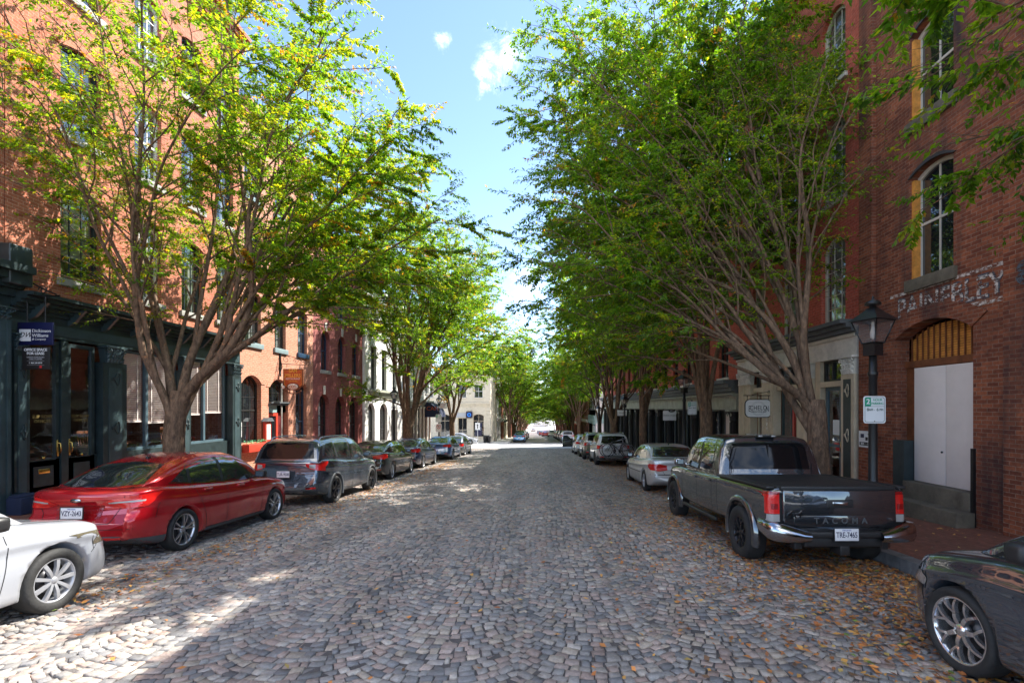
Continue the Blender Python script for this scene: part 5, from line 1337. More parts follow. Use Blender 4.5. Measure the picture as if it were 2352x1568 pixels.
def unit(a): return a / (np.linalg.norm(a, axis=-1, keepdims=True) + 1e-9)
class TB:
    """collects tapered tubes and twigs as arrays"""
    def __init__(s): s.V = []; s.F = []; s.n = 0
    def tube(s, P, rad, k=6):
        P = np.asarray(P, float); n = len(P)
        T = np.gradient(P, axis=0); T = unit(T)
        ref = np.array([0.31, 0.95, 0.07]); A = unit(np.cross(T, ref)); B = np.cross(T, A)
        a = np.linspace(0, 2 * pi, k, endpoint=False)
        R_ = P[:, None, :] + (A[:, None, :] * np.cos(a)[None, :, None] + B[:, None, :] * np.sin(a)[None, :, None]) * np.asarray(rad)[:, None, None]
        s.V.append(R_.reshape(-1, 3))
        i = np.arange(n - 1)[:, None] * k; j = np.arange(k)[None]; j2 = (j + 1) % k
        q = np.stack([i + j, i + j2, i + k + j2, i + k + j], -1).reshape(-1, 4) + s.n
        s.F.append(q); s.n += n * k
    def twigs(s, P0, P1, r0, r1):
        n = len(P0)
        if not n: return
        T = unit(P1 - P0); A = unit(np.cross(T, np.array([0.3, 0.2, 0.93]))); B = np.cross(T, A)
        V = np.zeros((n, 6, 3))
        for k in range(3):
            c, d = math.cos(2 * pi * k / 3), math.sin(2 * pi * k / 3)
            V[:, k] = P0 + (A * c + B * d) * r0; V[:, 3 + k] = P1 + (A * c + B * d) * r1
        s.V.append(V.reshape(-1, 3)); o = (np.arange(n) * 6)[:, None, None] + s.n
        q = np.array([[0, 1, 4, 3], [1, 2, 5, 4], [2, 0, 3, 5]])[None] + o
        s.F.append(q.reshape(-1, 4)); s.n += n * 6
    def mesh(s, name, mat):
        V = np.concatenate(s.V); Fc = np.concatenate(s.F); return raw_mesh(name, V, Fc, mat, True)
def raw_mesh(name, V, Fc, mat, smooth, tint=None):
    me = bpy.data.meshes.new(name); n = len(Fc)
    me.vertices.add(len(V)); me.vertices.foreach_set('co', V.reshape(-1).astype(np.float32))
    me.loops.add(n * 4); me.loops.foreach_set('vertex_index', Fc.reshape(-1).astype(np.int32))
    me.polygons.add(n); me.polygons.foreach_set('loop_start', np.arange(0, n * 4, 4, dtype=np.int32)); me.polygons.foreach_set('loop_total', np.full(n, 4, dtype=np.int32))
    me.update(calc_edges=True)
    if smooth: me.polygons.foreach_set('use_smooth', np.ones(n, dtype=bool))
    if tint is not None:
        a = me.color_attributes.new('tint', 'FLOAT_COLOR', 'POINT'); a.data.foreach_set('color', tint.reshape(-1).astype(np.float32))
    me.materials.append(MATS[mat]); return me

def make_tree(seed, limbs, fork=2.3, r_trunk=.22, leaves=60000, leaf=.085, warm=.12, lean=(0, 0), sparse_in=0.25, l2=0.48, stems=1, limb_r=.068):
    """limbs: list of (dx, dy, z_end, leafiness); returns trunk mesh and crown mesh"""
    rng = np.random.default_rng(seed); tb = TB()
    # trunk with flare
    n = 9; zz = np.linspace(-.3, fork + .25, n); P = np.stack([lean[0] * (zz / fork) ** 1.5 * (zz > 0) + .02 * np.sin(zz * 3), lean[1] * np.clip(zz / fork, 0, 2) + .02 * np.cos(zz * 2.3), zz], 1)
    rad = r_trunk * (1 + .55 * np.exp(-np.clip(zz + .2, 0, 9) * 3.2)) * (1 - .06 * zz / fork); rad[-1] *= .72; rad[-2] *= .96
    tb.tube(P, rad, 14)
    twP, twD, twL, twW = [], [], [], []
    az = np.array([math.atan2(l[1], l[0]) for l in limbs]); order = np.argsort(az); ns_ = max(3, min(6, len(limbs) // 4)); groups = np.array_split(order, ns_); stem_of = {}
    for gi, g in enumerate(groups):
        E = np.array([[limbs[i][0], limbs[i][1], limbs[i][2]] for i in g]).mean(0); E = np.array([E[0] * .62, E[1] * .62, E[2] * .80])
        zs_ = fork * rng.uniform(.80, 1.02); b0 = np.array([lean[0] * (zs_ / fork) ** 1.5, lean[1] * zs_ / fork, zs_]); u0 = E * [1, 1, 0]; u0 = u0 / (np.linalg.norm(u0) + 1e-6)
        b0 = b0 + u0 * r_trunk * .5; md = b0 + (E - b0) * np.array([.36, .36, .55]); tt = np.linspace(0, 1, 16)[:, None]
        SP = (1 - tt) ** 2 * b0 + 2 * tt * (1 - tt) * md + tt ** 2 * E; SP += rng.normal(0, .20, 3)[None] * np.sin(tt * 4.2) * np.minimum(1, tt * 4) + rng.normal(0, .05, 3)[None] * np.sin(tt * 9)
        sr = r_trunk * (.35 + .13 * rng.random()) * (1 - .78 * tt[:, 0] ** .75) + .012
        low = b0 - np.array([0, 0, .55]) - u0 * r_trunk * .25
        tb.tube(np.concatenate([[low], SP]), np.concatenate([[sr[0] * 1.05], sr]), 9)
        for k, i in enumerate(g): stem_of[i] = (SP, sr)
    for li, (dx, dy, ze, lf) in enumerate(limbs):
        SP, sr = stem_of[li]; e = np.array([dx, dy, ze]); out = np.array([dx, dy, 0.0]); rr = np.linalg.norm(out) + 1e-6
        hi_ = min(.55, max(.06, (ze - 4.0) / 14)); q_ = rng.uniform(.10, .20 + hi_) * 15; i_ = int(q_); p0 = SP[i_] * (1 - q_ + i_) + SP[i_ + 1] * (q_ - i_); rcap = sr[i_] * .55; tdir = unit(SP[i_ + 1] - SP[i_])
        mid = p0 + (e - p0) * np.array([.38, .38, .52]) + tdir * .5 + rng.normal(0, .22, 3)
        m = 22; t = np.linspace(0, 1, m)[:, None]
        P = (1 - t) ** 2 * p0 + 2 * t * (1 - t) * mid + t ** 2 * e
        ln = np.linalg.norm(np.diff(P, axis=0), axis=1).sum()
        w1 = rng.normal(0, 1, (5, 3)); ph = np.linspace(0, 1, m)
        for k in range(5): P += (w1[k] * .10 / (k + 1) * ln / 8)[None] * np.sin((k + 1) * 3.1 * ph + k)[:, None] * np.minimum(1, ph * 4)[:, None]
        r0 = limb_r * (ln / 9) ** .8 * rng.uniform(.85, 1.2); rd = min(r0, rcap) * (1 - .88 * ph ** .8) + .006
        tb.tube(P, rd, 8)
        s = ln * sparse_in * rng.uniform(.8, 1.3); side = rng.uniform(0, 2 * pi)
        seg = np.linalg.norm(np.diff(P, axis=0), axis=1); cum = np.concatenate([[0], np.cumsum(seg)])
        while s < ln * .985:
            f = s / ln; i = min(m - 2, np.searchsorted(cum, s) - 1); u = (s - cum[i]) / seg[i]; p = P[i] * (1 - u) + P[i + 1] * u; T = unit(P[i + 1] - P[i])
            side += 2.4 + rng.normal(0, .4)
            A = unit(np.cross(T, np.array([.1, .2, .97]))); B = np.cross(T, A)
            d = unit(T * rng.uniform(.75, 1.05) + (A * math.cos(side) + B * math.sin(side)) * .75 + np.array([0, 0, .12]))
            L2 = (.9 + 2.3 * math.sin(pi * min(1, .15 + f * .8)) * rng.uniform(.6, 1.15)) * (.6 + .4 * ln / 9)
            k2 = 8; tt = np.linspace(0, 1, k2)[:, None]
            bend = unit(d * np.array([1, 1, .55]) + out / rr * .45 + np.array([0, 0, -.10 if f > .3 else .25]))
            Q = p + d * tt * L2 + (bend - d) * tt ** 2 * L2 * .6 + rng.normal(0, .035, (k2, 3)) * tt * L2 * .5
            r2 = max(.008, rd[i] * .5); tb.tube(Q, r2 * (1 - .85 * tt[:, 0]) + .003, 5)
            # twigs
            nt_ = max(3, int(L2 / .13)); ft = np.sort(rng.uniform(.12, 1, nt_)); idx = np.clip((ft * (k2 - 1)).astype(int), 0, k2 - 2); uu = (ft * (k2 - 1) - idx)[:, None]
            pp = Q[idx] * (1 - uu) + Q[idx + 1] * uu; TT = unit(Q[idx + 1] - Q[idx])
            rv = rng.normal(0, 1, (nt_, 3)); rv -= (rv * TT).sum(1, keepdims=True) * TT; rv = unit(rv)
            dd = TT * .8 + rv * .95; dd[:, 2] = dd[:, 2] * .38 - .04; dd = unit(dd)
            twP.append(pp); twD.append(dd); twL.append(rng.uniform(.3, .85, nt_)); twW.append(np.full(nt_, lf))
            s += l2 * rng.uniform(.6, 1.4)
        # twigs straight on the outer limb
        nt_ = int(ln * 3); ft = rng.uniform(.4, 1, nt_); idx = np.clip((ft * (m - 1)).astype(int), 0, m - 2); pp = P[idx]; TT = unit(P[idx + 1] - P[idx]); rv = unit(rng.normal(0, 1, (nt_, 3)))
        twP.append(pp); twD.append(unit(TT * .7 + rv)); twL.append(rng.uniform(.3, .8, nt_)); twW.append(np.full(nt_, lf))
    P0 = np.concatenate(twP); D = np.concatenate(twD); Lt = np.concatenate(twL); W = np.concatenate(twW)
    # clumpiness: some twigs bare, some full
    cl = .5 + .5 * np.sin(P0[:, 0] * 1.9 + 1.3 * np.sin(P0[:, 2] * 1.3)) * np.sin(P0[:, 1] * 1.7 + P0[:, 2] * 1.1)
    W = W * (0.12 + 1.7 * cl ** 1.2) * rng.uniform(.25, 1.5, len(W))
    W *= (P0[:, 2] > 2.7)
    droop = np.array([0, 0, -.22]); P1 = P0 + unit(D + droop * .5) * Lt[:, None]
    tb.twigs(P0, P1, .005, .0018)
    # leaves
    cnt = rng.multinomial(leaves, W / W.sum()); ti = np.repeat(np.arange(len(P0)), cnt); N_ = len(ti)
    f = rng.uniform(.05, 1.05, N_)[:, None]; base = P0[ti] + (P1 - P0)[ti] * f + rng.normal(0, .012, (N_, 3))
    T = unit((P1 - P0)[ti]); sd = rng.normal(0, 1, (N_, 3)); sd[:, 2] *= .18; sd -= (sd * T).sum(1, keepdims=True) * T; sd = unit(sd)
    ld = unit(T * .55 + sd * .8 + np.array([0, 0, -1]) * rng.uniform(.05, .5, (N_, 1)))
    up = unit(np.array([0, 0, 1.0]) + rng.normal(0, .34, (N_, 3))); wd = unit(np.cross(ld, up)); nm = np.cross(wd, ld)
    Ls = leaf * rng.uniform(.65, 1.25, (N_, 1)); Ws = Ls * rng.uniform(.17, .24, (N_, 1))
    V = np.zeros((N_, 4, 3)); V[:, 0] = base; V[:, 1] = base + ld * Ls * .42 + wd * Ws + nm * Ls * .03; V[:, 2] = base + ld * Ls - nm * Ls * .10; V[:, 3] = base + ld * Ls * .42 - wd * Ws + nm * Ls * .03
    pal = np.array([[.075, .165, .016], [.108, .210, .016], [.155, .255, .020], [.050, .120, .022], [.25, .28, .02], [.36, .19, .035]])
    pr = np.array([.27, .28, .20, .16, .07, .02]); pr[4] += warm * .5; pr[5] += warm * .12; pr /= pr.sum()
    ci_t = rng.choice(6, len(P0), p=pr); ci = np.where(rng.random(N_) < .6, ci_t[ti], rng.choice(6, N_, p=pr))
    col = pal[ci] * rng.uniform(.8, 1.25, (N_, 1)); c = np.ones((N_, 4, 4)); c[:, :, :3] = col[:, None]
    crown = raw_mesh('crown', V.reshape(-1, 3), np.arange(N_ * 4).reshape(-1, 4), 'leaf', False, c)
    return tb.mesh('trunk', 'bark'), crown

def vase(seed, n, H, Rm, squash=(1, 1), lo=.42, off=(0, 0)):
    rng = np.random.default_rng(seed); out = []
    for i in range(n):
        a = i * 2.399 + rng.uniform(-.3, .3); q = sqrt((i + .5) / n) * rng.uniform(.88, 1.08)
        z = H * (1 - (1 - lo) * q ** 2.6) * rng.uniform(.93, 1.05)
        out.append((Rm * q * cos(a) * squash[0] + off[0] * q, Rm * q * sin(a) * squash[1] + off[1] * q, z, 1.0))
    return out
TREES = {}
def place_tree(key, x, y, dz, label, rot=0, s=1.0, sz=None, name='zelkova_tree', group=None):
    tr, cr = TREES[key]
    r = empty(name, (x, y, ground(y) + dz), (0, 0, rot), label, 'tree', group)
    r.scale = (s, s, sz or s)
    put('trunk', tr, r); put('crown', cr, r); return r
LIMB_L1 = [(5.9, .6, 6.7, 1.6), (5.3, -.9, 7.8, 1.5), (4.6, 1.6, 9.0, 1.4), (3.9, -1.0, 10.2, 1.3), (2.9, 1.2, 11.4, 1.1), (1.6, -.8, 12.3, .9), (.4, .9, 12.6, .9), (-1.1, -1, 12.0, .8), (-2.3, .8, 11.0, .7),
           (-3.6, -1.3, 9.4, .65), (-4.2, .2, 7.6, .5), (-3.6, 1.2, 5.9, .28), (3.0, 4.6, 9.0, 1.5), (.4, 5.0, 8.6, 1.2), (4.6, 3.3, 7.0, 1.6), (-1.6, 4.4, 8.0, .6), (1.6, -2.6, 9.8, .45), (3.0, -2.4, 8.6, .7), (-1.2, -2.4, 9.4, .25),
           (3.9, 4.9, 10.2, 1.4), (2.0, 2.2, 7.2, 1.0), (1.0, 3.2, 11.2, 1.0), (2.4, .4, 9.2, .6), (5.0, 2.2, 6.0, 1.5), (3.9, .2, 6.6, 1.0), (2.2, 5.6, 7.4, 1.3)]
TREES['L1'] = make_tree(3, LIMB_L1, fork=2.35, r_trunk=.215, leaves=220000, leaf=.088, warm=.35, lean=(.05, 0), sparse_in=.22, limb_r=.07)
LIMB_R1 = [(-5.2, 1.6, 5.3, 1.5), (-4.8, .9, 6.5, 1.5), (-4.7, 2.2, 7.7, 1.4), (-4.2, 3.0, 8.9, 1.3), (-2.7, 3.6, 9.8, 1.1), (-1.3, 3.4, 10.5, .9), (.4, 3.0, 10.2, .7), (1.0, 1.6, 9.6, .35), (1.2, 1.0, 8.9, .3),
           (-4.9, 3.2, 4.7, 1.4), (-3.6, .5, 5.0, 1.0), (-4.0, 4.4, 7.0, 1.5), (-2.0, 4.8, 8.4, 1.3), (.3, 4.4, 8.2, .7), (1.0, 2.6, 7.4, .25), (-2.4, 1.8, 7.4, 1.0), (-4.9, 4.2, 8.9, 1.2), (-2.8, 3.4, 10.0, 1.1), (-4.3, 1.9, 6.0, 1.3), (-3.2, 3.2, 8.4, 1.2), (-5.0, 2.8, 6.2, 1.4), (-1.6, 2.2, 6.0, .7), (-5.3, 3.8, 10.4, 1.5), (-4.9, 3.9, 12.0, 1.4), (-3.4, 4.8, 12.2, 1.4), (-1.6, 4.6, 12.6, 1.3), (0, 4.2, 12.2, 1.1), (-2.4, 4.4, 11.4, 1.1), (-.8, 4.4, 11.2, .9), (-2.0, 5.4, 13.8, 1.3), (.7, 5.0, 13.4, 1.2), (-3.8, 5.2, 13.4, 1.4), (1.1, 3.8, 12.0, .8)]
TREES['R1'] = make_tree(8, LIMB_R1, fork=2.05, r_trunk=.19, leaves=190000, leaf=.086, warm=.04, lean=(-.05, 0), sparse_in=.24, limb_r=.066)
LIMB_R0 = [(-.2, 6.4, 4.6, 1), (.9, 6.6, 6.0, 1), (1.5, 6.2, 5.0, .9), (-.9, 5.6, 5.6, 1), (.5, 6.0, 5.3, 1), (-1.9, 4.8, 7.0, .8), (1.3, 5.2, 6.3, .9), (-.2, 4.6, 8.4, .8), (-2.6, 2.8, 9.0, .7), (.2, 3.0, 10.2, .8), (1.6, 3.6, 8.4, .7), (0.9, -3.0, 8, .4), (-2.6, -1.8, 8.4, .4)]
TREES['R0'] = make_tree(21, LIMB_R0, fork=2.5, r_trunk=.19, leaves=62000, leaf=.095, warm=.06, sparse_in=.35, l2=.55)
TREES['A'] = make_tree(31, vase(1, 22, 12.5, 5.8), fork=2.1, r_trunk=.20, leaves=150000, leaf=.125, warm=.05)
TREES['B'] = make_tree(32, vase(2, 24, 14.5, 6.2, lo=.38), fork=2.2, r_trunk=.30, leaves=130000, leaf=.13, warm=.15, limb_r=.085)
TREES['L2'] = make_tree(34, vase(7, 26, 15.2, 5.6, lo=.36, off=(2.2, 0)), fork=2.3, r_trunk=.33, leaves=150000, leaf=.12, warm=.12, limb_r=.085)
TREES['C'] = make_tree(33, vase(3, 20, 11.5, 5.4, lo=.40), fork=2.0, r_trunk=.19, leaves=80000, leaf=.165, warm=.12)
GL = 'street trees in a row on the left pavement'; GR = 'street trees in a row on the right pavement'
place_tree('L1', -8.25, 11.1, .15, 'large multi-stemmed street tree behind the red sedan, thinning yellow-green leaves', group=GL)
place_tree('L2', -8.0, 30, .15, 'thick-trunked tree in front of the white painted building', rot=0, group=GL)
place_tree('C', -8.2, 46.0, .15, 'slender vase-shaped tree at the left corner of the crossing', rot=.4, s=1.3, sz=1.45, group=GL)
place_tree('R1', 5.35, 9.4, .15, 'large vase-shaped tree rising beside the cab of the grey pickup', group=GR)
place_tree('R0', 5.4, -.7, .15, 'tree at the right edge reaching leafy branches into the top corner', group=GR)
place_tree('A', 5.35, 15.9, .15, 'second tree of the right row, standing by the silver sedan', rot=2.2, s=1.02, sz=1.28, group=GR)
place_tree('A', 5.5, 26.2, .15, 'leaning tree of the right row beside the SUV with bicycles', rot=4.4, s=1.05, sz=1.3, group=GR)
place_tree('B', 5.5, 36.5, .15, 'tree of the right row between the two lamp posts of the colonnade', rot=3.3, s=.95, sz=1.05, group=GR)
place_tree('C', 5.6, 46.0, .15, 'last right-hand tree before the crossing', rot=5.2, s=1.05, sz=1.3, group=GR)
for i, (x, y, s_) in enumerate([(-4.8, 77, 1.35), (-4.8, 88, 1.3), (-5.0, 99, 1.1), (-5.0, 112, 1.1), (-5.0, 127, 1.1), (-5.0, 145, 1.1), (-5.0, 168, 1.1), (5.8, 73, 1.3), (5.6, 83, 1.3), (5.6, 93, 1.25), (5.8, 104, 1.1), (5.8, 117, 1.1), (5.8, 133, 1.1), (5.8, 152, 1.1), (5.8, 176, 1.1), (-5.2, 200, .9), (6.0, 205, .95)]):
    sidew = 'left' if x < 0 else 'right'
    nth = ['first', 'second', 'third', 'fourth', 'fifth', 'sixth', 'seventh', 'eighth', 'farthest'][i if i < 7 else (i - 7 if i < 15 else 8)] if i != 15 else 'farthest'
    place_tree('C' if i % 2 else 'A', x, y, .13, '%s street tree beyond the crossing in the %s row' % (nth, sidew), rot=i * 1.7, s=s_, name='street_tree', group='street trees beyond the crossing')
for i, (x, y) in enumerate([(-9, 300), (10, 300), (2, 330)]):
    place_tree('B', x, y, .0, ['distant tree at the left of the road end', 'distant tree at the right of the road end', 'distant tree closing the road end'][i], rot=i, s=1.25, name='street_tree', group='street trees beyond the crossing')
# ------------------------------------------------------------------ vehicles
pbr('BODY', (.5, .5, .5), .5)
for nm, c, mt, rg in (('paint_red', (.46, .006, .014), .4, .22), ('paint_white', (.34, .355, .39), 0, .3), ('paint_gunmetal', (.045, .058, .078), .5, .25), ('paint_dark_grey', (.026, .029, .034), .4, .25),
                      ('paint_black', (.008, .009, .011), .2, .3), ('paint_navy', (.012, .025, .07), .5, .3), ('paint_blue', (.02, .09, .26), .5, .3), ('paint_silver', (.60, .60, .60), .3, .3), ('paint_champagne', (.42, .39, .36), .6, .3),
                      ('paint_grey', (.16, .17, .18), .6, .3), ('paint_light', (.62, .66, .70), .3, .3), ('paint_olive', (.16, .16, .13), .5, .3), ('paint_brightred', (.55, .01, .015), .1, .3), ('paint_steelblue', (.05, .20, .38), .4, .3)):
    paint(nm, c, mt, rg)
pbr('tyre', (.022, .022, .022), .75, var=.35, vscale=12, bump=.25, bscale=40)
pbr('rim_alloy', (.55, .55, .57), .28, metal=.9); pbr('rim_dark', (.05, .05, .055), .35, metal=.7); pbr('rim_cover', (.42, .43, .46), .35, metal=.5); pbr('wheel_well', (.01, .01, .01), .95)
pbr('rim_polished', (.75, .74, .74), .2, metal=.9)
pbr('trim_black', (.018, .018, .019), .45, bump=.05, bscale=200); pbr('seam', (.004, .004, .004), .8); pbr('chrome', (.45, .45, .47), .15, metal=1.0); pbr('cladding', (.07, .075, .08), .6)
pbr('plate_white', (.72, .72, .74), .4); pbr('plate_blue', (.04, .07, .35), .4); pbr('grille_mesh', (.05, .06, .075), .5, bump=.8, bscale=120)
def lampmat(name, col, e=0.0):
    m, nt, out = newmat(name); b = N(nt, 'ShaderNodeBsdfPrincipled'); b.inputs['Base Color'].default_value = c4(col); b.inputs['Roughness'].default_value = .12; b.inputs['Coat Weight'].default_value = 1
    tc = N(nt, 'ShaderNodeTexCoord'); v = N(nt, 'ShaderNodeTexVoronoi'); setin(v, Scale=45.0); nt.links.new(tc.outputs['Object'], v.inputs['Vector'])
    bp = N(nt, 'ShaderNodeBump'); setin(bp, Strength=.35, Distance=.01); nt.links.new(v.outputs['Distance'], bp.inputs['Height']); nt.links.new(bp.outputs[0], b.inputs['Normal'])
    nt.links.new(b.outputs[0], out.inputs[0])
lampmat('tail_red', (.62, .012, .01)); lampmat('lamp_clear', (.34, .33, .32)); lampmat('lamp_smoke', (.13, .11, .075)); lampmat('lamp_amber', (.55, .22, .03)); lampmat('tail_deep', (.25, .004, .006))
def carglass(name, tint):
    m, nt, out = newmat(name); b = N(nt, 'ShaderNodeBsdfPrincipled'); b.inputs['Base Color'].default_value = c4(tint); b.inputs['Roughness'].default_value = .03; b.inputs['Specular IOR Level'].default_value = .8
    b.inputs['IOR'].default_value = 1.55; b.inputs['Coat Weight'].default_value = 1.0; b.inputs['Coat IOR'].default_value = 1.7
    nt.links.new(b.outputs[0], out.inputs[0])
carglass('car_glass', (.02, .026, .026)); pbr('car_glass_tint', (.006, .006, .007), .04, spec=.35)

def interp(tab, x):
    """monotone smooth interpolation of (x, v) pairs"""
    xs = [p[0] for p in tab]; ys = [p[1] for p in tab]
    if x <= xs[0]: return ys[0]
    if x >= xs[-1]: return ys[-1]
    n = len(xs); h = [xs[i + 1] - xs[i] for i in range(n - 1)]; d = [(ys[i + 1] - ys[i]) / h[i] for i in range(n - 1)]
    def sl(i):
        if i == 0: return d[0]
        if i == n - 1: return d[-1]
        if d[i - 1] * d[i] <= 0: return 0
        return 2 * d[i - 1] * d[i] / (d[i - 1] + d[i])
    for i in range(n - 1):
        if x <= xs[i + 1]:
            t = (x - xs[i]) / h[i]; m0, m1 = sl(i) * h[i], sl(i + 1) * h[i]
            return ys[i] * (2 * t ** 3 - 3 * t * t + 1) + m0 * (t ** 3 - 2 * t * t + t) + ys[i + 1] * (3 * t * t - 2 * t ** 3) + m1 * (t ** 3 - t * t)

def cat(pts, sub=3):
    """Catmull-Rom through 2D points"""
    out = []; n = len(pts)
    for i in range(n - 1):
        p0, p1, p2, p3 = pts[max(0, i - 1)], pts[i], pts[i + 1], pts[min(n - 1, i + 2)]
        for k in range(sub):
            t = k / sub
            out.append(tuple(.5 * ((2 * p1[j]) + (-p0[j] + p2[j]) * t + (2 * p0[j] - 5 * p1[j] + 4 * p2[j] - p3[j]) * t * t + (-p0[j] + 3 * p1[j] - 3 * p2[j] + p3[j]) * t ** 3) for j in (0, 1)))
    out.append(pts[-1]); return out

def hull(spec):
    """lower body and cabin as two smooth lofts, wheel openings cut out of the lower one; returns bmesh-ready mesh and its BVH"""
    L, W, H = spec['L'], spec['W'], spec['H']; hl = L / 2; hw = W / 2
    mb = MB()
    xs = sorted(set([-hl + hl * .0 + d for d in (0, .004, .015, .035, .06, .1, .16)] + [hl - d for d in (0, .004, .015, .035, .06, .1, .16)] + list(np.linspace(-hl + .22, hl - .22, 64))))
    r_ = .07; boxy = spec.get('boxy', 0)
    rows = []
    for x in xs:
        w = hw * interp(spec['plan'], x); zt = interp(spec['top'], x); zb = interp(spec['bot'], x)
        de = min(x + hl, hl - x)
        ins = r_ - sqrt(max(0, r_ * r_ - (r_ - de) ** 2)) if de < r_ else 0
        w -= ins; zt2 = zt - ins * .8; zb2 = zb + ins * .6; h = zt2 - zb2
        e = spec.get('shoulder', .955)
        half = [(0, zb2), (.6 * w, zb2), (.90 * w, zb2 + .01), (.965 * w, zb2 + .07 * h), (.985 * w, zb2 + .2 * h), (w * .997, zb2 + .38 * h), (w * .996, zb2 + .52 * h), (w * .984, zb2 + .66 * h) if spec.get('crease', 1) else (w * .995, zb2 + .66 * h), (w * 1.0, zb2 + .765 * h) if spec.get('crease', 1) else (w * .992, zb2 + .77 * h), (w * .978, zb2 + .83 * h) if spec.get('crease', 1) else (w * .988, zb2 + .84 * h), (e * w, zb2 + .93 * h), ((e - .05) * w, zb2 + .985 * h), (.70 * w, zt2 + .008 + spec.get('crown', .02) * .4), (.4 * w, zt2 + spec.get('crown', .02) * .85), (0, zt2 + spec.get('crown', .02))]
        c = cat(half, 3)
        full = c + [(-p[0], p[1]) for p in c[-2:0:-1]]
        row = []
        for (y, z) in full:
            bow = 0
            q = (abs(y) / hw) ** 2.2
            if x > 0: bow = -spec.get('bowf', .2) * q * max(0, (x - (hl - .55)) / .55) ** 1.2 + interp(spec['fl'], z) * max(0, (x - (hl - .35)) / .35)
            else: bow = spec.get('bowr', .13) * q * max(0, (-x - (hl - .45)) / .45) ** 1.2 - interp(spec['rl'], z) * max(0, (-x - (hl - .35)) / .35)
            row.append((x + bow, y, z))
        rows.append(row)
    mb.grid(rows, close=True)
    n = len(rows[0]); mb.f.append(tuple(range(n))[::-1]); mb.m.append(0); mb.sm.append(False)
    o = (len(rows) - 1) * n; mb.f.append(tuple(range(o, o + n))); mb.m.append(0); mb.sm.append(False)
    me = mb.mesh('low', ['paint_grey', 'wheel_well'])
    bm = bmesh.new(); bm.from_mesh(me); bmesh.ops.recalc_face_normals(bm, faces=bm.faces); bm.to_mesh(me); bm.free()
    low = bpy.data.objects.new('low', me); COL.objects.link(low)
    cut = MB(); ar = spec['arch']
    for xa in (spec['xf'], spec['xr']):
        for sg in (-1, 1):
            y0 = sg * (hw - spec.get('well', .34)); y1 = sg * (hw + .2)
            sq = spec.get('archsq', 1.0)
            poly = []
            for k in range(32):
                t = 2 * pi * k / 32; cx, cz = cos(t), sin(t); p = 2 / sq
                poly.append((xa + ar * abs(cx) ** (2 / (2 * sq)) * (1 if cx > 0 else -1), spec['r'] + .01 + ar * abs(cz) ** (2 / (2 * sq)) * (1 if cz > 0 else -1)))
            # prism along y
            cut.prism(poly, 'y', min(y0, y1), max(y0, y1), 1, smooth=True)
    cme = cut.mesh('cut', ['paint_grey', 'wheel_well'])
    bm = bmesh.new(); bm.from_mesh(cme); bmesh.ops.recalc_face_normals(bm, faces=bm.faces); bm.to_mesh(cme); bm.free()
    co_ = bpy.data.objects.new('cut', cme); COL.objects.link(co_)
    md = low.modifiers.new('b', 'BOOLEAN'); md.object = co_; md.operation = 'DIFFERENCE'; md.solver = 'EXACT'
    bpy.context.view_layer.update(); dg = bpy.context.evaluated_depsgraph_get()
    lm = bpy.data.meshes.new_from_object(low.evaluated_get(dg))
    bpy.data.objects.remove(low); bpy.data.objects.remove(co_)
    # keep smooth shading on the skin
    bm = bmesh.new(); bm.from_mesh(lm)
    # cabin
    g = spec['cab']; gx0, gx1 = g['roof'][0][0], g['roof'][-1][0]
    gxs = sorted(set([gx0, gx0 + .01, gx0 + .03, gx1 - .01, gx1 - .03, gx1] + list(np.linspace(gx0 + .05, gx1 - .05, 44))))
    cab = MB(); rows = []; zr_max = max(p[1] for p in g['roof'])
    for x in gxs:
        zr = interp(g['roof'], x); zb = interp(spec['top'], x) - .07; f = max(0, (zr - zb) / (zr_max - zb)); f = min(1, f)
        wb = hw * interp(g['wb'], x); wr = hw * g['wr'] * f + wb * (1 - f)
        wr = min(wr, wb)
        rr = .055 + .05 * f
        h = zr - zb
        half = [(0, zb), (wb * .98, zb), (wb, zb + .02), (wb - (wb - wr) * .32, zb + .40 * h), (wb - (wb - wr) * .72, zb + .76 * h), (wr + .004, max(zb + .05, zr - rr * .95)), (wr - .035, zr - rr * .35), (wr - .11, zr - .010), (wr * .7, zr + .006 * f + .006), (wr * .35, zr + .016), (0, zr + .02)]
        c = cat(half, 3); full = c + [(-p[0], p[1]) for p in c[-2:0:-1]]
        bowk = g.get('bow', .14)
        rows.append([(x + (-(bowk if x > (gx0 + gx1) / 2 else -g.get('bowr', .10)) * (abs(y) / hw) ** 2 * (1 - f * .6) * (1 if abs(x - (gx0 + gx1) / 2) > 0 else 0) * min(1, abs(x - (gx0 + gx1) / 2) / ((gx1 - gx0) / 2)) ** 3), y, z) for (y, z) in full])
    cab.grid(rows, close=True); n = len(rows[0]); cab.f.append(tuple(range(n))[::-1]); cab.m.append(0); cab.sm.append(False); o = (len(rows) - 1) * n; cab.f.append(tuple(range(o, o + n))); cab.m.append(0); cab.sm.append(False)
    cm = cab.mesh('cab', ['paint_grey', 'wheel_well'])
    b2 = bmesh.new(); b2.from_mesh(cm); bmesh.ops.recalc_face_normals(b2, faces=b2.faces); b2.to_mesh(cm); b2.free()
    bm.from_mesh(cm)
    bm.normal_update()
    me = bpy.data.meshes.new('body'); bm.to_mesh(me); bvh = BVHTree.FromBMesh(bm); bm.free()
    me.materials.clear(); me.materials.append(MATS['paint_grey']); me.materials.append(MATS['wheel_well'])
    for p in me.polygons: p.use_smooth = p.material_index == 0 and p.area < .2
    return me, bvh

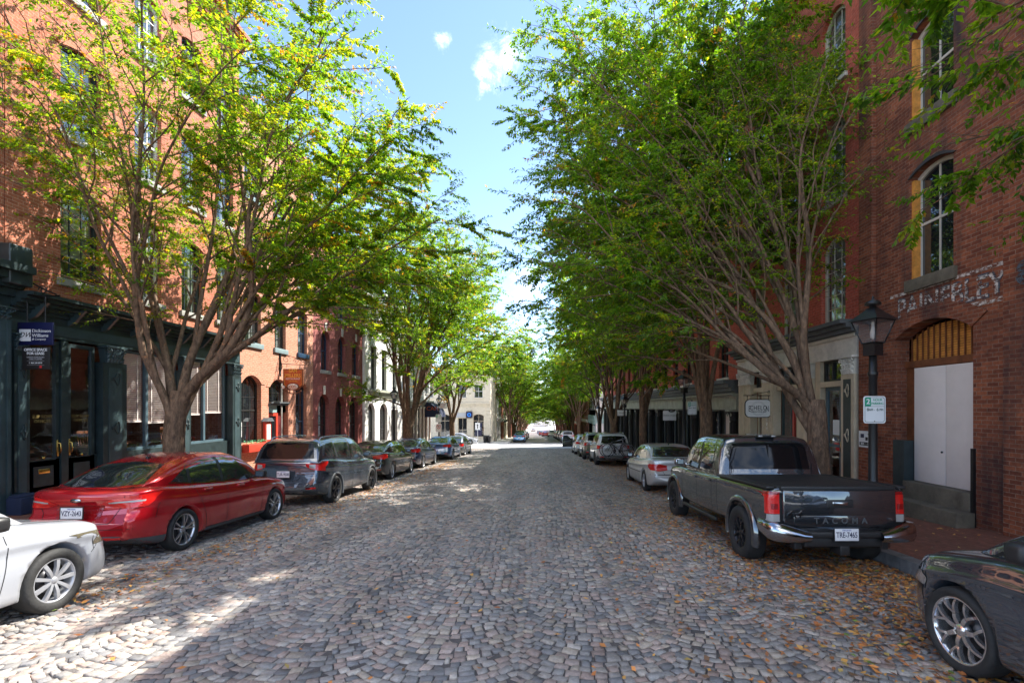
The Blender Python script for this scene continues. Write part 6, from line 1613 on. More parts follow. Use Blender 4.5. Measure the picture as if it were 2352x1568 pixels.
def resample(pl, n):
    d = [0]
    for i in range(len(pl) - 1): d.append(d[-1] + math.dist(pl[i], pl[i + 1]))
    out = []
    for k in range(n):
        t = d[-1] * k / (n - 1); i = 0
        while i < len(pl) - 2 and d[i + 1] < t: i += 1
        u = (t - d[i]) / max(1e-9, d[i + 1] - d[i]); u = min(1, max(0, u)); out.append(tuple(pl[i][j] * (1 - u) + pl[i + 1][j] * u for j in (0, 1)))
    return out
def decal(bvh, lo, hi, view, off=.003, n=14, m=8, side=1, mb=None, mi=0):
    """patch lying on the body: bounded by polylines lo and hi, projected along `view`"""
    mb = mb or MB(); A, B = resample(lo, n), resample(hi, n); rows = []
    for j in range(m):
        t = j / (m - 1); row = []
        for i in range(n):
            a, b = A[i][0] * (1 - t) + B[i][0] * t, A[i][1] * (1 - t) + B[i][1] * t
            if view == 'side': o, d = Vector((a, side * 3, b)), Vector((0, -side, 0))
            elif view == 'rear': o, d = Vector((-6, a, b)), Vector((1, 0, 0))
            elif view == 'front': o, d = Vector((6, a, b)), Vector((-1, 0, 0))
            elif view == 'top': o, d = Vector((a, b, 5)), Vector((0, 0, -1))
            h = bvh.ray_cast(o, d)
            if h[0] is None: row.append(None); continue
            nn = h[1]
            if nn.dot(d) > 0: nn = -nn
            row.append(h[0] + nn * off)
        rows.append(row)
    o0 = len(mb.v); idx = {}
    for j in range(m):
        for i in range(n):
            if rows[j][i] is not None: idx[(j, i)] = len(mb.v); mb.v.append(tuple(rows[j][i]))
    for j in range(m - 1):
        for i in range(n - 1):
            k = [(j, i), (j, i + 1), (j + 1, i + 1), (j + 1, i)]
            if all(q in idx for q in k):
                P = [Vector(mb.v[idx[q]]) for q in k]
                if max((P[a] - P[(a + 1) % 4]).length for a in range(4)) > .35: continue
                nrm = (P[1] - P[0]).cross(P[3] - P[0])
                want = {'side': Vector((0, side, 0)), 'rear': Vector((-1, 0, 0)), 'front': Vector((1, 0, 0)), 'top': Vector((0, 0, 1))}[view]
                f = tuple(idx[q] for q in k)
                mb.f.append(f if nrm.dot(want) > 0 else f[::-1]); mb.m.append(mi); mb.sm.append(True)
    return mb
def line_decal(bvh, pts, view, w=.006, off=.0025, side=1, mb=None):
    """thin gap line along pts"""
    mb = mb or MB(); n = max(6, int(sum(math.dist(pts[i], pts[i + 1]) for i in range(len(pts) - 1)) / .05)); P = resample(pts, n)
    lo, hi = [], []
    for i in range(n):
        a, b = P[max(0, i - 1)], P[min(n - 1, i + 1)]; dx, dy = b[0] - a[0], b[1] - a[1]; l = math.hypot(dx, dy) or 1
        nx, ny = -dy / l * w / 2, dx / l * w / 2; lo.append((P[i][0] - nx, P[i][1] - ny)); hi.append((P[i][0] + nx, P[i][1] + ny))
    return decal(bvh, lo, hi, view, off, n, 2, side, mb)

def wheel_meshes(r, width, spec):
    """tyre and rim lying with the axle along y, outer face toward -y"""
    rr = spec.get('rim_r', .66) * r; w = width / 2
    t = MB(); prof = [(rr * .98, -w * .78), (rr * 1.04, -w * .92), (rr + (r - rr) * .45, -w * 1.03), (r * .955, -w * .93), (r * .99, -w * .72), (r, -w * .35), (r, 0), (r, w * .35), (r * .99, w * .72), (r * .95, w * .95), (rr * 1.04, w * .9), (rr * .98, w * .78)]
    t.lathe([(a, b) for a, b in prof], 40, axis='y', cap=False)
    if spec.get('tread'):
        for k in range(48):
            a = 2 * pi * k / 48
            for yy in (-.8, -.3, .3, .8): t.bbox(-.012, .012, yy * w - w * .16, yy * w + w * .16, -.006, .008, .003) if False else None
    tyre = t.mesh('wheel', 'tyre')
    rim = MB()
    rim.lathe([(rr, -w * .80), (rr * .97, -w * .84), (rr * .93, -w * .78), (rr * .90, -w * .45), (rr * .86, w * .5)], 40, axis='y', cap=False, m=0)
    rim.lathe([(.001, w * .1), (rr * .88, w * .12)], 30, axis='y', cap=False, m=1)
    rim.lathe([(.001, -w * .1), (rr * .55, -w * .1), (rr * .55, w * .1)], 24, axis='y', cap=False, m=2)   # brake disc
    ns = spec['spokes']; style = spec.get('style', 'twin')
    for k in range(ns):
        a = 2 * pi * k / ns + spec.get('rot', .2)
        def sp(a0, w0, w1, y0, y1, a1=None, r1=rr * .93, r0=rr * .14):
            a1 = a0 if a1 is None else a1
            d0 = Vector((cos(a0), 0, sin(a0))); d1 = Vector((cos(a1), 0, sin(a1))); n0 = Vector((-sin((a0 + a1) / 2), 0, cos((a0 + a1) / 2)))
            rows = []
            for i in range(6):
                q = i / 5; c = d0 * (r0 * (1 - q)) + d1 * (r1 * q); wd = w0 * (1 - q) + w1 * q; yy = y0 * (1 - q) + y1 * q - w * .12 * sin(pi * q) * 1.0
                rows.append([c + n0 * wd + Vector((0, yy + .03, 0)), c + n0 * wd * .92 + Vector((0, yy, 0)), c - n0 * wd * .92 + Vector((0, yy, 0)), c - n0 * wd + Vector((0, yy + .03, 0))])
            rim.grid(rows, m=0, smooth=False, flip=True)
        y0, y1 = -w * .62, -w * .80
        if style == 'twin':
            sp(a - .06, .010, .013, y0, y1, a - .20); sp(a + .06, .010, .013, y0, y1, a + .20)
        elif style == 'wide': sp(a, .014 * 7 / ns * 1.3, .26 * rr * pi / ns, y0 - w * .1, y1)
        elif style == 'fan': sp(a - .05, .010, .017, y0, y1, a - .17); sp(a + .03, .008, .011, y0, y1, a + .16)
        elif style == 'y':
            sp(a, .02, .017, y0, (y0 + y1) / 2, a, r1=rr * .55); sp(a, .012, .012, (y0 + y1) / 2, y1, a + .26, r0=rr * .5); sp(a, .012, .012, (y0 + y1) / 2, y1, a - .26, r0=rr * .5)
        else: sp(a, .017, .022, y0, y1)
    rim.lathe([(.001, -w * .78), (rr * .15, -w * .76), (rr * .19, -w * .62), (rr * .24, -w * .55), (rr * .24, -w * .2)], 20, axis='y', cap=False, m=0)
    for k in range(5):
        a = 2 * pi * k / 5 + .3; rim.lathe([(.001, -w * .66), (.009, -w * .65), (.009, -w * .5)], 6, axis='y', cap=False, m=1, c=(rr * .19 * cos(a) * 1.25, 0, rr * .19 * sin(a) * 1.25))
    rm = rim.mesh('rim', [spec['mat'], 'wheel_well', 'rim_dark'])
    return tyre, rm

def plate(txt, parent, loc, rotz, rotx=0, mat='plate_white', ink='sign_navy', full=True):
    """licence plate facing local -x rear of the car"""
    p = MB(); p.bbox(-.152, .152, -.004, .004, -.076, .076, .004)
    o = p.build('licence_plate', mat, parent, loc, (rotx, 0, rotz))
    if full:
        lettering(txt, .098, ink, o, (0, -.006, -.005), sx=.68, bold=.001, extrude=.0006); lettering('VIRGINIA', .028, 'plate_blue', o, (0, -.006, .055), extrude=.0006)
        f = MB(); 
        for (a, b, c, d) in ((-.158, .158, .076, .086), (-.158, .158, -.086, -.076), (-.162, -.152, -.086, .086), (.152, .162, -.086, .086)): f.box(a, b, -.006, .006, c, d)
        f.build('plate_frame', 'trim_black', o)
    return o

KIT = {}
def car_kit(key, spec):
    """builds all part meshes of a kind of car once: list of (name, mesh, slots, parent index, loc, rot)"""
    me, bvh = hull(spec); parts = []; hl, hw = spec['L'] / 2, spec['W'] / 2
    parts.append(('body', me, None, (0, 0, 0)))
    root = lambda nm, mb, mats, fx=False: parts.append((nm, mb.mesh(nm, mats), None, (0, 0, 0)))
    for nm, lo, hi in spec['side_windows']:
        for s in (-1, 1): root(nm, decal(bvh, lo, hi, 'side', .004, 22, 8, s), spec.get('glass', 'car_glass'))
    for sblock in spec.get('side_black', []):
        b = MB()
        for s in (-1, 1): decal(bvh, sblock[0], sblock[1], 'side', .0025, 12, 8, s, b)
        root('window_trim', b, 'trim_black')
    if spec.get('window_line'):
        for s in (-1, 1):
            b = MB(); 
            line_decal(bvh, spec['window_line'], 'side', .014, .006, s, b); root('trim_strip', b, spec.get('line_mat', 'chrome'))
    ws = spec['windscreen']; root('windscreen', decal(bvh, ws[0], ws[1], ws[2], .004, 20, 12), 'car_glass')
    rw = spec['rear_window']; root('rear_window', decal(bvh, rw[0], rw[1], rw[2], .004, 20, 12), spec.get('rglass', 'car_glass'))
    seams = MB()
    for pl in spec['seams']:
        for s in (-1, 1): line_decal(bvh, pl, 'side', .008, .0022, s, seams)
    for pl in spec.get('rear_seams', []): line_decal(bvh, pl, 'rear', .008, .0022, 1, seams)
    for pl in spec.get('top_seams', []): line_decal(bvh, pl, 'top', .009, .0025, 1, seams)
    root('panel_gap', seams, 'seam')
    for (nm, mat, view, lo, hi, mirror) in spec['patches']:
        if view == 'side':
            for s in (-1, 1): root(nm, decal(bvh, lo, hi, 'side', .005, 14, 7, s), mat)
        else:
            root(nm, decal(bvh, lo, hi, view, .008 if nm in ('lamp_strip', 'lamp_insert') else .005, 16, 8), mat)
            if mirror: root(nm, decal(bvh, [(-a, b) for a, b in lo], [(-a, b) for a, b in hi], view, .008 if nm in ('lamp_strip', 'lamp_insert') else .005, 16, 8), mat)
    for (x, z) in spec['handles']:
        for s in (-1, 1):
            h = bvh.ray_cast(Vector((x, 3 * s, z)), Vector((0, -s, 0)))
            if h[0] is None: continue
            y = h[0].y; b = MB(); b.bbox(x - .10, x + .10, min(y, y + s * .032), max(y, y + s * .032), z - .016, z + .016, .012)
            root('door_handle', b, spec.get('handle_mat', 'BODY'))
    mx, mz = spec['mirror']
    for s in (-1, 1):
        h = bvh.ray_cast(Vector((mx, 3 * s, mz - .05)), Vector((0, -s, 0))); y = h[0].y if h[0] else hw * s * .9
        b = MB(); b.bbox(mx - .045, mx + .10, min(y + s * .06, y + s * .25), max(y + s * .06, y + s * .25), mz - .05, mz + .09, .04)
        b.tube([(mx, y - s * .02, mz - .04), (mx + .01, y + s * .10, mz)], .02, n=6)
        root('mirror', b, spec.get('mirror_mat', 'BODY'))
        b = MB(); b.box(mx - .0485, mx - .046, y + s * .09, y + s * .225, mz - .02, mz + .065); root('mirror_glass', b, 'car_glass')
    w = spec['wheel']; tyre, rim = wheel_meshes(spec['r'], w['width'], w)
    for xa in (spec['xf'], spec['xr']):
        for s in (-1, 1): parts.append(('wheel', tyre, rim, (xa, s * (hw - w['width'] / 2 - spec.get('track_in', .02)), spec['r']), 0 if s < 0 else pi))
    if spec.get('flares'):
        fl = spec['flares']
        for xa in (spec['xf'], spec['xr']):
            for s in (-1, 1):
                b = MB(); ri, ro = spec['arch'] - .004, spec['arch'] + fl['w']; rows = []
                for k in range(25):
                    t = pi * (k / 24 * (1 + 2 * fl.get('ext', .1)) - fl.get('ext', .1)); c, q = cos(t), sin(t)
                    y1 = s * (hw * interp(spec['plan'], xa) + fl['out']); y0 = s * (hw - .03)
                    sq = spec.get('archsq', 1.0); c2 = abs(c) ** (1 / sq) * (1 if c > 0 else -1); q2 = abs(q) ** (1 / sq) * (1 if q > 0 else -1)
                    P = lambda rad, y: (xa + rad * c2, y, spec['r'] + .01 + rad * q2)
                    rows.append([P(ri, s * (hw - .12)), P(ri, y1 - s * .006), P(ri + .006, y1), P((ri + ro) / 2, y1 + s * .002), P(ro - .008, y1 - s * .015), P(ro + .012, s * (hw * interp(spec['plan'], xa) - .035))])
                b.grid(rows, flip=s > 0); root('wheel_arch', b, fl['mat'])
    if spec.get('rails'):
        for s in (-1, 1):
            b = MB(); x0, x1, y = spec['rails']; rz = lambda x: (bvh.ray_cast(Vector((x, y * s, 5)), Vector((0, 0, -1)))[0] or Vector((0, 0, 1.6))).z
            b.tube([(x0, y * s, rz(x0) - .01), (x0 + .08, y * s, rz(x0 + .08) + .045)] + [(x, y * s, rz(x) + .055) for x in np.linspace(x0 + .2, x1 - .2, 6)] + [(x1 - .08, y * s, rz(x1 - .08) + .045), (x1, y * s, rz(x1) - .01)], .016, n=6); root('roof_rail', b, 'chrome')
    if spec.get('antenna'):
        x, = spec['antenna']; z = bvh.ray_cast(Vector((x, 0, 5)), Vector((0, 0, -1)))[0].z; b = MB(); b.tube([(x, 0, z - .01), (x - .12, 0, z + .18)], [.006, .002], n=5); b.bbox(x - .04, x + .03, -.02, .02, z - .01, z + .03, .008); root('antenna', b, 'trim_black')
    for fn in spec.get('extra', []): fn(root, bvh, spec)
    KIT[key] = (spec, parts); return bvh

def car(key, color, x, y, label, name='parked_car', cat_='car', group=None, plate_txt=None, plate_z=None, heading=90, far=False, skip=(), overrides={}, dz=0.0, roll=0):
    spec, parts = KIT[key]
    z = ground(y) + dz + (.05 * (1 - ((x - (ROADL + ROADR) / 2) / 6.3) ** 2) - .03 if y < 49 else 0) - .004
    # stand on the slope: travel direction is +y
    sl = math.atan2(ground(y + 1) - ground(y - 1), 2)
    r = empty(name, (x, y, z), (0, 0, 0), label, cat_, group)
    r.rotation_mode = 'ZYX'
    if heading == 90: r.rotation_euler = (0, -sl, R(90))
    else: r.rotation_euler = (0, 0, R(heading))
    r.rotation_mode = 'XYZ' if False else r.rotation_mode
    M = Matrix.Rotation(R(heading), 4, 'Z'); 
    if heading == 90: M = Matrix.Rotation(sl, 4, 'X') @ M
    r.rotation_mode = 'QUATERNION'; r.rotation_quaternion = M.to_quaternion()
    bodyish = {}
    for p in parts:
        nm, me = p[0], p[1]
        if nm in skip or (far and nm in ('mirror_glass', 'panel_gap', 'antenna', 'trim_strip', 'door_handle')): continue
        o = put(nm, me, r, p[3], (0, 0, p[4]) if len(p) > 4 else (0, 0, 0))
        if nm == 'wheel': put('rim', p[2], o)
        isbody = nm == 'body' or (me.materials and me.materials[0] == MATS['BODY'])
        if isbody:
            o.material_slots[0].link = 'OBJECT'; o.material_slots[0].material = MATS[color]
        if nm in overrides: o.material_slots[0].link = 'OBJECT'; o.material_slots[0].material = MATS[overrides[nm]]
    if plate_txt and spec.get('plate'):
        px, pz_, tilt = spec['plate']; plate(plate_txt, r, (px, 0, pz_), R(-90), R(tilt), full=not far)
    return r

# ---- compact sedan (the red one)
def badge_oval(root, bvh, spec):
    h = bvh.ray_cast(Vector((-6, 0, spec['badge'])), Vector((1, 0, 0)))[0]
    b = MB(); b.lathe([(.001, -.006), (.07, -.006), (.075, 0)], 24, axis='x', c=(h.x, 0, 0), cap=False)
    for i, v in enumerate(b.v): b.v[i] = (v[0] - .004, v[1], v[2] * .42 + spec['badge'])
    root('badge', b, 'chrome')
FOCUS = dict(L=4.54, W=1.83, H=1.47, xf=1.36, xr=-1.29, r=.325, arch=.365, bowf=.30, bowr=.20,
    plan=[(-2.27, .80), (-2.1, .885), (-1.7, .96), (-1.0, .995), (0, 1), (1.0, .99), (1.7, .95), (2.1, .86), (2.27, .76)],
    top=[(-2.27, .93), (-2.15, 1.01), (-1.8, 1.045), (-1.2, 1.0), (-.3, .955), (.7, .93), (1.1, .915), (1.6, .84), (2.0, .74), (2.27, .60)],
    bot=[(-2.27, .34), (-2.0, .26), (-1.6, .2), (0, .19), (1.7, .2), (2.1, .2), (2.27, .26)],
    fl=[(.2, -.03), (.4, .0), (.6, .0), (.8, -.12)], rl=[(.2, -.09), (.35, -.02), (.5, .02), (.62, .015), (.70, -.04), (.9, -.06), (1.02, -.01), (1.1, -.02)],
    cab=dict(roof=[(-2.02, 1.04), (-1.75, 1.13), (-1.2, 1.335), (-.75, 1.435), (-.25, 1.475), (.2, 1.455), (.55, 1.36), (.95, 1.13), (1.30, .93)], wb=[(-2.02, .62), (-1.6, .76), (-1.0, .87), (0, .905), (.8, .88), (1.3, .74)], wr=.66),
    side_windows=[('side_window', [(-.24, .985), (.05, .975), (.62, .955), (.76, .965)], [(-.20, 1.385), (.0, 1.385), (.22, 1.35), (.76, .968)]), ('side_window', [(-1.02, 1.03), (-.62, 1.0), (-.31, .988)], [(-.98, 1.30), (-.6, 1.372), (-.28, 1.388)]), ('quarter_window', [(-1.40, 1.075), (-1.2, 1.05), (-1.08, 1.035)], [(-1.39, 1.08), (-1.2, 1.20), (-1.05, 1.278)])],
    side_black=[([(-.32, .975), (-.22, .975)], [(-.285, 1.40), (-.195, 1.40)]), ([(-1.09, 1.02), (-1.01, 1.02)], [(-1.06, 1.28), (-.97, 1.31)])],
    window_line=[(-1.44, 1.062), (-1.0, 1.018), (-.3, .972), (.2, .955), (.8, .945)],
    windscreen=([(-.66, 0), (-.66, 0)], [(.66, 0), (.66, 0)], 'front'), rear_window=([(0, 0)], [(0, 0)], 'rear'),
    seams=[[(-.26, .97), (-.27, .6), (-.28, .26)], [(.84, .94), (.87, .7), (.80, .26)], [(-1.06, 1.02), (-1.04, .88), (-.92, .70), (-.84, .5), (-.80, .26)], [(-.8, .27), (0, .265), (.8, .27)], [(-1.78, .86), (-1.86, .62)], [(1.78, .70), (1.80, .55)]],
    rear_seams=[[(-.62, 1.0), (-.60, .86), (-.50, .68), (-.46, .575), (0, .565), (.46, .575), (.50, .68), (.60, .86), (.62, 1.0)], [(-.75, .50), (0, .49), (.75, .50)]],
    top_seams=[[(-1.98, -.62), (-1.98, 0), (-1.98, .62)], [(1.0, .74), (1.6, .70), (2.05, .58)], [(1.0, -.74), (1.6, -.70), (2.05, -.58)]],
    patches=[('tail_lamp', 'tail_red', 'rear', [(.30, .835), (.48, .79), (.80, .79)], [(.30, .845), (.45, .905), (.80, .955)], True), ('tail_lamp', 'tail_red', 'side', [(-2.10, .79), (-1.95, .80), (-1.84, .91)], [(-2.10, .955), (-1.95, .965), (-1.70, .985)], False),
             ('lamp_strip', 'lamp_clear', 'rear', [(.42, .853), (.80, .868)], [(.42, .872), (.80, .892)], True),
             ('bumper_grille', 'grille_mesh', 'rear', [(-.58, .315), (0, .31), (.58, .315)], [(-.62, .40), (0, .405), (.62, .40)], False), ('reflector', 'tail_red', 'rear', [(.42, .345), (.60, .35)], [(.42, .385), (.62, .385)], True),
             ('lower_bumper', 'cladding', 'rear', [(-.85, .24), (0, .23), (.85, .24)], [(-.85, .31), (0, .305), (.85, .31)], False), ('lower_bumper', 'cladding', 'side', [(-2.12, .25), (-1.68, .22)], [(-2.12, .36), (-1.66, .33)], False),
             ('rocker', 'cladding', 'side', [(-.95, .195), (.95, .195)], [(-.95, .265), (.95, .265)], False), ('number_recess', 'tail_deep', 'rear', [(-.30, .64), (.30, .64)], [(-.34, .83), (.34, .83)], False),
             ('headlamp', 'lamp_clear', 'front', [(.42, .60), (.85, .66)], [(.50, .70), (.88, .78)], True), ('headlamp', 'lamp_clear', 'side', [(1.75, .72), (2.1, .62)], [(1.68, .77), (2.1, .72)], False), ('grille', 'trim_black', 'front', [(-.45, .33), (.45, .33)], [(-.5, .50), (.5, .50)], False)],
    handles=[(-.78, .90), (.12, .87)], mirror=(.66, 1.0), mirror_mat='trim_black', wheel=dict(width=.215, spokes=5, style='twin', mat='rim_alloy', rim_r=.755), plate=(-2.262, .735, 0), antenna=(-.95,), badge=.90, extra=[badge_oval])
FOCUS['windscreen'] = ([(-.62, .99), (0, .97), (.62, .99)], [(-.50, 1.36), (0, 1.40), (.50, 1.36)], 'front')
FOCUS['rear_window'] = ([(-.60, 1.085), (-.3, 1.065), (0, 1.06), (.3, 1.065), (.60, 1.085)], [(-.47, 1.34), (0, 1.38), (.47, 1.34)], 'rear')
def shift_spec(base, **kw):
    s = dict(base); s.update(kw); return s
import copy as _c
def nobadge(s, **kw):
    t = _c.deepcopy({k: v for k, v in s.items() if k != 'extra'}); t['extra'] = [f for f in s.get('extra', []) if f is not badge_oval]; t.update(kw); return t

# ---- three-box saloon with upright boot used for most of the rows
SEDAN = nobadge(FOCUS, L=4.70, r=.33, arch=.37, xf=1.40, xr=-1.35,
    plan=[(-2.35, .84), (-2.2, .91), (-1.7, .97), (-1.0, .995), (0, 1), (1.0, .99), (1.7, .95), (2.15, .86), (2.35, .76)],
    top=[(-2.35, .98), (-2.25, 1.04), (-1.9, 1.06), (-1.2, 1.0), (-.3, .96), (.7, .93), (1.1, .91), (1.6, .84), (2.0, .75), (2.35, .62)],
    cab=dict(roof=[(-1.95, 1.05), (-1.72, 1.12), (-1.2, 1.33), (-.8, 1.41), (-.2, 1.45), (.25, 1.43), (.6, 1.34), (1.0, 1.12), (1.35, .92)], wb=[(-1.95, .66), (-1.6, .78), (-1.0, .87), (0, .905), (.8, .88), (1.3, .74)], wr=.67),
    bot=[(-2.35, .36), (-2.1, .26), (-1.7, .2), (0, .19), (1.7, .2), (2.1, .2), (2.35, .26)],
    rear_window=([(-.58, 1.09), (0, 1.075), (.58, 1.09)], [(-.48, 1.325), (0, 1.36), (.48, 1.325)], 'rear'))
SEDAN['patches'] = [('tail_lamp', 'tail_red', 'rear', [(.42, .84), (.82, .80)], [(.42, .93), (.82, 1.0)], True), ('tail_lamp', 'tail_red', 'side', [(-2.2, .80), (-1.92, .86)], [(-2.2, .98), (-1.88, .98)], False),
    ('chrome_strip', 'chrome', 'rear', [(-.42, .87), (.42, .87)], [(-.42, .895), (.42, .895)], False), ('lower_bumper', 'trim_black', 'rear', [(-.72, .27), (0, .26), (.72, .27)], [(-.72, .36), (0, .35), (.72, .36)], False), ('reflector', 'tail_deep', 'rear', [(.5, .40), (.72, .41)], [(.5, .44), (.72, .45)], True),
    ('headlamp', 'lamp_clear', 'front', [(.42, .60), (.85, .66)], [(.50, .70), (.88, .78)], True), ('headlamp', 'lamp_clear', 'side', [(1.8, .72), (2.15, .64)], [(1.7, .78), (2.15, .74)], False), ('grille', 'trim_black', 'front', [(-.45, .30), (.45, .30)], [(-.5, .62), (.5, .62)], False)]
SEDAN['plate'] = (-2.375, .68, 0)
# ---- older rounded silver saloon
SONATA = nobadge(SEDAN, wheel=dict(width=.205, spokes=7, style='wide', mat='rim_alloy', rim_r=.62))
SONATA['top'] = [(-2.35, .93), (-2.22, 1.0), (-1.9, 1.03), (-1.2, .99), (-.3, .94), (.7, .91), (1.1, .89), (1.6, .82), (2.0, .73), (2.35, .60)]
SONATA['cab'] = dict(roof=[(-1.72, 1.03), (-1.58, 1.12), (-1.22, 1.33), (-.8, 1.41), (-.2, 1.43), (.25, 1.41), (.6, 1.31), (1.0, 1.08), (1.35, .90)], wb=[(-1.72, .76), (-1.6, .80), (-1.0, .87), (0, .90), (.8, .88), (1.3, .74)], wr=.70)
SONATA['rear_window'] = ([(-.66, 1.07), (0, 1.055), (.66, 1.07)], [(-.55, 1.33), (0, 1.365), (.55, 1.33)], 'rear')
SONATA['patches'] = [('tail_lamp', 'tail_red', 'rear', [(.36, .70), (.6, .665), (.84, .70)], [(.38, .84), (.6, .885), (.84, .875)], True), ('tail_lamp', 'tail_red', 'side', [(-2.2, .70), (-2.02, .72), (-1.9, .76)], [(-2.2, .87), (-2.02, .88), (-1.9, .84)], False),
    ('bumper_strip', 'trim_black', 'rear', [(-.84, .555), (.84, .555)], [(-.84, .585), (.84, .585)], False), ('bumper_strip', 'cladding', 'side', [(-1.2, .55), (1.5, .52)], [(-1.2, .58), (1.5, .55)], False),
    ('headlamp', 'lamp_clear', 'front', [(.42, .60), (.85, .66)], [(.50, .70), (.88, .78)], True)]
SONATA['side_windows'] = [('side_window', [(-.24, .975), (.70, .945)], [(-.20, 1.36), (.05, 1.36), (.25, 1.31), (.70, .95)]), ('side_window', [(-1.22, 1.0), (-.31, .978)], [(-1.12, 1.25), (-.9, 1.32), (-.28, 1.365)])]
SONATA['window_line'] = None
# ---- compact SUV
SUV = nobadge(FOCUS, L=4.52, W=1.84, H=1.69, xf=1.36, xr=-1.33, r=.352, arch=.395, bowf=.26, bowr=.17, boxy=1, well=.34,
    plan=[(-2.26, .84), (-2.1, .92), (-1.7, .975), (-1.0, .997), (0, 1), (1.0, .99), (1.7, .95), (2.05, .87), (2.26, .78)],
    top=[(-2.26, 1.10), (-2.1, 1.16), (-1.6, 1.15), (-.6, 1.08), (.3, 1.04), (1.0, 1.03), (1.3, 1.0), (1.7, .93), (2.0, .84), (2.26, .70)],
    bot=[(-2.26, .40), (-2.0, .30), (-1.6, .26), (0, .25), (1.7, .26), (2.05, .26), (2.26, .33)],
    rl=[(.3, -.10), (.45, .02), (.6, .04), (.72, .0), (.9, -.03), (1.2, -.06)],
    cab=dict(roof=[(-2.17, 1.12), (-2.06, 1.36), (-1.93, 1.58), (-1.6, 1.655), (-1.0, 1.69), (-.2, 1.70), (.25, 1.66), (.6, 1.53), (.95, 1.27), (1.25, 1.02)], wb=[(-2.17, .84), (-1.8, .88), (-1.0, .91), (0, .92), (.8, .89), (1.25, .76)], wr=.72, bow=.12, bowr=.05),
    side_windows=[('side_window', [(-.22, 1.13), (.70, 1.10)], [(-.18, 1.59), (.1, 1.58), (.28, 1.53), (.70, 1.11)]), ('side_window', [(-1.10, 1.18), (-.29, 1.135)], [(-1.14, 1.575), (-.6, 1.60), (-.26, 1.60)]), ('quarter_window', [(-1.78, 1.27), (-1.18, 1.19)], [(-1.74, 1.40), (-1.62, 1.53), (-1.2, 1.565)])],
    side_black=[([(-.30, 1.12), (-.21, 1.12)], [(-.27, 1.61), (-.175, 1.61)]), ([(-1.19, 1.17), (-1.09, 1.16)], [(-1.22, 1.58), (-1.13, 1.59)])],
    window_line=[(-1.85, 1.235), (-1.1, 1.16), (-.3, 1.115), (.2, 1.10), (.78, 1.085)], windscreen=([(-.66, 1.10), (0, 1.08), (.66, 1.10)], [(-.56, 1.58), (0, 1.62), (.56, 1.58)], 'front'),
    rear_window=([(-.66, 1.19), (0, 1.17), (.66, 1.19)], [(-.57, 1.54), (0, 1.575), (.57, 1.54)], 'rear'), rglass='car_glass_tint', glass='car_glass',
    seams=[[(-.25, 1.12), (-.27, .7), (-.28, .33)], [(.86, 1.07), (.88, .8), (.82, .33)], [(-1.14, 1.16), (-1.08, .98), (-.95, .80), (-.86, .6), (-.82, .33)], [(-.84, .34), (0, .335), (.8, .34)], [(-1.98, 1.15), (-2.0, .8)]],
    rear_seams=[[(-.74, 1.12), (-.76, .9), (-.70, .60), (0, .575), (.70, .60), (.76, .9), (.74, 1.12)], [(-.72, .76), (-.4, .80), (-.30, .66), (.30, .66), (.4, .80), (.72, .76)]], top_seams=[],
    patches=[('tail_lamp', 'tail_red', 'rear', [(.50, .985), (.60, .93), (.86, .88)], [(.48, 1.065), (.66, 1.075), (.86, 1.10)], True), ('tail_lamp', 'tail_red', 'side', [(-2.12, .90), (-1.88, 1.0)], [(-2.12, 1.11), (-1.75, 1.10)], False), ('lamp_insert', 'lamp_clear', 'rear', [(.56, .96), (.70, .93)], [(.57, 1.04), (.70, 1.045)], True),
             ('lower_bumper', 'cladding', 'rear', [(-.84, .34), (0, .32), (.84, .34)], [(-.84, .56), (-.4, .50), (.4, .50), (.84, .56)], False), ('reflector', 'tail_red', 'rear', [(.52, .455), (.74, .465)], [(.52, .50), (.74, .505)], True), ('skid_plate', 'rim_alloy', 'rear', [(-.4, .345), (.4, .345)], [(-.45, .42), (.45, .42)], False),
             ('rocker', 'cladding', 'side', [(-.92, .26), (.92, .26)], [(-.92, .35), (.92, .35)], False), ('lower_bumper', 'cladding', 'side', [(-2.13, .38), (-1.74, .30)], [(-2.13, .56), (-1.72, .42)], False),
             ('headlamp', 'lamp_clear', 'front', [(.42, .78), (.85, .82)], [(.50, .88), (.88, .93)], True), ('grille', 'trim_black', 'front', [(-.45, .45), (.45, .45)], [(-.5, .72), (.5, .72)], False)],
    handles=[(-.80, 1.02), (.10, .99)], mirror=(.68, 1.15), mirror_mat='BODY', wheel=dict(width=.235, spokes=5, style='fan', mat='rim_dark', rim_r=.74), plate=(-2.275, .82, 0), rails=(-1.75, .2, .60), antenna=(-1.55,),
    flares=dict(w=.055, out=.006, mat='cladding', ext=.12))
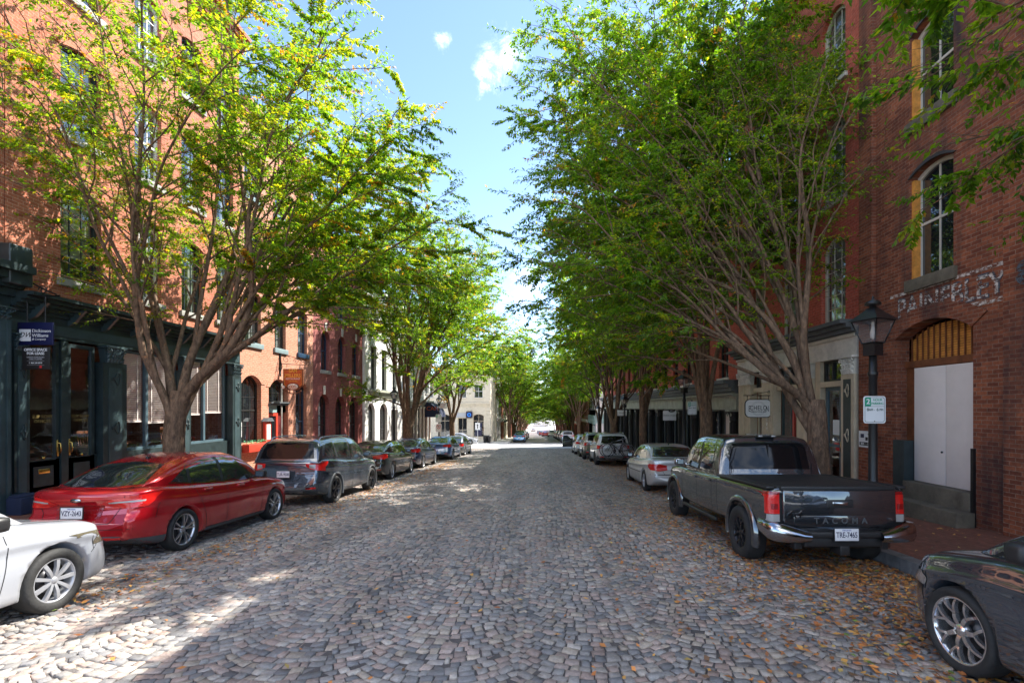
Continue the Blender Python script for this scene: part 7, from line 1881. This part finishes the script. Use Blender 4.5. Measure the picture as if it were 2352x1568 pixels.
# ---- VW-like sedan: upright, front left visible
JETTA = nobadge(SEDAN, L=4.66, wheel=dict(width=.205, spokes=9, style='wide', mat='rim_cover', rim_r=.69, rot=.05), r=.325, arch=.372, bowf=.36,
    plan=[(-2.33, .84), (-2.1, .91), (-1.6, .97), (-1.0, .995), (0, 1), (1.1, .995), (1.7, .97), (2.1, .90), (2.33, .80)],
    top=[(-2.33, .98), (-2.2, 1.04), (-1.9, 1.06), (-1.2, 1.0), (-.3, .97), (.7, .95), (1.0, .945), (1.5, .895), (1.9, .835), (2.15, .765), (2.33, .66)], shoulder=.95,
    fl=[(.15, -.02), (.3, .03), (.5, .0), (.7, -.08), (.8, -.16)], xf=1.37, xr=-1.28)
JETTA['patches'] = [p for p in SEDAN['patches'] if p[0] != 'headlamp' and p[0] != 'grille'] + [('headlamp', 'lamp_smoke', 'side', [(1.93, .70), (2.05, .62), (2.28, .60)], [(1.90, .73), (2.05, .755), (2.28, .72)], False), ('headlamp', 'lamp_smoke', 'front', [(.50, .58), (.92, .60)], [(.52, .70), (.92, .76)], True), ('lower_grille', 'trim_black', 'front', [(-.7, .22), (.7, .22)], [(-.7, .40), (.7, .40)], False)]
JETTA['seams'] = SEDAN['seams'] + [[(1.76, .52), (1.84, .58), (1.92, .66)]]
# ---- low dark sedan at the right edge
ACCORD = nobadge(SEDAN, L=4.63, W=1.80, windscreen=([(-.60, .98), (0, .96), (.60, .98)], [(-.50, 1.30), (0, 1.34), (.50, 1.30)], 'front'), wheel=dict(width=.215, spokes=10, style='wide', mat='rim_polished', rim_r=.70, rot=.1), r=.328, arch=.362, xf=1.47, xr=-1.23, bowf=.34,
    plan=[(-2.315, .84), (-2.1, .91), (-1.6, .97), (-1.0, .995), (0, 1), (1.1, .995), (1.7, .965), (2.1, .88), (2.315, .76)],
    top=[(-2.315, .98), (-2.2, 1.04), (-1.9, 1.05), (-1.2, 1.0), (-.3, .97), (.7, .97), (1.0, .975), (1.4, .93), (1.8, .855), (2.1, .765), (2.315, .62)],
    cab=dict(roof=[(-2.0, 1.05), (-1.7, 1.12), (-1.2, 1.33), (-.8, 1.42), (-.1, 1.46), (.35, 1.43), (.8, 1.31), (1.25, 1.11), (1.62, .91)], wb=[(-1.95, .66), (-1.6, .78), (-1.0, .87), (0, .905), (.9, .88), (1.3, .82), (1.62, .70)], wr=.66))
ACCORD['wheel'] = dict(width=.215, spokes=7, style='y', mat='rim_polished', rim_r=.77, rot=.1)
ACCORD['side_windows'] = [('side_window', [(-.24, 1.0), (.80, 1.0)], [(-.20, 1.38), (.15, 1.375), (.40, 1.32), (.80, 1.19)]), ('side_window', [(-1.1, 1.04), (-.31, 1.0)], [(-1.0, 1.28), (-.6, 1.36), (-.28, 1.38)]), ('quarter_window', [(.86, 1.0), (1.22, 1.0)], [(.86, 1.165), (1.22, 1.015)])]
ACCORD['patches'] = [('headlamp', 'lamp_clear', 'side', [(1.86, .76), (2.0, .69), (2.22, .63)], [(1.80, .81), (2.0, .79), (2.22, .72)], False), ('headlamp', 'lamp_clear', 'front', [(.48, .55), (.90, .58)], [(.50, .63), (.90, .70)], True), ('grille', 'trim_black', 'front', [(-.7, .2), (.7, .2)], [(-.6, .5), (.6, .5)], False)]
ACCORD['seams'] = SEDAN['seams'] + [[(1.80, .66), (1.86, .55), (1.80, .40)]]
ACCORD['mirror'] = (.80, 1.06)

def truck_extra(root, bvh, spec):
    # rear face of cab is upright; bed cover, tailgate details, step bumper
    b = MB(); b.bbox(-2.60, -.86, -.76, .76, 1.128, 1.152, .008); root('bed_cover', b, 'trim_black')
    for s in (-1, 1): b = MB(); b.bbox(-2.64, -.84, s * .86 - .055, s * .86 + .055, 1.12, 1.155, .012); root('bed_rail', b, 'trim_black')
    b = MB(); b.bbox(-2.68, -2.61, -.74, .74, 1.105, 1.16, .014); root('tailgate_cap', b, 'trim_black')
    b = MB(); b.bbox(-2.708, -2.62, -.728, .728, .635, 1.112, .018); b.bbox(-2.715, -2.70, -.60, .60, .66, .79, .007); root('tailgate', b, 'BODY')
    hx0 = lambda y, z: (bvh.ray_cast(Vector((-6, y, z)), Vector((1, 0, 0)))[0] or Vector((-2.65, 0, 0))).x
    hx = lambda y, z: -2.708
    b = MB(); x = -2.708; b.bbox(x - .012, x + .01, -.17, .17, .885, .99, .01); root('tailgate_handle', b, 'trim_black')
    b = MB(); b.bbox(x - .022, x - .01, -.10, .10, .915, .965, .008); root('handle_grip', b, 'chrome')
    # step bumper: chrome corners, black centre
    c = MB(); c.bbox(-2.82, -2.60, -.55, .55, .52, .60, .02); c.bbox(-2.78, -2.62, -.50, .50, .40, .53, .02); root('bumper_step', c, 'trim_black')
    for s in (-1, 1):
        rows = []
        for (xx, yy, zb, zt) in ((-2.46, .952, .56, .70), (-2.60, .955, .53, .705), (-2.72, .94, .50, .705), (-2.79, .89, .48, .70), (-2.83, .80, .475, .675), (-2.845, .66, .475, .635), (-2.85, .54, .48, .60), (-2.85, .45, .49, .585)):
            n_ = Vector((-1 if yy < .9 else -.5, (0 if yy < .8 else .7) * s, 0)).normalized() * .022
            rows.append([(xx + .07, yy * s - .05 * s, zb - .02), (xx + .01, yy * s, zb), (xx + n_.x, yy * s + n_.y, zb + (zt - zb) * .3), (xx + n_.x, yy * s + n_.y, zb + (zt - zb) * .7), (xx + .008, yy * s, zt), (xx + .07, yy * s - .05 * s, zt + .008)])
        b = MB(); b.grid(rows, flip=s > 0); root('bumper_corner', b, 'chrome')
        b = MB(); b.bbox(-2.72, -2.58, s * .55 - .05, s * .55 + .05, .36, .48, .01); root('bumper_bracket', b, 'trim_black')
    b = MB(); b.bbox(-2.80, -2.55, -.06, .06, .30, .42, .01); b.tube([(-2.6, -.55, .38), (-2.6, .55, .38)], .03, n=8); root('tow_hitch', b, 'trim_black')
    b = MB(); b.bbox(-2.0, 1.2, -.5, .5, .30, .45, .02); b.tube([(-1.82, -.75, .37), (-1.82, .75, .37)], .05, n=8); b.lathe([(.001, -.12), (.14, -.09), (.14, .09), (.001, .12)], 12, axis='x', c=(-1.82, 0, .36)); root('underbody', b, 'wheel_well')
    b = MB(); b.bbox(-.70, -.60, -.16, .16, 1.765, 1.80, .012); root('brake_light_housing', b, 'trim_black')
    for s in (-1, 1): b = MB(); b.bbox(-.712, -.70, s * .11 - .035, s * .11 + .035, 1.77, 1.795, .006); root('cargo_lamp', b, 'lamp_clear')
    b = MB(); x0 = hx0(0, 1.45) - .006; b.box(x0 - .002, x0 + .02, -.006, .006, 1.27, 1.64) ; root('window_divider', b, 'trim_black')
    for s in (-1, 1):
        b = MB(); b.tube([(-.2, s * .93, .42), (.95, s * .93, .42)], .028, n=8) if False else b.bbox(-.75, 1.1, s * .90 - .03, s * .90 + .03, .36, .42, .02); root('side_sill', b, 'trim_black')
    def rt(body, size, y, z, mat, **kw):
        me = text_mesh(body, size, extrude=.003, **kw); xx = hx(y, z)
        me.transform(Matrix.Translation((xx - .011, -y if False else y, z)) @ Matrix.Rotation(R(-90), 4, 'Z')); me.materials.append(MATS[mat]); me.name = 'lettering'
        SP.append(me)
    SP = []; rt('TACOMA', .105, 0, .72, 'cladding', space=1.9, bold=.002); rt('4x4', .13, .60, .80, 'chrome', shear=.3, bold=.002); rt('V6', .05, -.64, .74, 'chrome')
    for me in SP: TRUCK_TEXT.append(me)
TRUCK_TEXT = []
TRUCK = dict(L=5.36, W=1.89, H=1.80, xf=1.80, xr=-1.77, r=.388, arch=.455, archsq=1.12, bowf=.24, bowr=.035, boxy=1, well=.40, shoulder=.975, crown=.015, crease=0, track_in=-.005,
    plan=[(-2.68, .955), (-2.5, .965), (-1.6, .975), (-.9, .975), (0, .98), (1.0, .985), (2.0, .965), (2.4, .90), (2.68, .82)],
    top=[(-2.68, 1.13), (-1.0, 1.13), (-.5, 1.12), (.5, 1.11), (1.1, 1.13), (1.6, 1.12), (2.1, 1.07), (2.45, .99), (2.68, .86)],
    bot=[(-2.68, .56), (-2.3, .50), (-1.2, .47), (0, .45), (1.4, .46), (2.3, .42), (2.68, .50)],
    fl=[(.3, -.06), (.6, .0), (.9, -.02), (1.1, -.1)], rl=[(.5, -.02), (.7, .0), (.9, -.005), (1.15, .0)],
    cab=dict(roof=[(-.80, 1.11), (-.77, 1.25), (-.68, 1.68), (-.60, 1.755), (-.3, 1.785), (.3, 1.80), (.65, 1.77), (.95, 1.64), (1.25, 1.38), (1.50, 1.12)], wb=[(-.82, .93), (0, .935), (.9, .93), (1.5, .80)], wr=.76, bow=.12, bowr=.02),
    side_windows=[('side_window', [(.28, 1.17), (1.02, 1.15)], [(.30, 1.66), (.55, 1.66), (.72, 1.60), (1.02, 1.17)]), ('side_window', [(-.44, 1.19), (.17, 1.17)], [(-.42, 1.50), (-.32, 1.64), (.19, 1.665)])],
    side_black=[([(.17, 1.155), (.28, 1.155)], [(.19, 1.68), (.30, 1.68)])], window_line=[(-.5, 1.165), (.2, 1.15), (1.05, 1.135)], line_mat='trim_black',
    windscreen=([(-.66, 1.18), (0, 1.16), (.66, 1.18)], [(-.58, 1.66), (0, 1.70), (.58, 1.66)], 'front'), rear_window=([(-.68, 1.23), (.68, 1.23)], [(-.64, 1.60), (-.58, 1.665), (.58, 1.665), (.64, 1.60)], 'rear'), rglass='car_glass_tint', glass='car_glass',
    seams=[[(.22, 1.15), (.22, .8), (.21, .48)], [(1.12, 1.12), (1.16, .9), (1.10, .5)], [(-.55, 1.15), (-.56, .9), (-.56, .48)], [(-.56, .49), (.3, .485), (1.1, .49)], [(-.82, 1.12), (-.82, .5)]],
    rear_seams=[[(-.735, 1.12), (-.735, .62), (.735, .62), (.735, 1.12)], [(-.6, .82), (-.45, .77), (.45, .77), (.6, .82)]], top_seams=[],
    patches=[('tail_lamp', 'tail_red', 'rear', [(.755, .80), (.90, .80)], [(.755, 1.085), (.90, 1.085)], True), ('tail_lamp', 'tail_red', 'side', [(-2.66, .80), (-2.56, .80)], [(-2.66, 1.085), (-2.55, 1.07)], False),
             ('lamp_strip', 'tail_deep', 'rear', [(.775, .86), (.86, .86)], [(.775, .93), (.86, .93)], True), ('lamp_strip', 'tail_deep', 'rear', [(.755, 1.05), (.90, 1.05)], [(.755, 1.085), (.90, 1.085)], True), ('reverse_lamp', 'lamp_clear', 'rear', [(.755, .70), (.90, .70)], [(.755, .795), (.90, .795)], True), ('headlamp', 'lamp_clear', 'side', [(2.1, .92), (2.5, .86)], [(2.05, 1.01), (2.5, .98)], False), ('headlamp', 'lamp_clear', 'front', [(.55, .85), (.85, .85)], [(.55, .98), (.85, .98)], True), ('grille', 'trim_black', 'front', [(-.5, .6), (.5, .6)], [(-.5, .95), (.5, .95)], False)],
    handles=[(-.42, 1.02), (.36, 1.01)], mirror=(1.02, 1.22), mirror_mat='chrome', wheel=dict(width=.265, spokes=6, style='y', mat='rim_dark', rim_r=.60), plate=(-2.835, .57, 0),
    flares=dict(w=.075, out=.028, mat='BODY', ext=.06), extra=[truck_extra])

car_kit('focus', FOCUS); car_kit('sedan', SEDAN); car_kit('sonata', SONATA); car_kit('suv', SUV); car_kit('jetta', JETTA); car_kit('accord', ACCORD); car_kit('truck', TRUCK)
KL, KR = 'cars parked along the left kerb', 'cars parked along the right kerb'
WL = -5.55                                     # outer (street side) face of the left row
def yc(rear_wheel, key): return rear_wheel - KIT[key][0]['xr'] * 1.0
lx = lambda key: WL - KIT[key][0]['W'] / 2 - .02
car('jetta', 'paint_white', -5.0 - .91, 5.1 - JETTA['xf'], 'white sedan cut off by the left edge, front wheel with silver cover', group=KL)
red = car('focus', 'paint_red', lx('focus'), yc(7.75, 'focus'), 'glossy red sedan parked in front of the iron shopfront', group=KL, plate_txt='VZY-2643')
me = text_mesh('SE', .05, extrude=.002); lettering('SE', .05, 'chrome', red, (-2.25, -.30, .605), (0, 0, R(-90)), name='badge_lettering')
car('suv', 'paint_gunmetal', -5.2 - .93, yc(12.65, 'suv'), 'dark grey SUV with roof rails parked ahead of the red sedan', group=KL, plate_txt='TUR-9008')
car('sedan', 'paint_black', lx('sedan'), yc(18.7, 'sedan'), 'black sedan parked ahead of the grey SUV', group=KL, plate_txt='XKR-4410')
car('sedan', 'paint_navy', lx('sedan') - .1, yc(24.1, 'sedan'), 'dark navy sedan parked between a black and a blue sedan', group=KL)
car('sedan', 'paint_blue', lx('sedan') + .15, yc(30.9, 'sedan'), 'blue sedan parked near the navy corner awning', group=KL, overrides={'body': 'paint_navy'} if False else {})
car('sonata', 'paint_grey', lx('sonata') + .2, yc(35.6, 'sonata'), 'grey sedan at the front of the left row by the crossing', group=KL)
tk = car('truck', 'paint_dark_grey', 2.93 + .945, yc(7.25, 'truck'), 'dark grey pickup truck with chrome bumper corners and black bed cover', cat_='pickup truck', name='pickup_truck', group=KR, plate_txt='TRE-7465')
for me in TRUCK_TEXT: put('lettering', me, tk)
car('sonata', 'paint_silver', 3.2 + .915, yc(15.3, 'sonata'), 'silver sedan parked ahead of the grey pickup', group=KR)
car('accord', 'paint_gunmetal', 3.24 + .90, 3.85 - ACCORD['xf'], 'dark sedan cut off by the bottom right corner, spoked wheel in view', group=KR)
bs_ = car('suv', 'paint_silver', 2.9 + .93, 27.6, 'silver SUV carrying bicycles on its tail', group=KR, overrides={})
car('suv', 'paint_olive', 2.7 + .93, 32.9, 'grey SUV hidden mostly behind the one with bicycles', group=KR, far=True)
car('sedan', 'paint_light', 2.6 + .915, 38.8, 'pale silver sedan in the middle of the right row', group=KR, far=True)
dcar = car('sedan', 'paint_light', 3.0 + .915, 45.0, 'white sedan with its dark door standing open to the street', group=KR, far=True)
dm = MB(); th = R(62); 
for (x0, x1, z0, z1, mm) in ((0, 1.05, .30, .95, 0),): dm.bbox(x0, x1, -.04, .04, z0, z1, .03)
dm.prism([(0.0, .93), (1.05, .93), (.98, 1.36), (.55, 1.38)], 'y', -.025, .025, 1)
dd = dm.build('open_door', ['paint_black', 'car_glass'], dcar, (.84, .90, 0), (0, 0, R(180 - 62)))
car('suv', 'paint_white', 3.9, 56.5 + 14, 'white SUV just past the crossing in the right row', group=KR, far=True)
car('sedan', 'paint_black', 3.95, 78, 'red-tailed dark car behind the white SUV', group=KR, far=True, overrides={})
GFAR = 'cars beyond the crossing'
for i, (k, c, x, y, lab) in enumerate([('suv', 'paint_grey', 4.0, 84, 'grey SUV, third beyond the crossing on the right'), ('sedan', 'paint_silver', 4.0, 90, 'silver sedan, fourth beyond the crossing on the right'), ('suv', 'paint_olive', 4.0, 97, 'olive SUV under the far right trees'), ('sedan', 'paint_silver', 4.0, 104, 'silver car farther along the right kerb'),
        ('sedan', 'paint_grey', 4.0, 112, 'grey car far along the right kerb'), ('suv', 'paint_silver', 3.0, 126, 'silver SUV standing out from the far right row'), ('sedan', 'paint_brightred', 1.4, 134, 'bright red car driving in the far street'), ('sedan', 'paint_red', .6, 150, 'darker red car beyond the bright red one'),
        ('suv', 'paint_navy', 3.6, 146, 'dark blue van far on the right'), ('sedan', 'paint_light', 4.0, 160, 'pale car far on the right'), ('sedan', 'paint_black', 4.0, 170, 'black car far on the right'), ('sedan', 'paint_silver', -3.0, 230, 'small silver car at the top of the far street'),
        ('sedan', 'paint_steelblue', -3.0, 73.2, 'steel blue coupe parked first beyond the crossing on the left'), ('suv', 'paint_black', -3.2, 80, 'black SUV behind the steel blue car'), ('suv', 'paint_navy', -3.3, 86.5, 'navy SUV third in the far left row'), ('suv', 'paint_black', -3.3, 94, 'black van fourth in the far left row'), ('sedan', 'paint_grey', -3.4, 103, 'grey car fifth in the far left row'), ('sedan', 'paint_navy', -3.4, 115, 'navy car sixth in the far left row')]):
    car(k, c, x, y, lab, group=GFAR, far=True, plate_txt='- - -' if i == 12 else None)
car('sedan', 'paint_white', -10.1, 62.3, 'white sedan crossing on the side street before the cream building', heading=0, far=True, name='car')

# ---- bicycles on the rack
pbr('bike_frame', (.30, .30, .32), .3, metal=.8); pbr('bike_dark', (.03, .03, .035), .4, metal=.5)
def bicycle(x, y, z, yaw, mat, label, s=1.0):
    """frame in the local xz plane, wheels at x=-.52 and +.52"""
    r = empty('bicycle', (x, y, z), (0, 0, yaw), label, 'bicycle', 'bicycles on the rear rack'); r.scale = (s, s, s)
    BB = (-.08, 0, .28); RWH = (-.52, 0, .34); FWH = (.54, 0, .34); ST = (-.22, 0, .74); HT = (.34, 0, .86); HB = (.38, 0, .70)
    f = MB()
    for a, b, q in ((BB, ST, .017), (ST, HT, .018), (BB, HB, .022), (HT, HB, .022)): f.tube([a, b], q, n=8)
    for sg in (-1, 1):
        f.tube([(BB[0], sg * .04, BB[2]), (RWH[0], sg * .055, RWH[2])], .010, n=6); f.tube([(ST[0], sg * .02, ST[2]), (RWH[0], sg * .055, RWH[2])], .009, n=6)
    f.build('frame', mat, r)
    fk = MB()
    for sg in (-1, 1): fk.tube([(.385, sg * .05, .68), (.44, sg * .05, .52), (FWH[0], sg * .05, FWH[2])], .012, n=6)
    fk.tube([(.385, -.05, .68), (.385, .05, .68)], .015, n=6); fk.build('fork', mat, r)
    for c in (RWH, FWH):
        w = MB(); w.lathe([(.33 + .018 * cos(t), .018 * sin(t)) for t in np.linspace(0, 2 * pi, 9)], 36, axis='y', cap=False)
        wo = w.build('wheel', 'tyre', r, c); q = MB(); q.lathe([(.31, -.012), (.315, 0), (.31, .012), (.30, .008), (.30, -.008), (.31, -.012)], 36, axis='y', cap=False); q.build('rim', 'rim_alloy', wo)
        sp_ = MB()
        for k in range(18): a = 2 * pi * k / 18; sp_.tube([(.02 * cos(a + .5), .02 * (1 if k % 2 else -1), .02 * sin(a + .5)), (.305 * cos(a), 0, .305 * sin(a))], .0016, n=3)
        sp_.lathe([(.018, -.04), (.025, 0), (.018, .04)], 8, axis='y'); sp_.build('spokes', 'chrome', wo)
    m = MB(); m.tube([ST, (-.25, 0, .88)], .013, n=6); m.build('seat_post', 'bike_dark', r); m = MB(); m.prism([(-.40, -.07), (-.40, .07), (-.28, .05), (-.10, .02), (-.10, -.02), (-.28, -.05)], 'z', .88, .93); m.build('saddle', 'bike_dark', r)
    m = MB(); m.tube([HT, (.33, 0, .95)], .014, n=6); m.tube([(.36, -.30, .97), (.36, -.12, .95), (.33, 0, .95), (.36, .12, .95), (.36, .30, .97)], .012, n=6); m.build('handlebar', 'bike_dark', r)
    m = MB(); m.lathe([(.085, -.045), (.09, -.042), (.085, -.038)], 24, axis='y', c=BB); m.tube([BB, (-.02, -.06, .13)], .01, n=5); m.tube([BB, (-.14, .06, .43)], .01, n=5)
    for p in ((-.02, -.09, .13), (-.14, .09, .43)): m.bbox(p[0] - .045, p[0] + .045, p[1] - .04, p[1] + .04, p[2] - .012, p[2] + .012, .004)
    m.build('crankset', 'bike_dark', r)
    m = MB(); m.tube([(BB[0], -.042, BB[2] + .085), (RWH[0], -.042, RWH[2] + .035)], .004, n=4); m.tube([(BB[0], -.042, BB[2] - .085), (RWH[0], -.042, RWH[2] - .035)], .004, n=4); m.build('chain', 'bike_dark', r)
    return r
bz_ = ground(25) + .52
bicycle(3.86, 24.98, bz_, 0, 'bike_frame', 'silver-framed bicycle, outer one on the rear rack of the silver SUV', .98)
bicycle(4.02, 25.12, bz_ - .02, pi, 'bike_dark', 'dark-framed bicycle, inner one on the rear rack of the silver SUV', .96)
m = MB(); m.tube([(3.86, 24.9, bz_ + .12), (3.86, 25.4, bz_ + .10)], .03, n=6)
for yy in (24.98, 25.12): m.tube([(3.3, yy, bz_ + .02), (4.45, yy, bz_ + .02)], .018, n=6)
m.tube([(3.86, 25.3, bz_ + .1), (3.86, 25.28, bz_ + .95)], .02, n=6); tag(m.build('bike_rack', 'bike_dark'), 'black hitch rack carrying two bicycles behind the silver SUV', 'bike rack')

# ------------------------------------------------------------------ street furniture
def lamp_post(x, y, dz, h, label, detail=True, s=1.0):
    g = ground(y) + dz; r = empty('street_lamp', (x, y, g), (0, 0, R(20)), label, 'street lamp', 'gas-style street lamps'); 
    p = MB(); p.lathe([(.15, 0), (.15, .08), (.12, .14), (.105, .7), (.10, .78), (.125, .82), (.125, .86), (.075, .92), (.062, 1.0), (.055, h - 1.0), (.07, h - .98), (.07, h - .94), (.055, h - .92), (.05, h - .67)], 16)
    for k in range(8): a = 2 * pi * k / 8; p.box(.10 * cos(a) - .008, .10 * cos(a) + .008, .10 * sin(a) - .008, .10 * sin(a) + .008, .16, .68)
    p.build('post', 'black_iron', r)
    b = MB(); b.prism([(-.09, -.09), (.09, -.09), (.09, .09), (-.09, .09)], 'z', h - .69, h - .50); b.build('lantern_base', 'black_iron', r)
    z0, z1 = h - .50, h - .17; b0, b1 = .10, .195
    fr = MB()
    for sx_, sy_ in ((-1, -1), (1, -1), (1, 1), (-1, 1)): fr.tube([(sx_ * b0, sy_ * b0, z0), (sx_ * b1, sy_ * b1, z1)], .011, n=4)
    for (w_, z) in ((b0, z0), (b1, z1)):
        for (a, c) in (((-1, -1), (1, -1)), ((1, -1), (1, 1)), ((1, 1), (-1, 1)), ((-1, 1), (-1, -1))): fr.tube([(a[0] * w_, a[1] * w_, z), (c[0] * w_, c[1] * w_, z)], .012, n=4)
    fr.build('lantern_frame', 'black_iron', r)
    gl = MB(); k0, k1 = b0 * .98, b1 * .98; v = [(-k0, -k0, z0), (k0, -k0, z0), (k0, k0, z0), (-k0, k0, z0), (-k1, -k1, z1), (k1, -k1, z1), (k1, k1, z1), (-k1, k1, z1)]
    gl.add(v, [(0, 1, 5, 4), (1, 2, 6, 5), (2, 3, 7, 6), (3, 0, 4, 7)]); gl.build('lantern_glass', 'lamp_glass', r)
    bu = MB(); bu.lathe([(.001, z0 + .05), (.035, z0 + .08), (.04, z0 + .15), (.022, z0 + .23), (.018, z0 + .32)], 12, cap=False); bu.build('bulb', 'board_white', r)
    rf = MB(); e = b1 + .035
    v = [(-e, -e, z1), (e, -e, z1), (e, e, z1), (-e, e, z1), (-.11, -.11, z1 + .12), (.11, -.11, z1 + .12), (.11, .11, z1 + .12), (-.11, .11, z1 + .12), (-.05, -.05, z1 + .19), (.05, -.05, z1 + .19), (.05, .05, z1 + .19), (-.05, .05, z1 + .19)]
    rf.add(v, [(0, 3, 2, 1), (0, 1, 5, 4), (1, 2, 6, 5), (2, 3, 7, 6), (3, 0, 4, 7), (4, 5, 9, 8), (5, 6, 10, 9), (6, 7, 11, 10), (7, 4, 8, 11), (8, 9, 10, 11)])
    rf.lathe([(.05, z1 + .18), (.045, z1 + .24), (.11, z1 + .24), (.095, z1 + .28), (.04, z1 + .31), (.015, z1 + .33), (.02, z1 + .35), (.001, z1 + .38)], 14); rf.build('lantern_roof', 'black_iron', r)
    return r
LZ = 7.35; LXX = (2005 - VX) / F * LZ
lamp_post(LXX, LZ, .15, 3.52, 'black lantern street lamp beside the pickup, nearest on the right')
def parking_sign(x, y, z, w, h, label, small=False):
    m = MB(); m.prism(rrect(w, h, .035 * w / .3), 'y', -.003, .003); o = m.build('parking_sign', 'sign_white', None, (x, y, z), fix=True); tag(o, label, 'sign')
    q = MB(); t = .006 * w / .3; a, b = w / 2 - .018, h / 2 - .018
    pts = rrect(w - .036, h - .036, .025 * w / .3); n = len(pts)
    ip = [(p[0] * (1 - 2 * t / w), p[1] * (1 - 2 * t / h)) for p in pts]
    q.grid([[(p[0], -.005, p[1]) for p in pts + pts[:1]], [(p[0], -.005, p[1]) for p in ip + ip[:1]]], smooth=False); q.build('border', 'sign_ink', o)
    g = MB(); g.box(-w * .43, -w * .17, -.0062, -.0032, h * .13, h * .44); g.build('green_square', 'sign_green', o)
    lettering('2', h * .27, 'sign_white', o, (-w * .30, -.009, h * .29), bold=.002); lettering('HOUR', h * .125, 'sign_green', o, (w * .13, -.006, h * .36), sx=.95); lettering('PARKING', h * .125, 'sign_green', o, (w * .125, -.006, h * .225), sx=.86)
    l = MB(); l.box(-w * .43, w * .43, -.005, -.0032, h * .115, h * .125); l.build('rule_line', 'sign_ink', o)
    lettering('8', h * .16, 'sign_ink', o, (-w * .31, -.006, 0)); lettering('AM - ', h * .12, 'sign_ink', o, (-w * .11, -.006, -.002), sx=.9); lettering('6', h * .16, 'sign_ink', o, (w * .13, -.006, 0)); lettering('PM', h * .12, 'sign_ink', o, (w * .30, -.006, -.002), sx=.9)
    bq = MB(); bq.lathe([(.001, -.008), (.008, -.006), (.008, -.003)], 8, axis='y', c=(0, 0, -h * .42)); bq.build('bolt', 'rim_dark', o); return o
sgy = LZ - .085
parking_sign((2008.5 - VX) / F * sgy, sgy, EYE - (940.5 - HY) / F * sgy, 51 / F * sgy, 62.5 / F * sgy, 'white and green two hour parking sign on the nearest lamp post')
lamp_post(4.98 + .3, 18.0, .15, 3.75, 'street lamp between the pickup and silver sedan trees, second on the right'); lamp_post(5.2, 30.2, .15, 3.75, 'third street lamp on the right, before the colonnade'); lamp_post(5.2, 43.5, .15, 3.75, 'fourth street lamp on the right near the crossing')
lamp_post(-8.0, 27, .15, 3.9, 'street lamp left of the thick trunk by the white building'); lamp_post(-8.0, 39, .15, 4.3, 'street lamp by the navy corner awning')
yy = 17.0; m = MB(); m.tube([(5.25, yy, ground(yy) + .1), (5.25, yy, ground(yy) + 2.9)], .028, n=8); tag(m.build('sign_post', 'rim_dark'), 'thin steel post of the second parking sign', 'post')
parking_sign(5.25, yy - .05, ground(yy) + 2.62, .31, .46, 'small two hour parking sign on a thin post by the colonnade')
yy = 38.2; m = MB(); m.tube([(-7.85, yy, ground(yy) + .1), (-7.85, yy, ground(yy) + 3.2)], .03, n=8); tag(m.build('sign_post', 'rim_dark'), 'post with stacked parking and no-parking signs near the crossing', 'post')
parking_sign(-7.85, yy - .05, ground(yy) + 2.75, .45, .62, 'green and white parking sign above the no-parking sign'); m = MB(); m.prism(rrect(.45, .62, .05), 'y', -.003, .003); o = m.build('no_parking_sign', 'sign_white', None, (-7.85, yy - .05, ground(yy) + 2.0), fix=True); tag(o, 'no-parking sign with red ring under the green parking sign', 'sign')
q = MB(); q.tube([(.15 * cos(t), -.01, .1 + .15 * sin(t)) for t in np.linspace(0, 2 * pi, 21)], .016, n=5); q.tube([(-.1, -.01, .2), (.1, -.01, 0)], .014, n=5); q.build('red_ring', 'sign_red', o); lettering('P', .2, 'ink', o, (0, -.006, .1))
yy = 64.0; m = MB(); m.tube([(-8.1, yy, ground(yy)), (-8.1, yy, ground(yy) + 2.9)], .04, n=8); tag(m.build('sign_post', 'sign_grey'), 'white post at the far corner before the cream building', 'post')
m = MB(); m.prism(rrect(.62, .9, .05), 'y', -.004, .004); o = m.build('street_sign', 'sign_white', None, (-8.1, yy - .06, ground(yy) + 2.3), fix=True); tag(o, 'small white traffic sign at the far corner', 'sign'); q = MB(); q.prism([(-.05, -.3), (.05, -.3), (.05, .1), (.14, .1), (0, .32), (-.14, .1), (-.05, .1)], 'y', -.008, -.0045); q.build('arrow', 'ink', o, fix=True)
# small cafe sign with rings
m = MB(); m.bbox(-.42, .42, -.04, .04, -.28, .28, .05); o = m.build('hanging_sign', 'sign_white', None, (-8.85, 44.6, 2.05)); tag(o, 'small red and white sign topped by yellow loops by the awning', 'sign'); lettering('PRETZELS', .15, 'sign_red', o, (0, -.05, .08)); lettering('BAKERY', .15, 'sign_red', o, (0, -.05, -.12))
for k, (a, b) in enumerate(((-.2, .5), (.15, .62), (.3, .42))): q = MB(); q.tube([(a + .17 * cos(t), 0, b + .17 * sin(t)) for t in np.linspace(0, 2 * pi, 17)], .045, n=6); q.build('loop', 'sign_gold', o)
m = MB(); m.tube([(-11 + 8.85, 0, .25), (0, 0, .25)], .02, n=5); m.build('bracket', 'black_iron', o)
m = MB(); m.bbox(-.45, .45, -.03, .03, -.15, .15, .01); o = m.build('hanging_sign', 'teal_dark', None, (-9.55, 36.2, 1.6)); tag(o, 'dark hanging sign in front of the white painted building', 'sign'); lettering('MAXWELL', .13, 'sign_white', o, (0, -.035, 0)); m = MB(); m.tube([(-1.5, 0, .22), (.45, 0, .22)], .016, n=5); m.build('bracket', 'black_iron', o)
# litter bins beyond the crossing
for i, x in enumerate((-7.4, -6.9)):
    g = ground(66.5) + .1; m = MB(); m.lathe([(.24, 0), (.28, .8), (.31, .82), (.31, .9), (.2, 1.0)], 14); tag(m.build('litter_bin', 'black_iron', None, (x, 66.6, g)), ['left one of the two black bins before the cream building', 'right one of the two black bins before the cream building'][i], 'bin')
